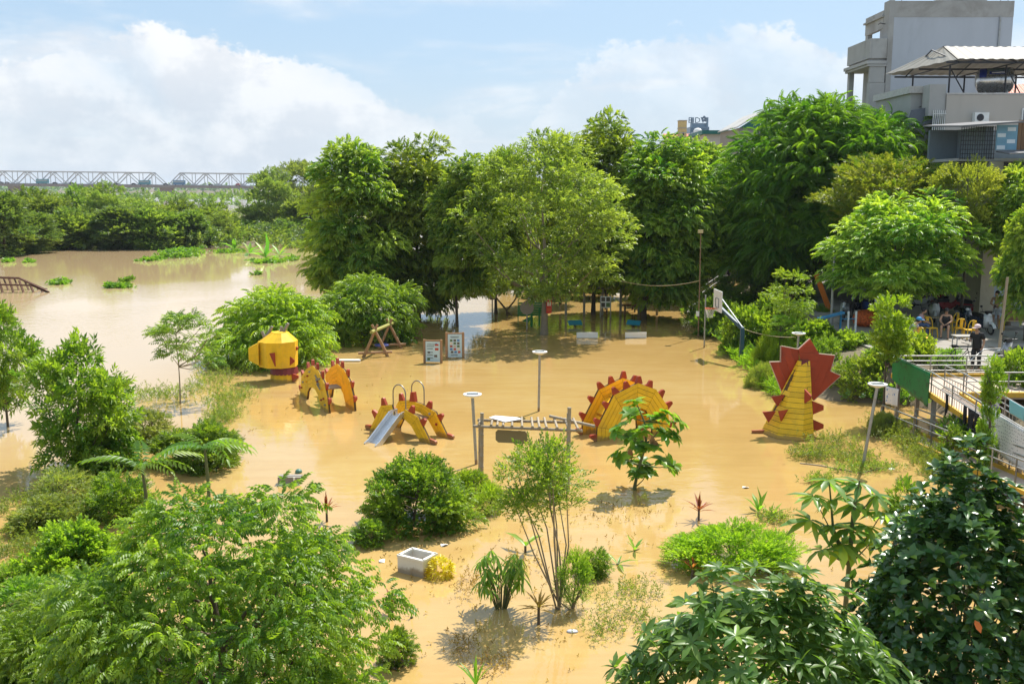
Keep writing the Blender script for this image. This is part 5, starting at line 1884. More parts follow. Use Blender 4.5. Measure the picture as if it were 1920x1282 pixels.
for x in (-.45, .45):
    part(wb, 'leg', MB().box((x, 0, .2), (.06, .36, .4)), PINE)
ct = table(g(1905, 618), 1.5, .6, .45, 'long low wooden table with yellow legs at the right edge', PINE, leg=YPL)
bxx = MB().box((0, 0, .2), (1.2, .5, .38)).box((0, 0, .40), (1.24, .54, .03)).build('wooden_crate', pmat('crate_brown', (.26, .14, .07), .7, var=.3))
bxx.location = g(1905, 618) + Vector((0, 0, .48))
tag(bxx, 'brown wooden crate standing on the long low table', 'crate')
# wooden pole, grey lamp pole, orange leaning post
pw = g(1872, 668)
tag(MB().tube([pw, pw + Vector((.06, 0, 1.6)), pw + Vector((.12, 0, up_to(pw, 520) - ZG))], [.06, .055, .05], 8).build('wooden_pole', pmat('pole_wood', (.30, .23, .15), .8, var=.25)), 'bare wooden pole in front of the parked scooters', 'pole')
gp = g(1558, 610)
lp = thing('street_lamp_pole', gp, 'plain grey steel pole beside the leaning orange post', 'pole')
part(lp, 'pole', MB().tube([(0, 0, 0), (0, 0, 3.4)], [.07, .055], 10), GALV)
part(lp, 'base_plate', MB().box((0, 0, .02), (.3, .3, .04)), GALV)
op = g(1556, 584)
tag(MB().bar(op, op + Vector((-.75, .3, 2.0)), .26, .10, upv=(0, 1, 0)).bar(op + Vector((-.05, -.08, .1)), op + Vector((-.78, .22, 2.0)), .08, .03, upv=(0, 1, 0)).build('orange_post', pmat('orange_board', (.62, .17, .02), .5)), 'orange flat post leaning against a tree trunk', 'post')
ob = g(1622, 612)
rng = np.random.default_rng(4)
bb = MB().ball((0, 0, .38), (.62, .45, .42), 14, 9)
bb.v = [(v[0] * (1 + .10 * math.sin(v[1] * 19 + v[2] * 13)), v[1], v[2] * (1 + .08 * math.sin(v[0] * 17))) for v in bb.v]
o = bb.build('orange_bundle', cloth('orange_net', (.62, .12, .02), (.30, .05, .01), 12, (.45, .6)))
o.location = ob
tag(o, 'orange net bundle lying at the edge of the bank', 'bundle')
be = thing('blue_equipment', g(1575, 622), 'blue steel park equipment frame at the edge of the bank', 'equipment')
BL2 = pmat('equipment_blue', (.03, .18, .34), .4)
part(be, 'board', MB().box((-.45, 0, .75), (1.2, .35, .08), Matrix.Rotation(-.25, 3, 'Y')), BL2)
for x in (-.0, .35, .7):
    part(be, 'post', MB().tube([(x, 0, 0), (x, 0, .95)], .05, 8), BL2 if x == 0 else WHITE)
part(be, 'crossbar', MB().tube([(0, 0, .6), (.7, 0, .6)], .03, 6), BL2)

# shack with sheet roof, and paper pinwheel garlands
sk = thing('street_shack', g(1850, 568), 'dark open street shack with a grey sheet roof', 'shack')
part(sk, 'roof', MB().add([(-1.6, -1.4, 2.35), (3.6, -1.6, 2.15), (3.6, 3, 2.9), (-1.6, 3, 2.9), (-1.6, -1.4, 2.31), (3.6, -1.6, 2.11), (3.6, 3, 2.86), (-1.6, 3, 2.86)], [(0, 1, 2, 3), (7, 6, 5, 4), (0, 4, 5, 1), (1, 5, 6, 2), (2, 6, 7, 3), (3, 7, 4, 0)]), pmat('sheet_roof', (.40, .38, .36), .6, var=.2))
for x in (-1.3, .3, 3.2):
    part(sk, 'post', MB().box((x, -1.2, 1.15), (.16, .16, 2.3)), CONC)
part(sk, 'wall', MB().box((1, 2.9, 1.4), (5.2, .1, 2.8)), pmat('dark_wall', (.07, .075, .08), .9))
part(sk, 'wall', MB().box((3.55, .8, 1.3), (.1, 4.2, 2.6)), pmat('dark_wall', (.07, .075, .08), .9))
part(sk, 'door', MB().box((.6, 2.8, 1.0), (.9, .06, 2.0)), pmat('door_blue', (.05, .12, .2), .6))
part(sk, 'crate', MB().box((2.5, 1.5, .5), (1.4, .8, 1.0)), WOOD)
fo = MB().ball((0, 0, .0), (.62, .45, .55), 14, 8)
fo.v = [(v[0] + .04 * math.sin(v[2] * 14), v[1], max(-.1, v[2])) for v in fo.v]
o = fo.build('foil_cover', pmat('silver_foil', (.6, .61, .62), .3, metal=.9, var=.15))
o.location = g(1850, 582) + Vector((0, .3, .95))
tag(o, 'silver foil cover behind the yellowish wooden bench', 'cover')
st_ = table(g(1850, 582) + Vector((0, .3, 0)), 1.3, .9, .88, 'counter table carrying the silver foil cover', WOOD, 'counter')
PWC = [pmat('paper_%d' % i, c, .6) for i, c in enumerate([(.62, .03, .03), (.75, .40, .02), (.03, .16, .55), (.55, .05, .35), (.03, .45, .12), (.05, .45, .6), (.25, .05, .4)])]


def garland(P0, P1, n, sag, label, seed):
    P0, P1 = Vector(P0), Vector(P1)
    t = thing('pinwheel_garland', P0, label, 'garland')
    pt = lambda f: P0.lerp(P1, f) - Vector((0, 0, sag * 4 * f * (1 - f)))
    wpart(t, 'string', MB().tube([pt(i / 12) for i in range(13)], .008, 4), WHITE)
    q = random.Random(seed)
    for i in range(n):
        c = pt((i + .5) / n) + Vector((0, -.03, q.uniform(-.12, .04)))
        a0, r_ = q.uniform(0, 1.5), q.uniform(.14, .21)
        mb = MB()
        for j in range(5):
            a = a0 + j * 2 * math.pi / 5
            e, f_ = Vector((math.cos(a), 0, math.sin(a))), Vector((math.cos(a + .75), 0, math.sin(a + .75)))
            A = [c, c + e * r_ + Vector((0, -.04, 0)), c + f_ * r_ * .55]
            mb.add(A + [x + Vector((0, .008, 0)) for x in A], [(0, 1, 2), (5, 4, 3), (0, 3, 4, 1), (1, 4, 5, 2), (2, 5, 3, 0)])
        wpart(t, 'pinwheel', mb, PWC[(i + seed) % 7])


s0_ = g(1850, 568)
garland(at(1782, 500, 52.6), at(1832, 510, 52.6), 9, .35, 'low garland of paper pinwheels along the shack front', 0)
garland(at(1788, 486, 52.0), at(1870, 512, 52.0), 11, .1, 'long garland of blue and orange pinwheels over the shack roof', 2)
garland(at(1780, 508, 52.3), at(1800, 478, 52.3), 7, .25, 'short steep garland of red pinwheels at the left shack corner', 0)


# ------------------------------------------------------------------ people
SKIN = pmat('skin', (.42, .24, .15), .55, var=.06)
HAIR = pmat('hair_black', (.012, .010, .009), .6)


def skinmesh(name, V, E, rad, root, mat, sub=2):
    """one continuous surface grown round a skeleton"""
    me = bpy.data.meshes.new('sk')
    me.from_pydata([tuple(v) for v in V], E, [])
    o = bpy.data.objects.new('sk', me)
    COL.objects.link(o)
    md = o.modifiers.new('s', 'SKIN')
    md.use_smooth_shade = True
    md.branch_smoothing = .4
    sv = me.skin_vertices[0].data if me.skin_vertices else None
    if sv is None:
        bpy.context.view_layer.objects.active = o
        bm = bmesh.new()
        bm.from_mesh(me)
        bm.verts.layers.skin.verify()
        bm.to_mesh(me)
        bm.free()
        sv = me.skin_vertices[0].data
    for i, r in enumerate(rad):
        sv[i].radius = (r, r) if not isinstance(r, tuple) else r
        sv[i].use_root = i == root
    s = o.modifiers.new('sub', 'SUBSURF')
    s.levels = s.render_levels = sub
    dg = bpy.context.evaluated_depsgraph_get()
    res = bpy.data.meshes.new_from_object(o.evaluated_get(dg))
    bpy.data.objects.remove(o)
    res.name = name
    res.materials.clear()
    res.materials.append(mat)
    return res


def person(loc, rz, label, J, shirt, trousers, cap=None, hair=True, sleeves=True, shorts=False, shoes=BLACK, skin=SKIN):
    """J: joints (faces -y before rz): pelvis chest neck head, shoulder/elbow/wrist, hip/knee/ankle for l and r"""
    t = thing('person', loc, label, 'person', None, rz)
    V, E, rad, idx = [], [], [], {}

    def add(n, p, r, par=None):
        idx[n] = len(V)
        V.append(Vector(p))
        rad.append(r)
        if par is not None:
            E.append((idx[par], idx[n]))
    J = {k_: Vector(v) for k_, v in J.items()}
    add('pelvis', J['pelvis'], (.14, .115))
    add('waist', J['pelvis'].lerp(J['chest'], .5), (.125, .10), 'pelvis')
    add('chest', J['chest'], (.155, .12), 'waist')
    add('neck', J['neck'], .055, 'chest')
    hd = J['head']
    f = J.get('face', Vector((0, -1, 0))).normalized()
    add('jaw', J['neck'].lerp(hd, .55) + f * .025, .072, 'neck')
    add('skull', hd + Vector((0, 0, .03)), .098, 'jaw')
    add('top', hd + Vector((0, 0, .09)), .07, 'skull')
    add('nose', hd + f * .115 - Vector((0, 0, .005)), .016, 'skull')
    for s in 'lr':
        sg = -1 if s == 'l' else 1
        add('sh' + s, J['sh' + s], .068, 'chest')
        add('el' + s, J['el' + s], .045, 'sh' + s)
        add('wr' + s, J['wr' + s], .030, 'el' + s)
        d = (J['wr' + s] - J['el' + s]).normalized()
        sd_ = d.cross(Vector((0, 0, 1)))
        sd_ = sd_.normalized() if sd_.length > .1 else Vector((1, 0, 0))
        dn = sd_.cross(d)
        pm = J['wr' + s] + d * .07
        add('pm' + s, pm, (.036, .022), 'wr' + s)
        for i in range(4):
            b_ = pm + sd_ * (.030 - .020 * i) + d * .03
            L_ = (.062, .072, .068, .052)[i]
            add('f%d%s' % (i, s), b_ + d * L_ * .5, .0095, 'pm' + s)
            add('g%d%s' % (i, s), b_ + d * L_ * .85 - dn * .02, .008, 'f%d%s' % (i, s))
        add('th' + s, pm + sd_ * .05 - d * .01, .011, 'pm' + s)
        add('hip' + s, J['hip' + s], .092, 'pelvis')
        add('kn' + s, J['kn' + s], .062, 'hip' + s)
        add('an' + s, J['an' + s], .040, 'kn' + s)
        add('toe' + s, J['an' + s] + Vector((0, -.17, -.05)), .035, 'an' + s)
    part(t, 'body', skinmesh('body', V, E, rad, 0, skin, 2), None)
    if shirt:
        v2, e2, r2 = [V[idx[n]] for n in ('pelvis', 'waist', 'chest')], [(0, 1), (1, 2)], [(.19, .16), (.172, .145), (.195, .155)]
        v2[0] = v2[0] - (v2[1] - v2[0]).normalized() * .16
        for s in 'lr':
            k_ = len(v2)
            v2.append(V[idx['sh' + s]])
            r2.append(.095)
            e2.append((2, k_))
            if sleeves:
                v2.append(V[idx['sh' + s]].lerp(V[idx['el' + s]], .75))
                r2.append(.068)
                e2.append((k_, k_ + 1))
        part(t, 'shirt', skinmesh('shirt', v2, e2, r2, 0, shirt, 2), None)
    v2, e2, r2 = [V[idx['pelvis']] + Vector((0, 0, .05)), V[idx['pelvis']]], [(0, 1)], [(.145, .122), (.160, .135)]
    for s in 'lr':
        k_ = len(v2)
        v2 += [V[idx['hip' + s]], V[idx['hip' + s]].lerp(V[idx['kn' + s]], .9 if shorts else 1)]
        r2 += [.108, .088 if shorts else .078]
        e2 += [(1, k_), (k_, k_ + 1)]
        if not shorts:
            v2.append(V[idx['kn' + s]].lerp(V[idx['an' + s]], .9))
            r2.append(.06)
            e2.append((k_ + 1, k_ + 2))
    part(t, 'trousers', skinmesh('trousers', v2, e2, r2, 1, trousers, 2), None)
    for s in 'lr':
        a = V[idx['an' + s]]
        part(t, 'shoe', MB().tube([a + Vector((0, .06, -.045)), a + Vector((0, -.06, -.05)), a + Vector((0, -.19, -.058))], [.046, .050, .032], 8), shoes)
    h = hd + Vector((0, 0, .03))
    if hair:
        hm = MB().ball(h + Vector((0, 0, .025)) - f * .018, (.106, .112, .115), 14, 9)
        hm.v = [v for v in hm.v]
        part(t, 'hair', hm if not cap else MB().ball(h - f * .03 - Vector((0, 0, .02)), (.103, .10, .09), 12, 8), HAIR)
        if not cap:
            fc = MB().ball(h + f * .05 - Vector((0, 0, .028)), (.078, .07, .09), 12, 8)
            part(t, 'face', fc, skin)
    for sg in (-1, 1):
        sdv = Vector((f.y, -f.x, 0)) * sg
        part(t, 'eye', MB().ball(h + f * .103 + sdv * .035 + Vector((0, 0, -.01)), .011, 6, 5), BLACK)
    part(t, 'mouth', MB().box(h + f * .112 - Vector((0, 0, .075)), (.045, .02, .012), math.atan2(f.y, f.x) + R(90)), pmat('lips', (.3, .1, .08), .5))
    if cap:
        c = MB().ball(h + Vector((0, 0, .05)), (.115, .12, .085), 14, 8)
        c.box(h + f * .15 + Vector((0, 0, .045)), (.17, .13, .014), math.atan2(f.y, f.x) + R(90))
        part(t, 'cap', c, cap)
    return t


def standing(lean=0.0, arms='phone'):
    J = dict(pelvis=(0, 0, .92), chest=(0, -.01, 1.27), neck=(0, -.01, 1.44), head=(0, -.03, 1.56),
             hipl=(-.09, 0, .88), hipr=(.09, 0, .88), knl=(-.10, -.03, .48), knr=(.10, .02, .48), anl=(-.11, 0, .07), anr=(.11, .05, .07),
             shl=(-.18, 0, 1.37), shr=(.18, 0, 1.37))
    if arms == 'phone':
        J.update(ell=(-.23, -.06, 1.10), wrl=(-.10, -.27, 1.13), elr=(.24, .03, 1.09), wrr=(.24, -.08, .86), head=(0, -.05, 1.555), face=(-.25, -1, -.35))
    else:
        J.update(ell=(-.26, -.06, 1.10), wrl=(-.08, -.26, 1.05), elr=(.26, -.06, 1.10), wrr=(.08, -.26, 1.03), face=(-.4, -1, -.3))
    return J


def sitting(lean=0.0, fwd=.0, sh=.44):
    z = sh + .10
    return dict(pelvis=(0, .06, z), chest=(0, -.02 - fwd, z + .34 - fwd * .25), neck=(0, -.06 - fwd * 1.4, z + .50 - fwd * .35), head=(0, -.10 - fwd * 1.7, z + .62 - fwd * .4),
                hipl=(-.10, .02, z - .02), hipr=(.10, .02, z - .02), knl=(-.14, -.40, z + .0), knr=(.14, -.40, z + .0), anl=(-.14, -.36, .07), anr=(.15, -.42, .07),
                shl=(-.18, -.02 - fwd, z + .43 - fwd * .3), shr=(.18, -.02 - fwd, z + .43 - fwd * .3), ell=(-.24, -.16 - fwd, z + .20), elr=(.24, -.16 - fwd, z + .20), wrl=(-.10, -.36, z + .10), wrr=(.10, -.36, z + .12), face=(.1, -1, -.2))


BT = cloth('black_tee', (.012, .012, .013), (.02, .02, .02), 6)
man = person(Vector((at(1828, 700, 35.6).x, 35.6, ZG)), -.9, 'standing person in black t-shirt and pale pink cap looking at a phone', standing(), BT, cloth('dark_trousers', (.02, .022, .03)), cap=pmat('cap_pink', (.72, .55, .55), .7))
part(man, 'shirt_print', MB().box((0, .128, 1.33), (.17, .02, .07)), cloth('shirt_print', (.45, .45, .47), (.05, .05, .05), 40))
ph = MB().box((0, 0, 0), (.075, .012, .15), Matrix.Rotation(-.7, 3, 'X'))
o = ph.build('phone', BLACK)
m_ = Matrix.Translation(man.location) @ Matrix.Rotation(-.9, 4, 'Z')
o.location = m_ @ Vector((-.06, -.37, 1.16))
o.rotation_euler = (0, 0, -.9)
tag(o, 'dark phone held by the standing person in black', 'phone')
person(G(1772, 632, ZG), -.5, 'seated person in black tank top and dark cap by the low tables', sitting(), BT, cloth('navy_shorts', (.04, .05, .09)), cap=BLACK, sleeves=False, shorts=True)
person(G(1722, 630, ZG), 1.1, 'seated person in a pinkish shirt leaning at the table', sitting(fwd=.04), cloth('pink_shirt', (.36, .22, .22)), cloth('jeans_blue', (.05, .08, .16)))
person(G(1703, 648, ZG), .9, 'seated person bending forward in a pale blue shirt and blue cap', sitting(fwd=.16), cloth('pale_blue_shirt', (.32, .36, .45), (.5, .5, .55), 14), cloth('jeans_blue2', (.06, .12, .20)), cap=pmat('cap_blue', (.03, .22, .45), .7))
bare = person(G(1866, 612, ZG), -.8, 'bare-chested person in pale shorts standing before the shack', standing(arms='cloth'), None, cloth('white_shorts', (.6, .6, .62)), shorts=True)
o = MB().ball((0, 0, 0), (.16, .10, .26), 10, 8)
o.v = [(v[0] + .04 * math.sin(v[2] * 15), v[1], v[2]) for v in o.v]
o = o.build('white_cloth', cloth('white_shorts', (.6, .6, .62)))
o.location = bare.location + Vector((.14, -.24, .92))
tag(o, 'white cloth held by the bare-chested person', 'cloth')

# ------------------------------------------------------------------ back of the yard
pu = G(1412, 524, ZG)
um = thing('parasol', pu, 'white parasol in the shade below the feathery tree', 'parasol')
uh = up_to(pu, 460) - ZG
part(um, 'pole', MB().tube([(0, 0, 0), (0, 0, uh)], .03, 7), GALV)
cn = MB()
n = 8
rim_ = [(1.15 * math.cos(2 * math.pi * i / n), 1.15 * math.sin(2 * math.pi * i / n), uh - .42) for i in range(n)]
cn.add([(0, 0, uh)] + rim_ + [(0, 0, uh - .03)] + [(a * .99, b * .99, c - .02) for a, b, c in rim_], [(0, 1 + i, 1 + (i + 1) % n) for i in range(n)] + [(9, 10 + (i + 1) % n, 10 + i) for i in range(n)] + [(1 + i, 10 + i, 10 + (i + 1) % n, 1 + (i + 1) % n) for i in range(n)])
part(um, 'canopy', cn, pmat('parasol_white', (.62, .60, .62), .8))
sf = thing('swing_frame', G(1388, 540, ZG), 'thin steel swing frame under the feathery tree', 'frame')
part(sf, 'leg', MB().tube([(-.5, 0, 0), (-.1, .3, 2.4)], .045, 7), GALV)
part(sf, 'leg', MB().tube([(1.2, -.3, 0), (.2, .3, 2.4)], .045, 7), GALV)
part(sf, 'leg', MB().tube([(-.8, 1.5, 0), (-.4, 1.2, 2.4)], .045, 7), GALV)
part(sf, 'beam', MB().tube([(.2, .3, 2.4), (-.1, .3, 2.4), (-.4, 1.2, 2.4)], .045, 7), GALV)
sl_ = thing('market_stall', G(1460, 520, ZG) + Vector((0, 4, 0)), 'dark stall with blue tarpaulin edge behind the white parasol', 'stall')
part(sl_, 'tarpaulin', MB().box((0, 0, 2.5), (5.5, 4, .06), Matrix.Rotation(.08, 3, 'X')).box((0, -2.0, 2.22), (5.5, .04, .3)), pmat('tarp_blue', (.015, .03, .28), .5))
for x in (-2.6, 0, 2.6):
    part(sl_, 'post', MB().tube([(x, -1.9, 0), (x, -1.9, 2.3)], .04, 6), GALV)
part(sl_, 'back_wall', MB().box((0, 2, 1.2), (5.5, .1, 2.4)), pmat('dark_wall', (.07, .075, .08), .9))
part(sl_, 'counter', MB().box((.6, 0, .45), (2.4, .7, .9)), WOOD)
for i, (x, y, c, lb) in enumerate(((1392, 512, 'b', 'blue plastic stool by the thin swing frame'), (1424, 522, 'r', 'red-brown plastic stool under the white parasol'), (1436, 520, 'r', 'red-brown plastic stool in front of the dark stall'), (1449, 523, 'r', 'red-brown plastic stool at the right of the stall'))):
    t = thing('plastic_stool', G(x, y, ZG), lb, 'stool', 'stools at the stall')
    m = pmat('stool_blue', (.03, .10, .45), .5) if c == 'b' else pmat('stool_red', (.35, .06, .03), .5)
    part(t, 'seat', MB().box((0, 0, .45), (.42, .42, .05)), m)
    part(t, 'backrest', MB().box((0, .2, .72), (.40, .04, .40)), m)
    for sx in (-1, 1):
        for sy in (-1, 1):
            part(t, 'leg', MB().bar((sx * .16, sy * .16, .45), (sx * .2, sy * .2, 0), .05), m)
# park stairs with handrails left of the hoop
sp0 = G(1290, 588, 0)
ss = thing('park_stairs', sp0, 'concrete stairs with steel handrails going up the bank left of the hoop', 'stairs')
for i in range(8):
    part(ss, 'step', MB().box((.0 + i * .30, i * .16, .10 + i * .17), (.32, 1.6, .18)), CONC)
for y in (-.75, .75):
    for hh in (.9, .5):
        part(ss, 'handrail', MB().tube([(-.3, y - .15, hh - .05), (0, y, hh), (2.2, y + 1.15, hh + 1.3), (2.9, y + 1.3, hh + 1.35)], .028, 7), TUBE)
    for i in range(4):
        part(ss, 'rail_post', MB().tube([(i * .72, y + i * .38, i * .42), (i * .72, y + i * .38, i * .42 + .92)], .025, 6), TUBE)
# parked car seen through the trees
cb = G(1262, 530, ZG) + Vector((0, 12, 0))
car = thing('parked_car', cb, 'white car glimpsed through the trees above the flooded shelter', 'car')
prof = [(-2.1, .35), (-2.15, .75), (-1.9, .95), (-1.2, 1.02), (-.75, 1.42), (.7, 1.46), (1.35, 1.02), (2.0, .88), (2.15, .6), (2.1, .35)]
part(car, 'body', MB().prism(prof[::-1], (0, 0, 0), ux, vz, 1.7), WH)
gl = pmat('car_glass', (.03, .04, .05), .08)
part(car, 'window', MB().prism([(-1.02, 1.06), (-.66, 1.36), (-.02, 1.39), (-.02, 1.06)][::-1], (0, -.855, 0), ux, vz, .02), gl)
part(car, 'window', MB().prism([(.04, 1.06), (.04, 1.39), (.62, 1.40), (1.12, 1.06)][::-1], (0, -.855, 0), ux, vz, .02), gl)
for x in (-1.3, 1.3):
    wh = part(car, 'wheel', MB().lathe([(.2, -.1), (.22, 0), (.2, .1)], (x, -.80, .33), 16, Matrix.Rotation(R(90), 3, 'X')), GALV)
    ty = put(MB().tube([(x + .24 * math.cos(a), -.80, .33 + .24 * math.sin(a)) for a in [i * math.pi / 10 for i in range(21)]], .10, 8).mesh('tyre', TYRE), 'tyre')
    ty.parent = wh
part(car, 'headlight', MB().box((2.06, -.6, .72), (.12, .35, .12)), MATS['headlight_glass'])


# ------------------------------------------------------------------ houses on the right
RAW = pmat('raw_render', (.37, .365, .35), .9, var=.22, scale=.9, bump=.3, bscale=14, dirt=(.25, .24, .22), dirt_amt=.75)
GREYW = pmat('grey_painted_wall', (.42, .45, .495), .85, var=.16, scale=.7, dirt=(.28, .30, .33), dirt_amt=.65, stretch=(1, 1, .35), bump=.15, bscale=8)
WARM = pmat('warm_grey_wall', (.46, .42, .37), .85, var=.12, scale=.8, dirt=(.34, .30, .26), dirt_amt=.5, stretch=(1, 1, .25))
hs_ = thing('unfinished_building', Vector((26.4, 70, ZG)), 'tall unfinished concrete house with grey side wall and open balcony', 'building')


def hbox(t, name, x0, x1, y0, y1, z0, z1, mat):
    return wpart(t, name, MB().box(((x0 + x1) / 2, (y0 + y1) / 2, (z0 + z1) / 2), (x1 - x0, y1 - y0, z1 - z0)), mat)


hbox(hs_, 'side_wall', 26.7, 34.8, 70.0, 70.25, ZG, 19.7, GREYW)
hbox(hs_, 'parapet', 26.44, 34.8, 69.97, 70.27, 19.7, 20.75, RAW)
hbox(hs_, 'wall', 34.5, 34.78, 70.26, 74.4, ZG, 20.45, RAW)
hbox(hs_, 'wall', 29.2, 34.48, 74.2, 74.45, ZG, 20.45, RAW)
hbox(hs_, 'slab', 26.5, 34.47, 70.26, 74.18, 16.85, 17.15, RAW)
hbox(hs_, 'slab', 26.5, 34.47, 70.26, 74.18, 19.75, 20.05, RAW)
hbox(hs_, 'slab', 26.5, 34.47, 70.26, 74.18, 12.9, 13.2, RAW)
hbox(hs_, 'corner_pillar', 26.38, 26.72, 69.96, 71.0, ZG, 20.8, RAW)
hbox(hs_, 'corner_pillar', 26.4, 26.72, 74.0, 74.5, ZG, 19.9, RAW)
hbox(hs_, 'parapet', 26.36, 26.64, 71.02, 74.5, 19.1, 20.3, RAW)
hbox(hs_, 'cornice', 26.22, 26.7, 70.9, 74.6, 19.85, 19.97, RAW)
hbox(hs_, 'wall', 26.4, 26.64, 71.02, 71.6, 17.2, 19.5, RAW)
hbox(hs_, 'wall', 26.4, 26.64, 71.62, 73.98, 17.2, 17.7, RAW)
hbox(hs_, 'balcony', 25.2, 25.35, 69.98, 74.6, 17.0, 18.3, RAW)
hbox(hs_, 'balcony', 25.36, 26.36, 69.98, 70.14, 17.0, 18.3, RAW)
hbox(hs_, 'balcony', 25.36, 26.36, 70.16, 74.6, 16.85, 17.05, RAW)
hbox(hs_, 'cornice', 25.0, 26.36, 69.9, 74.7, 16.62, 16.83, RAW)
hbox(hs_, 'cornice', 25.1, 26.36, 69.94, 74.65, 16.46, 16.60, RAW)
hbox(hs_, 'pillar', 25.25, 25.6, 74.1, 74.5, ZG, 16.45, RAW)
hbox(hs_, 'wall', 26.3, 26.62, 71.02, 72.2, ZG, 16.45, RAW)
hbox(hs_, 'wall', 26.34, 26.62, 73.2, 73.98, ZG, 16.45, RAW)
hbox(hs_, 'doorway', 26.62, 26.7, 72.22, 73.18, ZG, 16.4, pmat('doorway_dark', (.02, .02, .022), .9))
hbox(hs_, 'beam', 25.3, 26.3, 70.0, 70.3, 15.4, 16.45, RAW)
hbox(hs_, 'pillar', 25.3, 26.36, 70.0, 70.5, ZG, 15.38, RAW)
hbox(hs_, 'stair_head', 30.9, 33.4, 71.0, 73.6, 20.06, 21.6, RAW)

wpart(hs_, 'drain_pipe', MB().tube([(33.9, 69.93, 19.7), (33.9, 69.93, ZG)], .06, 7), GALV)
wpart(hs_, 'wall_hook', MB().tube([(26.3, 70.4, 19.3), (25.9, 70.3, 19.35), (25.8, 70.3, 19.25)], .03, 6), DARK)
for i, x in enumerate((27.2, 29.4, 33.9, 34.4)):
    wpart(hs_, 'rebar', MB().tube([(x, 70.1, 20.7), (x + .05, 70.1, 21.3 + .1 * i)], .02, 5), DARK)
hs_.location += Vector((-.85, 0, -.35))
hw = thing('canopy_house', Vector((25, 58, ZG)), 'warm grey house with a steel roof canopy on its flat roof', 'house')
hbox(hw, 'wall', 24.7, 40, 58, 66, ZG, 13.15, WARM)
hbox(hw, 'parapet_cap', 24.68, 40, 57.96, 58.2, 13.16, 13.26, pmat('worn_white', (.55, .53, .50), .8, var=.25, dirt=(.3, .28, .25)))
hbox(hw, 'front_bay', 23.2, 24.66, 59.4, 65, ZG, 13.35, RAW)
hbox(hw, 'bay_cornice', 23.05, 24.3, 59.2, 65.2, 13.36, 13.75, MATS['worn_white'])
hbox(hw, 'chimney', 23.75, 24.68, 58.1, 59.1, 12.0, 13.75, RAW)
wpart(hw, 'awning', MB().prism([(-1.0, 0), (.85, .35), (1.0, 1.3), (-.75, 1.0)], (23.7, 58.6, 11.35), ux, vz, .06), pmat('awning_slate', (.12, .135, .16), .7, var=.2))
for i in range(7):
    wpart(hw, 'grille_bar', MB().tube([(24.0 + i * .11, 58.02, 10.4), (24.0 + i * .11, 58.02, 12.3)], .025, 5), WHITE)
for z in (10.9, 11.5, 12.1):
    wpart(hw, 'grille_bar', MB().tube([(23.95, 58.0, z), (24.72, 58.0, z)], .02, 5), WHITE)
for x, z in ((26.2, 11.6), (31.5, 10.6), (33.0, 11.9)):
    ac = hbox(hw, 'air_conditioner', x, x + .8, 57.62, 57.98, z, z + .55, WHITE)
    g_ = put(MB().lathe([(.2, -.01), (.2, .01)], (x + .3 - 25, 57.6 - 58, z + .27 - ZG), 16, Matrix.Rotation(R(90), 3, 'X')).mesh('fan_grille', DARK), 'fan_grille')
    g_.parent = ac
wpart(hw, 'drain_pipe', MB().tube([(30.6, 57.93, 13.1), (30.6, 57.93, ZG)], .05, 7), GALV)
wf = hbox(hw, 'window', 29.0, 29.75, 57.9, 58.0, 11.2, 12.4, WHITE)
for x0, x1 in ((29.07, 29.35), (29.4, 29.68)):
    p = MB().box(((x0 + x1) / 2 - 25, 57.88 - 58, 11.8 - ZG), (x1 - x0, .03, 1.0)).mesh('pane', pmat('window_glass', (.08, .12, .17), .1))
    o = put(p, 'pane')
    o.parent = wf
# steel canopy
ROOF = pmat('metal_roof_beige', (.24, .225, .19), .5, var=.08, dirt=(.38, .33, .26))
UNDER = DARK


def corrugated(t, name, A, B, C_, D_, mat, n=110, amp=.035, th=.02):
    """ribbed sheet: ridge A-B, eave D-C"""
    A, B, C_, D_ = map(Vector, (A, B, C_, D_))
    vs, fs = [], []
    for i in range(n + 1):
        z = Vector((0, 0, amp * (1 if i % 4 in (1, 2) else 0)))
        vs += [A.lerp(B, i / n) + z, D_.lerp(C_, i / n) + z]
        if i:
            fs.append((2 * i - 2, 2 * i - 1, 2 * i + 1, 2 * i))
    k_ = len(vs)
    vs += [v - Vector((0, 0, th)) for v in vs]
    fs += [tuple(reversed([x + k_ for x in f])) for f in fs]
    wpart(t, name, MB().add(vs, fs), mat)


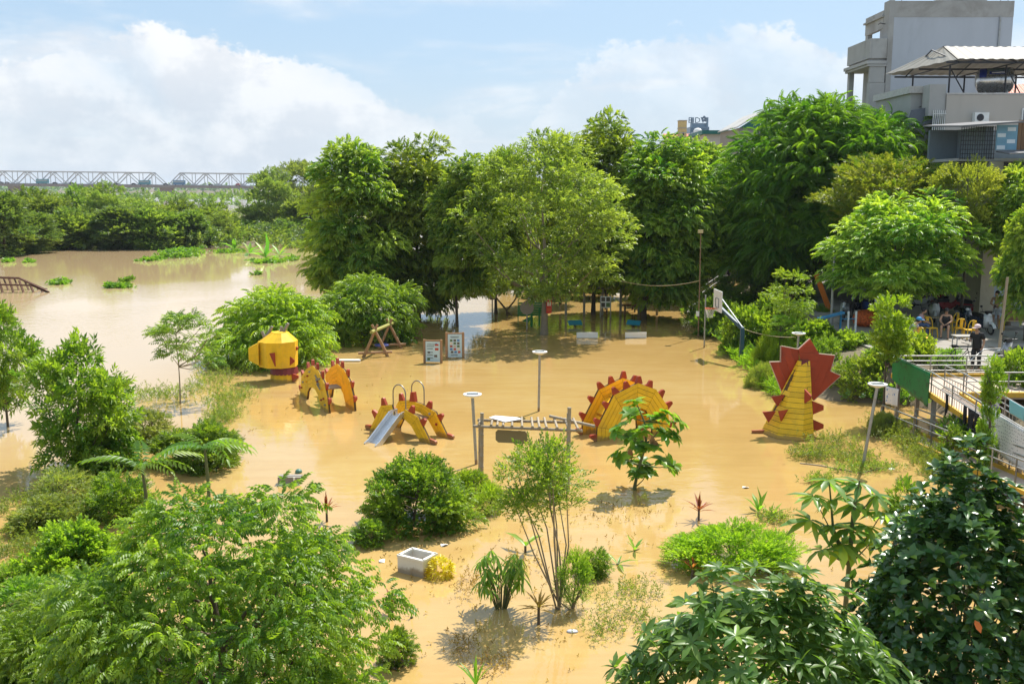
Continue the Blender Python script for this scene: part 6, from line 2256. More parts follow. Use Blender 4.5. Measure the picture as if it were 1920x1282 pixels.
RA, RB = (25.6, 61, 16.2), (40, 61, 16.1)
EA, EB = (24.75, 57, 15.0), (40, 57, 14.9)
corrugated(hw, 'roof_sheet', RA, RB, EB, EA, ROOF)
corrugated(hw, 'roof_sheet', (40, 61.02, 16.1), (25.6, 61.02, 16.2), (23.9, 65, 15.0), (40, 65, 14.9), ROOF)
corrugated(hw, 'roof_sheet', (25.55, 61.1, 16.15), (25.55, 61.0, 16.15), (24.7, 57.02, 14.98), (23.5, 64.9, 14.98), ROOF, n=24)
for y, z in ((57.2, 14.85), (61, 14.9), (64.8, 14.85)):
    wpart(hw, 'beam', MB().bar((24.2, y, z), (40, y, z - .05), .08, .10), UNDER)
for i in range(5):
    x = 24.9 + i * 3.2
    wpart(hw, 'rafter', MB().bar((x, 57.1, 14.85), (x, 61, 16.0), .06).bar((x, 64.9, 14.85), (x, 61, 16.0), .06).bar((x, 57.1, 14.82), (x, 64.9, 14.82), .06), UNDER)
    wpart(hw, 'canopy_post', MB().tube([(x, 58.3, 13.2), (x, 58.3, 14.85)], .055, 6), UNDER)
    wpart(hw, 'canopy_post', MB().tube([(x, 63.6, 13.2), (x, 63.6, 14.85)], .055, 6), UNDER)
    wpart(hw, 'brace', MB().bar((x + .05, 58.3, 14.6), (x + 1.0, 58.5, 13.25), .05), UNDER)
    wpart(hw, 'brace', MB().bar((x, 57.15, 14.8), (x + 1.1, 57.15, 15.0), .05).bar((x + 1.1, 57.15, 15.0), (x + 2.2, 57.15, 14.8), .05), UNDER)
for x in (31.1, 33.6):
    wpart(hw, 'skylight', MB().add([(x, 57.1, 14.95), (x + 1.1, 57.1, 14.95), (x + 1.1, 59.5, 15.66), (x, 59.5, 15.66), (x, 57.1, 14.91), (x + 1.1, 57.1, 14.91), (x + 1.1, 59.5, 15.62), (x, 59.5, 15.62)], [(0, 1, 2, 3), (7, 6, 5, 4), (0, 4, 5, 1), (1, 5, 6, 2), (2, 6, 7, 3), (3, 7, 4, 0)]), pmat('blue_sheet', (.03, .30, .62), .35))
tk = thing('water_tank', Vector((28.3, 60.0, 13.2)), 'steel water tank with blue band lying under the roof canopy', 'water tank')
axx = Matrix.Rotation(R(90), 3, 'Y') @ Matrix.Rotation(.5, 3, 'X')
ax2 = Matrix.Rotation(-.45, 3, 'Z') @ Matrix.Rotation(R(90), 3, 'Y')
part(tk, 'drum', MB().lathe([(.05, -1.05), (.45, -1.0), (.66, -.86), (.70, -.8), (.70, .8), (.66, .86), (.45, 1.0), (.05, 1.05)], (0, 0, .95), 24, ax2), STEEL)


def shell_arc(t, name, x0, x1, r, a0, a1, mat, n=14):
    vs, fs = [], []
    for i in range(n + 1):
        a = R(a0 + (a1 - a0) * i / n)
        for x, rr in ((x0, r), (x1, r), (x1, r - .02), (x0, r - .02)):
            vs.append(Matrix.Rotation(-.45, 3, 'Z') @ Vector((x, -rr * math.cos(a), rr * math.sin(a))) + Vector((0, 0, .95)))
        if i:
            o_ = 4 * i
            fs += [(o_ - 4 + k_, o_ - 4 + (k_ + 1) % 4, o_ + (k_ + 1) % 4, o_ + k_) for k_ in range(4)]
    fs += [(3, 2, 1, 0), (4 * n, 4 * n + 1, 4 * n + 2, 4 * n + 3)]
    part(t, name, MB().add(vs, fs, True), mat)


TB = pmat('tank_blue', (.015, .035, .22), .4)
shell_arc(tk, 'blue_cap', -.83, -.45, .712, 10, 170, TB)
shell_arc(tk, 'top_cover', -.44, .75, .708, 42, 150, pmat('tank_cover', (.10, .14, .14), .6))
shell_arc(tk, 'name_strip', -.30, .62, .714, 26, 41, TB)
shell_arc(tk, 'print', -.18, .48, .718, 30, 36, WHITE)
part(tk, 'end_ring', MB().lathe([(.2, -1.07), (.3, -1.06), (.3, -1.0), (.2, -1.0)], (0, 0, .95), 20, ax2), WHITE)
for x, y in ((-.6, -.1), (.5, -.6), (-.3, .5), (.8, 0)):
    part(tk, 'leg', MB().bar((x, y, 0), (x * .9, y * .9, .6), .05), GALV)

sd_ = thing('grille_shed', Vector((24, 50, ZG)), 'ramshackle upper shed with iron grilles and plank wall', 'shed')
xs_ = lambda px: (px - 960) / FPX * 50
zs_ = lambda py: 8 + (350 - py) / FPX * 50
hbox(sd_, 'floor_slab', xs_(1782), xs_(1990), 50.1, 54, zs_(303), zs_(298), RAW)
hbox(sd_, 'back_wall', xs_(1782), xs_(1990), 53.5, 53.7, zs_(300), zs_(240), pmat('tin_blue_grey', (.17, .21, .23), .6, var=.25, stretch=(6, 1, .3)))
hbox(sd_, 'inner_wall', xs_(1835), xs_(1850), 50.3, 53.4, zs_(298), zs_(240), MATS['tin_blue_grey'])
for i in range(15):
    x = xs_(1787 + i * 4.4)
    wpart(sd_, 'grille_bar', MB().tube([(x, 50.05, zs_(300)), (x, 50.05, zs_(240))], .018, 5), DARK)
for i in range(8):
    z = zs_(298 - i * 8)
    wpart(sd_, 'grille_bar', MB().tube([(xs_(1786), 50.04, z), (xs_(1850), 50.04, z)], .016, 5), DARK)
hbox(sd_, 'panel', xs_(1851), xs_(1889), 50.0, 50.06, zs_(283), zs_(238), pmat('panel_blue', (.16, .32, .42), .5, var=.1))
for i in range(4):
    for j in range(2):
        hbox(sd_, 'panel_print', xs_(1852.5 + 18 * j), xs_(1852.5 + 18 * j + 15), 49.985, 49.998, zs_(249 + 11 * i), zs_(241 + 11 * i) - .03, pmat('panel_white', (.62, .68, .70), .5) if (i + j) % 2 else MATS['panel_blue'])
for i in range(10):
    hbox(sd_, 'plank', xs_(1890 + i * 6.4) + .006, xs_(1896.4 + i * 6.4) - .006, 50.0 - .01 * (i % 3), 50.06, zs_(285), zs_(229), pmat('plank_brown', (.20, .115, .06), .8, var=.35, stretch=(8, 8, .6)))
wpart(sd_, 'roof', MB().add([(xs_(1775), 49.5, zs_(240)), (xs_(1890), 49.5, zs_(232)), (xs_(1890), 54, zs_(222)), (xs_(1775), 54, zs_(230)), (xs_(1775), 49.5, zs_(243)), (xs_(1890), 49.5, zs_(235)), (xs_(1890), 54, zs_(225)), (xs_(1775), 54, zs_(233))], [(0, 1, 2, 3), (7, 6, 5, 4), (0, 4, 5, 1), (1, 5, 6, 2), (2, 6, 7, 3), (3, 7, 4, 0)]), pmat('tin_dark', (.13, .13, .14), .7, var=.2))
wpart(sd_, 'awning', MB().add([(xs_(1852), 48.6, zs_(291)), (xs_(1990), 48.6, zs_(284)), (xs_(1990), 50, zs_(278)), (xs_(1852), 50, zs_(285)), (xs_(1852), 48.6, zs_(293)), (xs_(1990), 48.6, zs_(286)), (xs_(1990), 50, zs_(280)), (xs_(1852), 50, zs_(287))], [(0, 1, 2, 3), (7, 6, 5, 4), (0, 4, 5, 1), (1, 5, 6, 2), (2, 6, 7, 3), (3, 7, 4, 0)]), pmat('tin_dark', (.13, .13, .14), .7, var=.2))
hbox(sd_, 'lower_wall', xs_(1842), xs_(1868), 50.02, 54, ZG, zs_(304), pmat('cream_wall', (.40, .36, .27), .8, var=.15, dirt=(.35, .3, .2)))
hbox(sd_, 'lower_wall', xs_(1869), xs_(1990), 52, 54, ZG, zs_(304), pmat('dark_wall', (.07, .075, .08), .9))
hbox(sd_, 'shutter', xs_(1869), xs_(1925), 50.2, 50.3, ZG, zs_(318), pmat('shutter_blue', (.25, .31, .36), .5))

for i, (a, b, sg) in enumerate((((24.3, 58.5, 12.9), (14, 74, 10.5), .9), ((24.3, 58.5, 12.6), (12, 80, 10.0), 1.1))):
    a, b = Vector(a), Vector(b)
    tag(MB().tube([a.lerp(b, j / 14) - Vector((0, 0, sg * 4 * (j / 14) * (1 - j / 14))) for j in range(15)], .018, 5).build('power_cable', BLACK), ['upper', 'lower'][i] + ' sagging power cable leaving the warm grey house', 'cable')

# houses and towers farther off
def far_house(name, label, cat, px0, px1, py0, pyb, Y, mat, depth=10):
    a, b = at(px0, py0, Y), at(px1, py0, Y)
    t = thing(name, Vector(((a.x + b.x) / 2, Y, ZG)), label, cat)
    zb = max(ZG, at(px0, pyb, Y).z) if pyb else ZG
    hbox(t, 'wall', a.x, b.x, Y, Y + depth, ZG, a.z, mat)
    return t, a.x, b.x, a.z


ob, xa, xb, zt = far_house('office_tower', 'blue-grey office tower with big letters and a flower emblem on its roof', 'building', 1294, 1330, 238, None, 330, pmat('tower_blue', (.18, .27, .36), .4, var=.1), 14)
for i in range(5):
    hbox(ob, 'window_band', xa + .2, xb - .2, 329.9, 329.99, zt - 1.6 - i * 3, zt - .4 - i * 3, pmat('tower_glass', (.10, .17, .25), .15))
hbox(ob, 'roof_frame', xa + .5, xb - .5, 331, 333, zt, zt + 1.2, MATS['tower_blue'])
for x in (xa + .6, xb - .6):
    hbox(ob, 'roof_post', x - .3, x + .3, 330.3, 331, zt, zt + 3.0, MATS['tower_blue'])
LET = pmat('letter_blue', (.13, .19, .27), .5)
tx = text('BIDV', 2.6, LET, (-1.0, .2, zt - ZG + 2.0), (R(90), 0, 0), ob, ext=.15)
fm = MB()
for i in range(5):
    a = i * 2 * math.pi / 5 + .3
    fm.ball((xb - 1.7 + .62 * math.cos(a), 330.2, zt + 2.5 + .62 * math.sin(a)), (.42, .15, .42), 8, 6)
wpart(ob, 'flower_emblem', fm, LET)
yt, xa, xb, zt = far_house('yellow_tower', 'slim yellowish stair tower rising above the treetops', 'tower', 1274, 1288, 226, None, 150, pmat('ochre_wall', (.50, .38, .17), .8, var=.25, dirt=(.3, .22, .1)), 1.5)
hbox(yt, 'opening', xa + .5, xa + .75, 149.95, 149.99, zt - 2.2, zt - 1.7, DARK)
for z in (zt, zt - 1.1, zt - 1.8):
    hbox(yt, 'ledge', xa - .06, xb + .06, 149.9, 151.6, z - .06, z + .04, RAW)
rr, xa, xb, zt = far_house('red_roof_house', 'low house with orange-red roof behind the yellowish tower', 'house', 1254, 1300, 260, None, 156, pmat('pale_wall', (.5, .48, .44), .8), 8)
corrugated(rr, 'roof', (xa - .3, 160, zt + .9), (xb + .3, 160, zt + .9), (xb + .3, 155.5, zt - .1), (xa - .3, 155.5, zt - .1), pmat('roof_red', (.50, .12, .06), .6), n=40)
wt, xa, xb, zt = far_house('tank_house', 'flat house topped with white round water tanks', 'house', 1296, 1335, 262, None, 140, RAW, 8)
for dx, dz, r_ in ((.5, .5, .55), (1.05, 1.1, .6), (1.4, .4, .45)):
    wpart(wt, 'tank', MB().lathe([(r_, -r_), (r_, r_ * .3), (r_ * .7, r_ * .7), (.1, r_ * .85)], (xa + dx, 141, zt + dz), 12), WHITE)
gr_, xa, xb, zt = far_house('green_shed', 'house with long flat green roof right of the office tower', 'house', 1322, 1392, 252, None, 125, pmat('pale_wall', (.5, .48, .44), .8), 8)
hbox(gr_, 'roof', xa - .5, xb + .4, 124.4, 134, zt, zt + .45, pmat('roof_green', (.01, .12, .10), .5, var=.1))
gg, xa, xb, zt = far_house('green_gable', 'tall gable of green metal sheet above the feathery tree', 'house', 1386, 1465, 240, None, 110, pmat('gable_wall', (.25, .24, .22), .8), 10)
wpart(gg, 'gable', MB().prism([(0, 0), (4.8, 0), (4.8, 1.7), (2.6, 1.7), (.4, .25)], (xa, 109.9, zt), ux, vz, .15), MATS['roof_green'])
wpart(gg, 'roof', MB().add([(xa - .3, 109.6, zt + .1), (xa + 2.6, 109.6, zt + 1.85), (xa + 2.6, 120, zt + 1.85), (xa - .3, 120, zt + .1), (xa - .3, 109.6, zt), (xa + 2.6, 109.6, zt + 1.75), (xa + 2.6, 120, zt + 1.75), (xa - .3, 120, zt)], [(0, 1, 2, 3), (7, 6, 5, 4), (0, 4, 5, 1), (1, 5, 6, 2), (2, 6, 7, 3), (3, 7, 4, 0)]), RAW)
tt, xa, xb, zt = far_house('teal_block', 'tiny teal rooftop block behind the loose olive tree', 'building', 1054, 1066, 256, None, 190, pmat('teal_wall', (.12, .24, .26), .7), 4)
hbox(tt, 'roof', xa - .15, xb + .15, 189.8, 194.2, zt, zt + .2, RAW)
rb2, xa, xb, zt = far_house('red_roof_block', 'red roofed house at the right edge behind the water tank', 'house', 1900, 2010, 190, None, 80, pmat('pale_wall', (.5, .48, .44), .8), 8)
corrugated(rb2, 'roof', (xa + 1.2, 84, zt + 1.6), (xb, 84, zt + 1.8), (xb, 79.5, zt - .1), (xa - .3, 79.5, zt - .1), MATS['roof_red'], n=40)
# low houses closing the view under the trees at the back of the yard
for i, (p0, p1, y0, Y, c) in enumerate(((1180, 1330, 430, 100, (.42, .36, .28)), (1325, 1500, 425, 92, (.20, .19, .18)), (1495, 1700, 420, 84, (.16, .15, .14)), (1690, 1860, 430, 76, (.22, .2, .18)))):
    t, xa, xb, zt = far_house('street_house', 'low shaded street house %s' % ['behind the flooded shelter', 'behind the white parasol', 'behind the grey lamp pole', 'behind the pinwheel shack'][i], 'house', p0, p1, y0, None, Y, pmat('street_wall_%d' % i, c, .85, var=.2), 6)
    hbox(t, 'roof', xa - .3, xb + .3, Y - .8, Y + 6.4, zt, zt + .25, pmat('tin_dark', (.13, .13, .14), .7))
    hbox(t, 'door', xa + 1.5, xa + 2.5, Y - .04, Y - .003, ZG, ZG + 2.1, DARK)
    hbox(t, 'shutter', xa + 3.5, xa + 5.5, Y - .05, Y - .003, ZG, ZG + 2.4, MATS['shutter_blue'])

# ------------------------------------------------------------------ bridge over the river
BY = 880
BR = pmat('bridge_steel', (.36, .38, .40), .6, var=.1, scale=.05)
bxp = lambda px: (px - 960) / FPX * BY
bz = lambda x: 10.9 - (x - bxp(0)) / (bxp(470) - bxp(0)) * 2.3
br_ = thing('truss_bridge', Vector((bxp(250), BY, 0)), 'long grey steel truss bridge across the river in the distance', 'bridge')
x0_, x1_ = bxp(-160), bxp(640)
wpart(br_, 'deck', MB().add([(x0_, BY - 7, bz(x0_)), (x1_, BY - 7, bz(x1_)), (x1_, BY + 9, bz(x1_)), (x0_, BY + 9, bz(x0_)), (x0_, BY - 7, bz(x0_) - 2.2), (x1_, BY - 7, bz(x1_) - 2.2), (x1_, BY + 9, bz(x1_) - 2.2), (x0_, BY + 9, bz(x0_) - 2.2)],
                             [(0, 1, 2, 3), (7, 6, 5, 4), (0, 4, 5, 1), (1, 5, 6, 2), (2, 6, 7, 3), (3, 7, 4, 0)]), pmat('bridge_deck', (.19, .17, .16), .8))
TH = 10.6
for (s0, s1) in ((bxp(-150), bxp(318)), (bxp(324), bxp(640))):
    n = round((s1 - s0) / 10.8)
    for yy in (BY - 1, BY + 8):
        P_ = lambda i, up: Vector((s0 + (s1 - s0) * i / n, yy, bz(s0 + (s1 - s0) * i / n) + (TH if up else 0)))
        wpart(br_, 'top_chord', MB().bar(P_(1, 1), P_(n - 1, 1), .9, 1.0), BR)
        wpart(br_, 'bottom_chord', MB().bar(P_(0, 0), P_(n, 0), .9, 1.0), BR)
        for i in range(n):
            a, b = (P_(i, 0), P_(i + 1, 1)) if i % 2 == 0 else (P_(i, 1), P_(i + 1, 0))
            wpart(br_, 'diagonal', MB().bar(a, b, .75, .75, upv=(0, 1, 0)), BR)
            if 0 < i:
                wpart(br_, 'vertical', MB().bar(P_(i, 0), P_(i, 1), .5, .5, upv=(0, 1, 0)), BR)
for px, pw_ in ((320, 22), (40, 22), (560, 22)):
    x = bxp(px)
    wpart(br_, 'pier', MB().box((x, BY + 1, bz(x) / 2 - 3), (10.5, 8, bz(x) + 1.5), None, .95), pmat('pier_concrete', (.30, .25, .23), .85))
for i, (px, L_, h_, c, nm, lb) in enumerate(((95, 22, 3.6, (.05, .22, .27), 'truck', 'teal truck on the left part of the bridge'), (283, 21, 3.4, (.04, .20, .26), 'bus', 'teal bus near the gap between the bridge trusses'), (347, 21, 3.8, (.05, .16, .30), 'bus', 'blue bus on the right bridge span'),
                                             (18, 9, 1.7, (.1, .1, .1), 'car', 'dark car at the left end of the bridge'), (30, 8, 1.6, (.3, .3, .3), 'car', 'grey car following the dark one on the bridge'), (118, 9, 1.7, (.03, .03, .04), 'car', 'black car just right of the teal truck'),
                                             (149, 9, 1.7, (.04, .04, .05), 'car', 'black car alone left of mid bridge'), (200, 11, 2.0, (.1, .06, .05), 'van', 'dark van at mid bridge'), (230, 9, 1.7, (.05, .05, .06), 'car', 'dark car between van and teal bus'), (263, 8, 1.6, (.02, .02, .02), 'car', 'small black car behind the teal bus'),
                                             (322, 9, 1.7, (.02, .02, .02), 'car', 'black car in the gap between the trusses'), (405, 8, 1.6, (.1, .1, .1), 'car', 'dark car on the right bridge span'), (455, 10, 2.2, (.30, .05, .05), 'van', 'red van near the right end of the bridge'))):
    x = bxp(px)
    L_ = L_ / FPX * BY
    t = thing('bridge_' + nm, Vector((x, BY - 4, bz(x))), lb, nm, 'traffic on the bridge')
    m = pmat('vehicle_%d' % i, c, .4)
    if h_ > 3:
        part(t, 'body', MB().box((0, 0, h_ / 2 + .6), (L_, 2.5, h_)), m)
        part(t, 'window_band', MB().box((0, -1.26, h_ * .75 + .3), (L_ * .9, .05, h_ * .28)), pmat('bus_glass', (.25, .3, .33), .2))
    else:
        part(t, 'body', MB().prism([(-L_ / 2, .4), (L_ / 2, .4), (L_ / 2, 1.0), (L_ * .3, 1.1), (L_ * .15, h_), (-L_ * .3, h_), (-L_ * .45, 1.1), (-L_ / 2, 1.0)], (0, 0, 0), ux, vz, 1.8), m)
    for sx in (-.32, .32):
        part(t, 'wheel', MB().lathe([(.45, -.15), (.45, .15)], (L_ * sx, -.9, .45), 10, Matrix.Rotation(R(90), 3, 'X')), TYRE)


# ------------------------------------------------------------------ near plants with leaves one can tell apart
def leaf_mesh(name, l, w, mat, tint, droop=.2, fold=.18):
    v, f = leaf_tris(l, w, fold=fold, droop=droop, hi=2)
    return tri_mesh(name, v, f, mat, np.full(len(v), tint))


def place(parent, me, pos, d, upv, s, name='leaf'):
    o = bpy.data.objects.new(name, me)
    COL.objects.link(o)
    fr = _frame(np.array(d), np.array(upv)) * s
    m = Matrix.Identity(4)
    for i in range(3):
        for j in range(3):
            m[j][i] = fr[i][j]
        m[i][3] = pos[i]
    o.parent = parent
    o.matrix_basis = m
    return o


def leafset(key, l, w, mat, droop=.22, fold=.18):
    return [leaf_mesh(key, l, w * k_, LM[mat], t_, droop * k2, fold) for k_, t_, k2 in ((1, .0, 1), (.9, .12, 1.4), (1.05, .25, .7), (.95, .45, 1.1), (1, .75, .8))]


def big_shrub(name, label, base, leaves, nleaf, stems, mat, tm_l, tm_w, keep=300, tint_w=(.25, .28, .22, .15, .10)):
    """leaves: list of (pos, dir, up, scale) relative to base; the nearest 'keep' are single leaves, the rest one mass"""
    t = thing(name, base, label, 'shrub')
    cam_l = Vector((0, 0, CAM_H)) - base
    leaves.sort(key=lambda q: (Vector(q[0]) - cam_l).length - (0 if q[0][2] > .8 else -1))
    ms = leafset('leaf', tm_l, tm_w, mat)
    q = random.Random(5)
    for p, d, u, s in leaves[:keep]:
        place(t, q.choices(ms, tint_w)[0], p, d, u, s)
    rest = leaves[keep:]
    if rest:
        tp = Tmpl().leaf((0, 0, 0), (1, 0, 0), tm_l, tm_w, hi=2, droop=.22, fold=.18).done()
        rng = np.random.default_rng(2)
        part(t, 'foliage', scatter('foliage', tp, np.array([list(r[0]) for r in rest]), np.array([list(r[1]) for r in rest]), np.array([r[3] for r in rest]), rng, LM[mat], roll=.35, tvar=.25), None, kind='stuff')
    part(t, 'stem', stems, STEM)
    return t


def whorl_leaves(q, c, ax, n, spread, s):
    """n leaves round the axis ax at c"""
    ax = Vector(ax).normalized()
    a_ = ax.orthogonal().normalized()
    b_ = ax.cross(a_)
    out = []
    ph_ = q.uniform(0, 6)
    for i in range(n):
        a = ph_ + 2 * math.pi * (i + q.uniform(-.25, .25)) / n
        r_ = a_ * math.cos(a) + b_ * math.sin(a)
        tl = R(spread + q.uniform(-16, 16))
        d = r_ * math.cos(tl) + ax * math.sin(tl)
        out.append((Vector(c), d, ax, s * q.uniform(.75, 1.12)))
    return out


def dome_whorls(q, rx, ry, z0, z1, n, per, spread, s, out_bias=.8):
    L_, mb = [], MB()
    for i in range(n):
        h = q.random()
        a = q.uniform(0, 2 * math.pi)
        rr = math.sqrt(max(0, 1 - h ** 2.4)) * math.sqrt(q.uniform(.25 if h > .6 else .5, 1.1))
        lump = 1 + .08 * math.sin(3 * a + 1.3) + .06 * math.sin(5 * a + 4 * h + n) + .08 * math.sin(9 * a + 7 * h)
        rr *= lump
        c = Vector((rx * rr * math.cos(a), ry * rr * math.sin(a), z0 + (z1 - z0) * h * q.uniform(.88, 1.08) * (1 + .09 * math.sin(2 * a + n))))
        ax = Vector((math.cos(a) * rr * out_bias, math.sin(a) * rr * out_bias, .35 + h * .8)) + Vector((q.uniform(-.25, .25), q.uniform(-.25, .25), 0))
        L_ += whorl_leaves(q, c, ax, q.choice(per), spread, s)
        if i % 30 == 0:
            m = Vector((c.x * .45, c.y * .45, z0 + (c.z - z0) * .45))
            mb.tube([Vector((c.x * .12, c.y * .12, z0 - .8)), m, c], [.022, .014, .006], 5, cap=False)
    return L_, mb


q = random.Random(11)
L_, mb = dome_whorls(q, 2.0, 1.45, .2, 2.95, 950, (7, 8, 9), 14, 1.0)
big_shrub('whorled_shrub', 'large near shrub with whorled finger-like leaves at the bottom right', Vector((3.15, 11.9, 0)), L_, 0, mb, 'whorl', .25, .075, keep=300)
L_, mb = dome_whorls(q, 1.1, .8, .2, 2.1, 200, (7, 8), 14, 1.0)
big_shrub('whorled_shrub', 'smaller whorled-leaf shrub at the bottom edge below the dark glossy shrub', Vector((4.7, 10.4, 0)), L_, 0, mb, 'whorl', .25, .075, keep=120)
L_, mb = dome_whorls(q, 1.5, 1.3, -.3, 3.9, 2300, (5, 6, 7), 30, 1.0)
fic = big_shrub('glossy_shrub', 'dark glossy round-leaved shrub in the lower right corner', Vector((6.25, 13.3, 0)), L_, 0, mb, 'ficus', .17, .095, keep=300, tint_w=(.5, .3, .1, .04, .06))
ors = leaf_mesh('orange_leaf', .17, .09, pmat('leaf_orange', (.65, .16, .02), .5), 0)
for p in ((-.55, -1.35, 1.4), (-.3, -1.2, 2.5)):
    place(fic, ors, p, (.3, -.6, -.7), (0, -1, .5), 1, 'leaf')
L_ = []
mb = MB()
for i in range(22):
    c = Vector((q.uniform(-.45, .45), q.uniform(-.3, .3), q.uniform(.35, 1.2)))
    L_ += whorl_leaves(q, c, Vector((c.x, c.y, 1)), 5, 45, 1)
    mb.tube([(0, 0, -.9), c * .5, c], [.02, .015, .006], 5, cap=False)
big_shrub('broad_leaf_shrub', 'bright broad-leaved shrub at the right edge above the dark glossy shrub', Vector((9.6, 19.5, .2)), L_, 0, mb, 'almond', .30, .14)

# sea-almond sapling
ab = G(1188, 918)
al, mb = [], MB()
hp = lambda px, py, dy=0: at(px, py, ab.y + dy) - ab
stem_pts = [Vector((0, 0, -.5)), hp(1189, 915), hp(1199, 872), hp(1212, 830), hp(1208, 790), hp(1192, 752)]
mb.tube(stem_pts, [.05, .045, .04, .034, .025, .012], 7)
mb.tube([Vector((.06, .05, -.5)), hp(1192, 905), hp(1200, 868)], [.035, .03, .02], 6)
for i, (px, py, n) in enumerate(((1190, 752, 8), (1182, 775, 7), (1228, 782, 9), (1252, 775, 8), (1275, 790, 8), (1262, 812, 7), (1235, 806, 8), (1210, 800, 8), (1160, 800, 6), (1178, 818, 9), (1196, 836, 8), (1222, 838, 7), (1155, 848, 5), (1178, 862, 7), (1205, 866, 8), (1240, 862, 8), (1262, 872, 7), (1215, 885, 6), (1192, 884, 5))):
    c = hp(px, py, q.uniform(-.35, .35))
    al += whorl_leaves(q, c, Vector(((px - 1210) / 90, q.uniform(-.4, .4), .9)), n + 5, 8, q.uniform(1.1, 1.4))
    al += whorl_leaves(q, c + Vector((q.uniform(-.15, .15), q.uniform(-.2, .2), -.12)), Vector(((px - 1210) / 60, q.uniform(-.6, .6), .7)), 8, 5, q.uniform(1.0, 1.3))
    k_ = min(range(len(stem_pts)), key=lambda j: abs(stem_pts[j].z - (c.z - .2)))
    mb.tube([stem_pts[k_], stem_pts[k_].lerp(c, .6) - Vector((0, 0, .06)), c], [.018, .013, .008], 5)
t = big_shrub('almond_sapling', 'young almond sapling with broad round leaves before the largest arch', ab, al, 0, mb, 'almond', .26, .155)
t['category'] = 'tree'
br_leaf = leaf_mesh('dead_leaf', .3, .16, pmat('leaf_brown', (.28, .15, .06), .7), 0, droop=.6)
for px, py in ((1222, 818), (1180, 840), (1228, 825)):
    place(t, br_leaf, hp(px, py, -.2), (.2, -.2, -1), (0, -1, 0), 1, 'leaf')
# young whorled sapling
yb = Vector((at(1590, 1000, 17.3).x, 17.3, 0))
hp2 = lambda px, py, dy=0: at(px, py, 17.3 + dy) - yb
L_, mb = [], MB()
mb.tube([(0, 0, -.5), hp2(1592, 1060), hp2(1600, 960), hp2(1612, 900)], [.05, .045, .035, .015], 7)
mb.tube([hp2(1592, 1060), hp2(1562, 990), hp2(1555, 905)], [.03, .025, .012], 6)
mb.tube([hp2(1598, 975), hp2(1640, 930)], [.02, .01], 6)
for x_, y_ in ((1525, 930), (1655, 960), (1520, 975), (1640, 1010), (1540, 1030)):
    mb.tube([hp2(1592, 1060), hp2(x_, y_)], [.018, .008], 5)
for px, py, n in ((1555, 900, 9), (1565, 935, 7), (1612, 905, 8), (1605, 945, 7), (1640, 928, 7), (1590, 990, 9), (1625, 985, 7), (1560, 985, 6), (1600, 1035, 7), (1525, 930, 8), (1520, 975, 7), (1655, 960, 8), (1580, 1020, 8), (1640, 1010, 7), (1540, 1030, 7)):
    L_ += whorl_leaves(q, hp2(px, py, q.uniform(-.2, .2)), Vector((q.uniform(-.3, .3), q.uniform(-.3, .3), 1)), n + 3, -8, q.uniform(1.05, 1.35))
t = big_shrub('whorled_sapling', 'lone upright sapling with large drooping leaf whorls right of the clipped shrub', yb, L_, 0, mb, 'whorl', .42, .125)
t['category'] = 'tree'
# mango seedling with hanging leaves
mg = G(940, 1140)
L_, mb = [], MB()
for i in range(30):
    c = Vector((q.uniform(-.42, .42), q.uniform(-.25, .25), q.uniform(.45, 1.12)))
    L_ += whorl_leaves(q, c, Vector((c.x * .5, c.y * .5, 1)), 7, -38, q.uniform(.8, 1.1))
    mb.tube([(0, 0, -.3), c * .5, c], [.012, .01, .005], 4)
big_shrub('mango_seedling', 'seedling with long hanging leaves left of the thin-stemmed shrub', mg, L_, 0, mb, 'almond', .34, .065)


def spiky(base, n, l, w, mat, label, name, stem=.0, spread=(20, 75), cat='plant', seed=0, lean=0):
    """rosette of sword leaves on a short stem"""
    q = random.Random(seed)
    t = thing(name, base, label, cat)
    ms = leafset('leaf', l, w, mat, droop=.3, fold=.25)
    for i in range(n):
        a = i * 2.4 + q.uniform(-.3, .3)
        e = R(q.uniform(*spread))
        d = (math.cos(a) * math.cos(e), math.sin(a) * math.cos(e), math.sin(e))
        place(t, q.choice(ms), (lean, 0, stem * q.uniform(.8, 1)), d, (0, 0, 1) if e < 1.2 else (math.cos(a), math.sin(a), .1), q.uniform(.7, 1.1))
    if stem:
        part(t, 'stem', MB().tube([(0, 0, -.3), (lean, 0, stem)], [.035, .025], 6), BARK)
    else:
        part(t, 'stem', MB().tube([(0, 0, -.2), (lean, 0, .03)], [.03, .03], 6), STEM)
    return t


spiky(G(1310, 975), 22, .45, .055, 'red', 'red-brown cordyline in front of the clipped shrub', 'cordyline', .25, (15, 85), seed=1)
spiky(G(1010, 1170), 24, .42, .05, 'dry', 'brown withered cordyline in the near water below the thin stems', 'cordyline', .34, (10, 80), seed=2)
spiky(G(613, 978), 16, .42, .05, 'red', 'brown cordyline at the right rim of the large near tree', 'cordyline', .3, (30, 85), seed=3)
spiky(G(735, 1150), 16, .36, .05, 'red', 'dark brown cordyline touching the large near tree low down', 'cordyline', .2, (20, 80), seed=4)
spiky(G(1298, 1085), 14, .34, .045, 'red', 'small red cordyline at the lower left of the clipped shrub', 'cordyline', .22, (30, 85), seed=5)
spiky(G(1422, 960), 7, .62, .12, 'banana', 'canna with upright broad leaves behind the clipped shrub', 'canna', 0, (45, 85), seed=6)
spiky(G(1448, 968), 5, .5, .08, 'banana', 'slim canna just right of the taller one', 'canna', 0, (40, 80), seed=7)
spiky(G(1190, 1032), 5, .42, .08, 'banana', 'small canna in open water left of the clipped shrub', 'canna', 0, (25, 70), seed=8)
spiky(G(1158, 1058), 4, .45, .08, 'banana', 'small canna beside the low green shrub in the middle', 'canna', 0, (20, 60), seed=9)
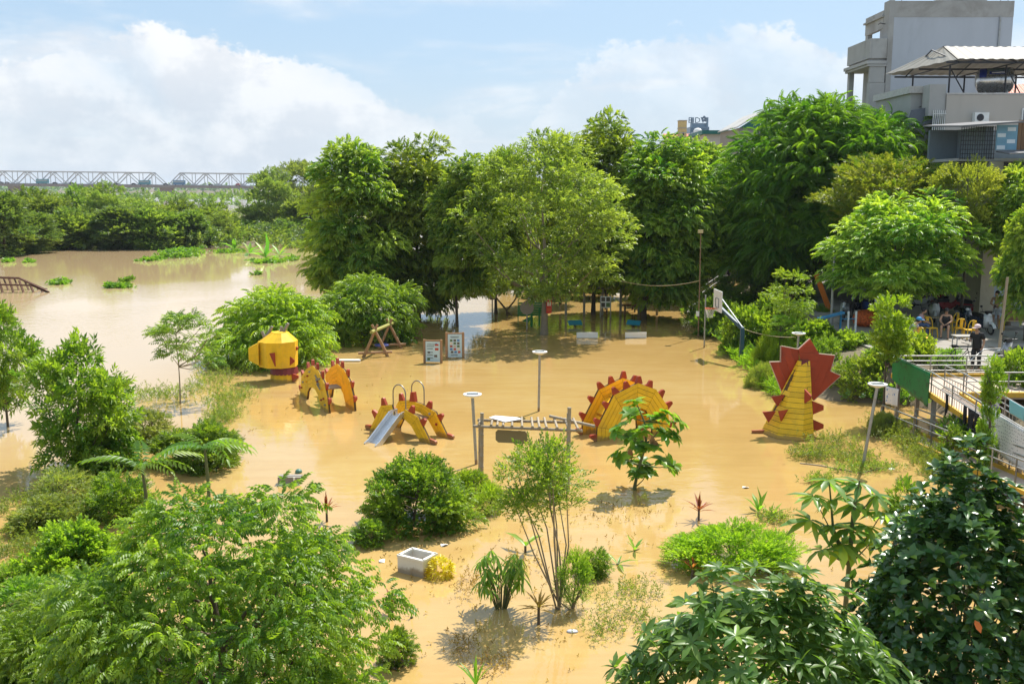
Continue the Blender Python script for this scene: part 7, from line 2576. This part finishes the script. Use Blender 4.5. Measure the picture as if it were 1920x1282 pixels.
spiky(G(892, 1285), 6, .5, .06, 'banana', 'strap-leaved plant at the bottom edge in the middle', 'canna', 0, (50, 85), seed=10)
spiky(G(772, 1158), 2, .2, .04, 'banana', 'single green leaf blade sticking out of the near water', 'leaf_blade', 0, (75, 88), seed=11)
spiky(G(985, 1035), 4, .7, .16, 'banana', 'broad-leaved seedling left of the thin-stemmed shrub', 'canna', .15, (20, 60), seed=12)

# half-drowned bananas at the river
bn_ = G(498, 487)
for i, (px, py, n, l, lb) in enumerate(((468, 478, 7, 2.3, 'half-drowned banana plant with upright leaves, left one'), (498, 486, 8, 2.5, 'half-drowned banana plant in the middle of the clump'), (524, 482, 6, 2.2, 'half-drowned banana plant with flat leaves, right one'), (440, 470, 5, 1.8, 'small drowned banana shoot farthest left of the clump'))):
    spiky(G(px, py), n, l, .55, 'banana', lb, 'banana_plant', .2, (5, 75), seed=20 + i)

# ------------------------------------------------------------------ bushes and weeds
ptree('thin_stem_shrub', 'tall shrub on many thin bare stems before the bamboo frame', 'shrub', 'airy', 0, 1045, 1142, 905, 1102, 822, 965, rt=.012, nl=9, bark=BARK_PALE, multi=True)
ptree('thin_stem_shrub', 'low leafy stems around the foot of the tall thin-stemmed shrub', 'shrub', 'airy', 1, 1075, 1140, 1035, 1112, 1030, 1130, rt=.012, nl=9, bark=BARK_PALE, multi=True)
ptree('small_shrub', 'small green shrub right of the thin stems', 'shrub', 'shrub', 0, 1112, 1078, 1082, 1150, 1030, 1082, rt=.015, mat='star')
ptree('small_shrub', 'small shrub under the right rim of the large near tree', 'shrub', 'leafy', 0, 745, 1245, 705, 785, 1180, 1250, rt=.015, mat='star')
L_, mb = dome_whorls(q, .26, .24, .0, .38, 60, (5, 6), 40, 1.0)
big_shrub('croton_shrub', 'small yellow croton touching the foam box', G(826, 1080), L_, 0, mb, 'croton', .13, .045, keep=80)
ptree('twig_shrub', 'upright twiggy green shrub behind the large-whorl sapling', 'shrub', 'sprout', 0, 1690, 1085, 1650, 1725, 893, 1020, rt=.03, mat='star')
ptree('left_shrub', 'leafy creeper bush in the water at the left below the river trees', 'shrub', 'vine', 0, 110, 1095, 50, 225, 985, 1105, rt=.02, mat='star')
ptree('left_shrub', 'dark green bush in the lower left corner', 'shrub', 'leafy', 1, 30, 1230, -60, 150, 1090, 1240, rt=.03, mat='star')
ptree('left_shrub', 'weedy bush at the left edge above the pale water patch', 'shrub', 'midbush', 0, 90, 985, 15, 175, 930, 1000, rt=.02, mat='weed')
ptree('left_shrub', 'leafy shrub between the feather-leaved plant and the large near tree', 'shrub', 'leafy', 0, 385, 880, 330, 455, 792, 890, rt=.02, mat='mid')
ptree('left_shrub', 'low green shrub left of the large near tree, above the creeper bush', 'shrub', 'shrub', 1, 225, 965, 150, 300, 885, 985, rt=.02, mat='star')
ptree('left_shrub', 'sprawling creeper mound at the bottom left edge', 'shrub', 'vine', 1, 60, 1290, -20, 160, 1170, 1300, rt=.02, mat='star')
for i, (bx, by, x0, x1, yt, yb, kd, mt, lb) in enumerate((
        (330, 870, 275, 395, 808, 885, 'leafy', 'mid', 'ragged leafy shrub below the arching feather-leaved plant'), (195, 880, 130, 265, 800, 895, 'vine', 'mid', 'broad-leaved tangle at the foot of the leafy river tree'),
        (275, 830, 225, 330, 770, 840, 'shrub', 'weed', 'pale weedy shrub right of the leafy river tree'), (420, 860, 370, 460, 800, 880, 'shrub', 'star', 'small ragged shrub at the water behind the large near tree'),
        (120, 935, 60, 190, 880, 945, 'airy', 'weed', 'loose weedy shrub above the creeper bush at the left'),
        (25, 1110, -30, 85, 1055, 1120, 'airy', 'star', 'small loose shrub at the left edge near the creeper bush'),
        (690, 1020, 655, 730, 975, 1030, 'leafy', 'star', 'drooping leafy shoot at the right rim of the large near tree'), (915, 960, 880, 950, 905, 965, 'airy', 'lime', 'light shrub at the foot of the bamboo frame'))):
    ptree('tangle_shrub', lb, 'shrub', kd, i % 2, bx, by, x0, x1, yt, yb, rt=.012, nl=9, mat=mt, multi=True)
for i, (x0, x1, yt, lb) in enumerate(((985, 1085, 498, 'added low shrub behind the green exercise machine'), (1070, 1175, 492, 'added low shrub behind the small notice board'), (1160, 1270, 495, 'added low shrub behind the flooded table'))):
    ptree('added_grove_shrub', lb, 'shrub', 'vine', i % 2, (x0 + x1) / 2, 0, x0, x1, yt, 552, Y=72, gz=0, group='shrubs behind the flooded grove', rt=.03, mat='sau')  # added to cover the bright water behind the grove with dark leaves
ptree('ramp_shrub', 'thin leafy plant in front of the lower ramp', 'shrub', 'sprout', 1, 1782, 888, 1756, 1806, 795, 880, rt=.015, mat='mid')
ptree('pole_creeper', 'creeper climbing a thin post in front of the ramp', 'shrub', 'sprout', 0, 1846, 905, 1826, 1872, 665, 760, rt=.03, mat='lime')
ptree('pole_creeper', 'lower half of the creeper on the thin post before the ramp', 'shrub', 'sprout', 1, 1842, 905, 1824, 1866, 740, 885, rt=.02, mat='star')
ptree('shore_shrub', 'bright weedy shrub between the leaning lamp and the ramp', 'shrub', 'finebush', 1, 1650, 815, 1622, 1690, 772, 822, rt=.012, mat='weed', sy=.6, rz=0.0)
FR = pmat('frond_stem', (.10, .12, .05), .6)
for i, (bx, by, x, y, n, lb) in enumerate(((300, 860, 380, 765, 9, 'arching feather-leaved plant reaching towards the slender sapling'), (215, 880, 262, 800, 7, 'feather-leaved plant among the river trees'))):
    b = Vector((at(x, y, 23).x, 23, 0))
    t = thing('feather_plant', b, lb, 'plant')
    rng = np.random.default_rng(40 + i)
    h = up_to(b, y + 75)
    aa = np.linspace(0, 6.28, n, endpoint=False) + rng.normal(0, .3, n)
    D = np.stack([np.cos(aa), np.sin(aa) * .7, rng.uniform(.3, .8, n)], 1)
    part(t, 'foliage', scatter('foliage', t_pinnate(10, 1.25, .30, .085, .75, hi=1, ang=62, ld=.3, stick=True), np.tile(np.array((0, 0, h)), (n, 1)), D, rng.uniform(.8, 1.15, n), rng, LM['mid'], roll=.2), None, kind='stuff')
    part(t, 'stem', MB().tube([(0, 0, -.5), (.05, 0, h * .5), (0, 0, h)], [.05, .045, .03], 7), FR)


def weed_patch(name, label, pxs, n, mat, h=.28, tm=None, cat='weeds', sc=(.6, 1.2), z=.0):
    """sprawling weeds: sprays in a few ragged blotches over the water"""
    rng = np.random.default_rng(abs(hash(label)) % 1000 if False else sum(map(ord, label)) % 1000)
    P_ = []
    for px, py, rx, ry in pxs:
        c = G(px, py)
        e = G(px + rx, py)
        e2 = G(px, py - ry)
        m = n // len(pxs)
        r_ = np.sqrt(rng.random(m)) * (1 + .25 * rng.normal(0, 1, m))
        a = rng.uniform(0, 6.283, m)
        P_.append(np.stack([c.x + (e.x - c.x) * r_ * np.cos(a), c.y + (e2.y - c.y) * r_ * np.sin(a), z + h * rng.random(m) ** 1.6], 1))
    P_ = np.concatenate(P_)
    D = dirs(rng, len(P_), .1) + np.array((0, 0, .4))
    me = scatter(name, tm or t_twig(6, .2, .075, .03, seed=31), P_, D, rng.uniform(*sc, len(P_)), rng, LM[mat])
    o = put(me, name)
    o['kind'] = 'stuff'
    return tag(o, label, cat)


weed_patch('shore_weeds', 'pale weeds sprawling on the water around the dragon tail base', [(1560, 835, 55, 14), (1600, 865, 45, 12), (1520, 858, 40, 8)], 900, 'weed')
weed_patch('shore_weeds', 'weedy strip along the shore before the lower ramp', [(1690, 830, 40, 20), (1735, 862, 40, 18), (1765, 890, 40, 16), (1660, 806, 30, 12)], 1800, 'weed', h=.34)
weed_patch('shore_weeds', 'weeds around the foot of the slender young tree', [(300, 745, 60, 12), (400, 720, 40, 20), (430, 750, 40, 18), (410, 690, 40, 8), (420, 785, 30, 14)], 2200, 'weed', h=.32)
weed_patch('shore_weeds', 'weeds with tiny orange flowers left of the large whorled shrub', [(1150, 1130, 50, 30), (1190, 1165, 50, 26), (1130, 1180, 40, 22), (1200, 1110, 40, 20)], 420, 'weed', h=.10, sc=(.4, .9))
weed_patch('shore_weeds', 'weeds spreading over the water at the left edge', [(40, 950, 60, 20), (90, 1010, 80, 26), (25, 1040, 50, 22), (150, 960, 50, 18), (40, 1180, 60, 30), (210, 920, 60, 20)], 1500, 'weed', h=.18)
weed_patch('shore_weeds', 'short weeds round the lamp and litter line before the ramp', [(1600, 885, 40, 8), (1650, 880, 40, 7), (1450, 975, 25, 8), (1540, 905, 30, 5)], 500, 'weed', h=.14)
weed_patch('dry_weeds', 'dry brown weeds in the nearest water', [(925, 1245, 32, 18), (870, 1215, 26, 14), (880, 1100, 24, 26), (975, 1060, 30, 22)], 170, 'dry', h=.13, sc=(.5, 1.0))
weed_patch('floating_litter', 'scattered dead leaves and twigs floating on the near water', [(940, 1180, 260, 110), (1080, 980, 240, 50), (860, 1060, 160, 60), (1150, 960, 90, 20), (780, 1000, 130, 10), (1370, 1075, 160, 12), (560, 760, 200, 60)], 800, 'dry', h=.02, tm=t_twig(2, .05, .06, .03, seed=33), cat='litter')
weed_patch('bank_cover', 'green ground cover on the right bank slope', [(1400, 640, 60, 30), (1480, 670, 60, 40), (1570, 690, 80, 40), (1680, 700, 60, 40), (1340, 610, 40, 20), (1440, 600, 60, 30), (1640, 740, 60, 20)], 6500, 'mid', h=.5, z=.15, tm=t_twig(7, .32, .17, .09, seed=34), cat='ground cover')
weed_patch('shore_grass', 'bright grassy fringe between blue post and dragon tail', [(1415, 690, 25, 12), (1440, 715, 25, 14), (1470, 742, 26, 12), (1385, 668, 22, 8)], 1500, 'lime', h=.4, tm=t_twig(6, .34, .2, .03, spread=35, seed=35), cat='grass')
weed_patch('under_growth', 'green growth below the ramp at the right edge', [(1900, 700, 60, 50), (1930, 760, 50, 40), (1830, 860, 50, 20)], 1500, 'star', h=.5, z=.4, tm=t_twig(7, .3, .15, .09, seed=36), cat='ground cover')
HY = 'floating water hyacinth clumps'
for i, (px, py, rx, ry, n, lb) in enumerate(((112, 532, 26, 5, 160, 'floating plant clump right of the rusty frame'), (222, 539, 36, 4, 150, 'longest floating plant clump in mid river'), (240, 528, 15, 3, 60, 'small floating plant clump behind the longest one'), (15, 491, 14, 3, 60, 'floating plant clump at the left edge of the river'),
                                             (55, 492, 20, 1.5, 40, 'thin floating plant line near the left edge'), (340, 480, 45, 9, 900, 'large floating weed island in the river'), (285, 488, 28, 5, 200, 'left tail of the large floating weed island'), (430, 473, 34, 5, 260, 'floating weeds between island and bananas'),
                                             (500, 492, 45, 5, 260, 'floating weeds under the drowned bananas'), (545, 488, 20, 5, 130, 'floating weeds right of the drowned bananas'), (482, 515, 12, 2, 30, 'small dark floating tuft below the bananas'), (560, 462, 40, 8, 500, 'pale weeds on the shore left of the dense row'))):
    o = weed_patch('floating_plants', lb, [(px, py, rx * .68, ry * .5)], int(n * .6), 'hyac' if i not in (11,) else 'weed', h=.28 if i not in (5, 11) else .8, tm=t_whorl(6, .34, .2, 40, 0, seed=3), cat='floating plants', sc=(.6, 1.1))
    o['kind'] = 'thing'
    o['group'] = HY
weed_patch('far_shore_growth', 'mixed undergrowth along the far river shore', [(100, 464, 160, 4), (300, 464, 160, 4), (480, 452, 120, 8), (585, 452, 60, 10), (470, 436, 90, 8)], 2600, 'far', h=2.2, tm=t_twig(7, .8, .5, .3, seed=37), cat='undergrowth')

# ------------------------------------------------------------------ loose things in the water
fx = thing('foam_box', G(783, 1070), 'open dirty white foam box floating in the near water', 'box', None, -.55)
FOAM = pmat('dirty_foam', (.70, .68, .62), .8, var=.08, scale=5, dirt=(.36, .27, .15), dirt_amt=.9, mud=True, bump=.2, bscale=25)
W2, D2, H2 = .66, .50, .40
part(fx, 'bottom', MB().box((0, 0, .02), (W2 - .09, D2 - .09, .04)), FOAM)
for sg in (-1, 1):
    part(fx, 'side', MB().box((0, sg * (D2 / 2 - .02), H2 / 2 - .05), (W2, .045, H2)), FOAM)
    part(fx, 'side', MB().box((sg * (W2 / 2 - .0225), 0, H2 / 2 - .05), (.045, D2 - .088, H2)), FOAM)
rim = MB()
for sg in (-1, 1):
    rim.bar((-W2 / 2 - .01, sg * (D2 / 2 - .02), H2 - .045), (W2 / 2 + .01, sg * (D2 / 2 - .02), H2 - .045), .07, .05)
    rim.bar((sg * (W2 / 2 - .022), -D2 / 2 + .016, H2 - .045), (sg * (W2 / 2 - .022), D2 / 2 - .016, H2 - .045), .07, .05)
part(fx, 'rim', rim, FOAM)
pk = thing('drowned_bench', G(543, 908), 'weathered wooden bench plank just above water beside the large near tree', 'bench')
part(pk, 'plank', MB().box((0, 0, .13), (.62, .09, .17)), GREYWOOD)
part(pk, 'plank', MB().box((0, .16, .20), (.62, .16, .04)), GREYWOOD)
part(pk, 'strap', MB().box((.14, -.05, .13), (.05, .02, .19)), WHITE)
ml = MB().ball((0, 0, .03), (.10, .10, .085), 14, 10).build('floating_ball', pmat('melon_green', (.07, .16, .12), .45, var=.5, scale=18))
ml.location = G(560, 886)
tag(ml, 'round dark green ball floating behind the bench plank', 'ball')
pp = MB().ball((0, 0, .01), (.11, .07, .035), 10, 6).build('plastic_dish', pmat('dish_grey', (.5, .5, .55), .4))
pp.location = G(1073, 1184)
tag(pp, 'small grey plastic dish floating beside the weeds with orange flowers', 'dish')
for px, py, lb in ((1398, 914, 'white litter scrap floating left of the canna'), (1672, 880, 'white plastic scrap on the shore by the leaning lamp'), (833, 1022, 'pale litter scrap behind the foam box'), (715, 1052, 'grey litter scrap at the rim of the large near tree')):
    o = MB().add([(-.08, -.04, .01), (.07, -.06, .03), (.1, .05, .01), (0, .08, .05), (-.09, .04, .02), (-.08, -.04, -.01), (.07, -.06, .01), (.1, .05, -.01), (0, .08, .03), (-.09, .04, 0)], [(0, 1, 2, 3, 4), (9, 8, 7, 6, 5)]).build('litter_scrap', WHITE)
    o.location = G(px, py)
    o.rotation_euler = (0, 0, px)
    tag(o, lb, 'litter', 'white litter scraps')
o = MB().add([(-.3, -.1, .05), (.1, -.2, .12), (.3, 0, .06), (.15, .2, .1), (-.2, .2, .14), (-.3, -.1, .02), (.1, -.2, .09), (.3, 0, .03), (.15, .2, .07), (-.2, .2, .11)], [(0, 1, 2, 3, 4), (9, 8, 7, 6, 5)]).build('blue_plastic', pmat('plastic_blue', (.02, .28, .70), .4))
o.location = G(4, 1216) + Vector((0, 0, .3))
tag(o, 'crumpled bright blue plastic at the left edge near the bottom', 'plastic')
lr = MB()
pts = [G(px, py, .015) for px, py in ((1500, 868), (1535, 872), (1580, 880), (1612, 886), (1640, 880), (1675, 876))]
lr.tube(pts, .018, 5)
tag(lr.build('drift_cane', BAM), 'thin drifting cane line around the leaning lamp foot', 'cane')
# rusty frame in the river
rf = thing('rusty_frame', G(40, 548), 'rusty steel frame sticking out of the river at the left edge', 'frame')
RUST = pmat('rust', (.11, .055, .035), .85, var=.3)
for i in range(6):
    px = -22 + i * 20
    ty_ = 519 + max(0, i - 2) * 7
    b = G(px + 10, 549)
    tp = at(px - 2, ty_, b.y + 1)
    wpart(rf, 'upright', MB().bar(b - Vector((0, 0, .5)), tp, .13), RUST)
    wpart(rf, 'upright', MB().bar(G(px + 20, 545) - Vector((0, 0, .3)), at(px + 8, ty_ + 1, b.y + 3), .10), RUST)
for dy, y0, y1 in ((0, 520, 548), (2.5, 519, 546), (0, 533, 549)):
    wpart(rf, 'rail', MB().bar(at(-30, y0, 76 + dy), at(36 if y0 < 525 else 60, y0 + 2, 76 + dy), .12).bar(at(36 if y0 < 525 else 60, y0 + 2, 76 + dy), at(92, y1, 76 + dy), .12), RUST)


# ------------------------------------------------------------------ humid air
hm = bpy.data.materials.new('humid_air')
hm.use_nodes = True
hk = NT(hm.node_tree)
ho_ = hk.n('ShaderNodeOutputMaterial')
pv_ = hk.n('ShaderNodeVolumePrincipled')
pv_.inputs['Color'].default_value = (.80, .88, 1.0, 1)
pv_.inputs['Density'].default_value = .00012
pv_.inputs['Anisotropy'].default_value = .2
hk.t.links.new(pv_.outputs[0], ho_.inputs['Volume'])
hz_ = MB().box((0, 2500, 20), (7100, 5200, 46)).build('haze', hm)
hz_["kind"] = "stuff"
tag(hz_, "thin bluish humid air over the river and far bank", "haze")
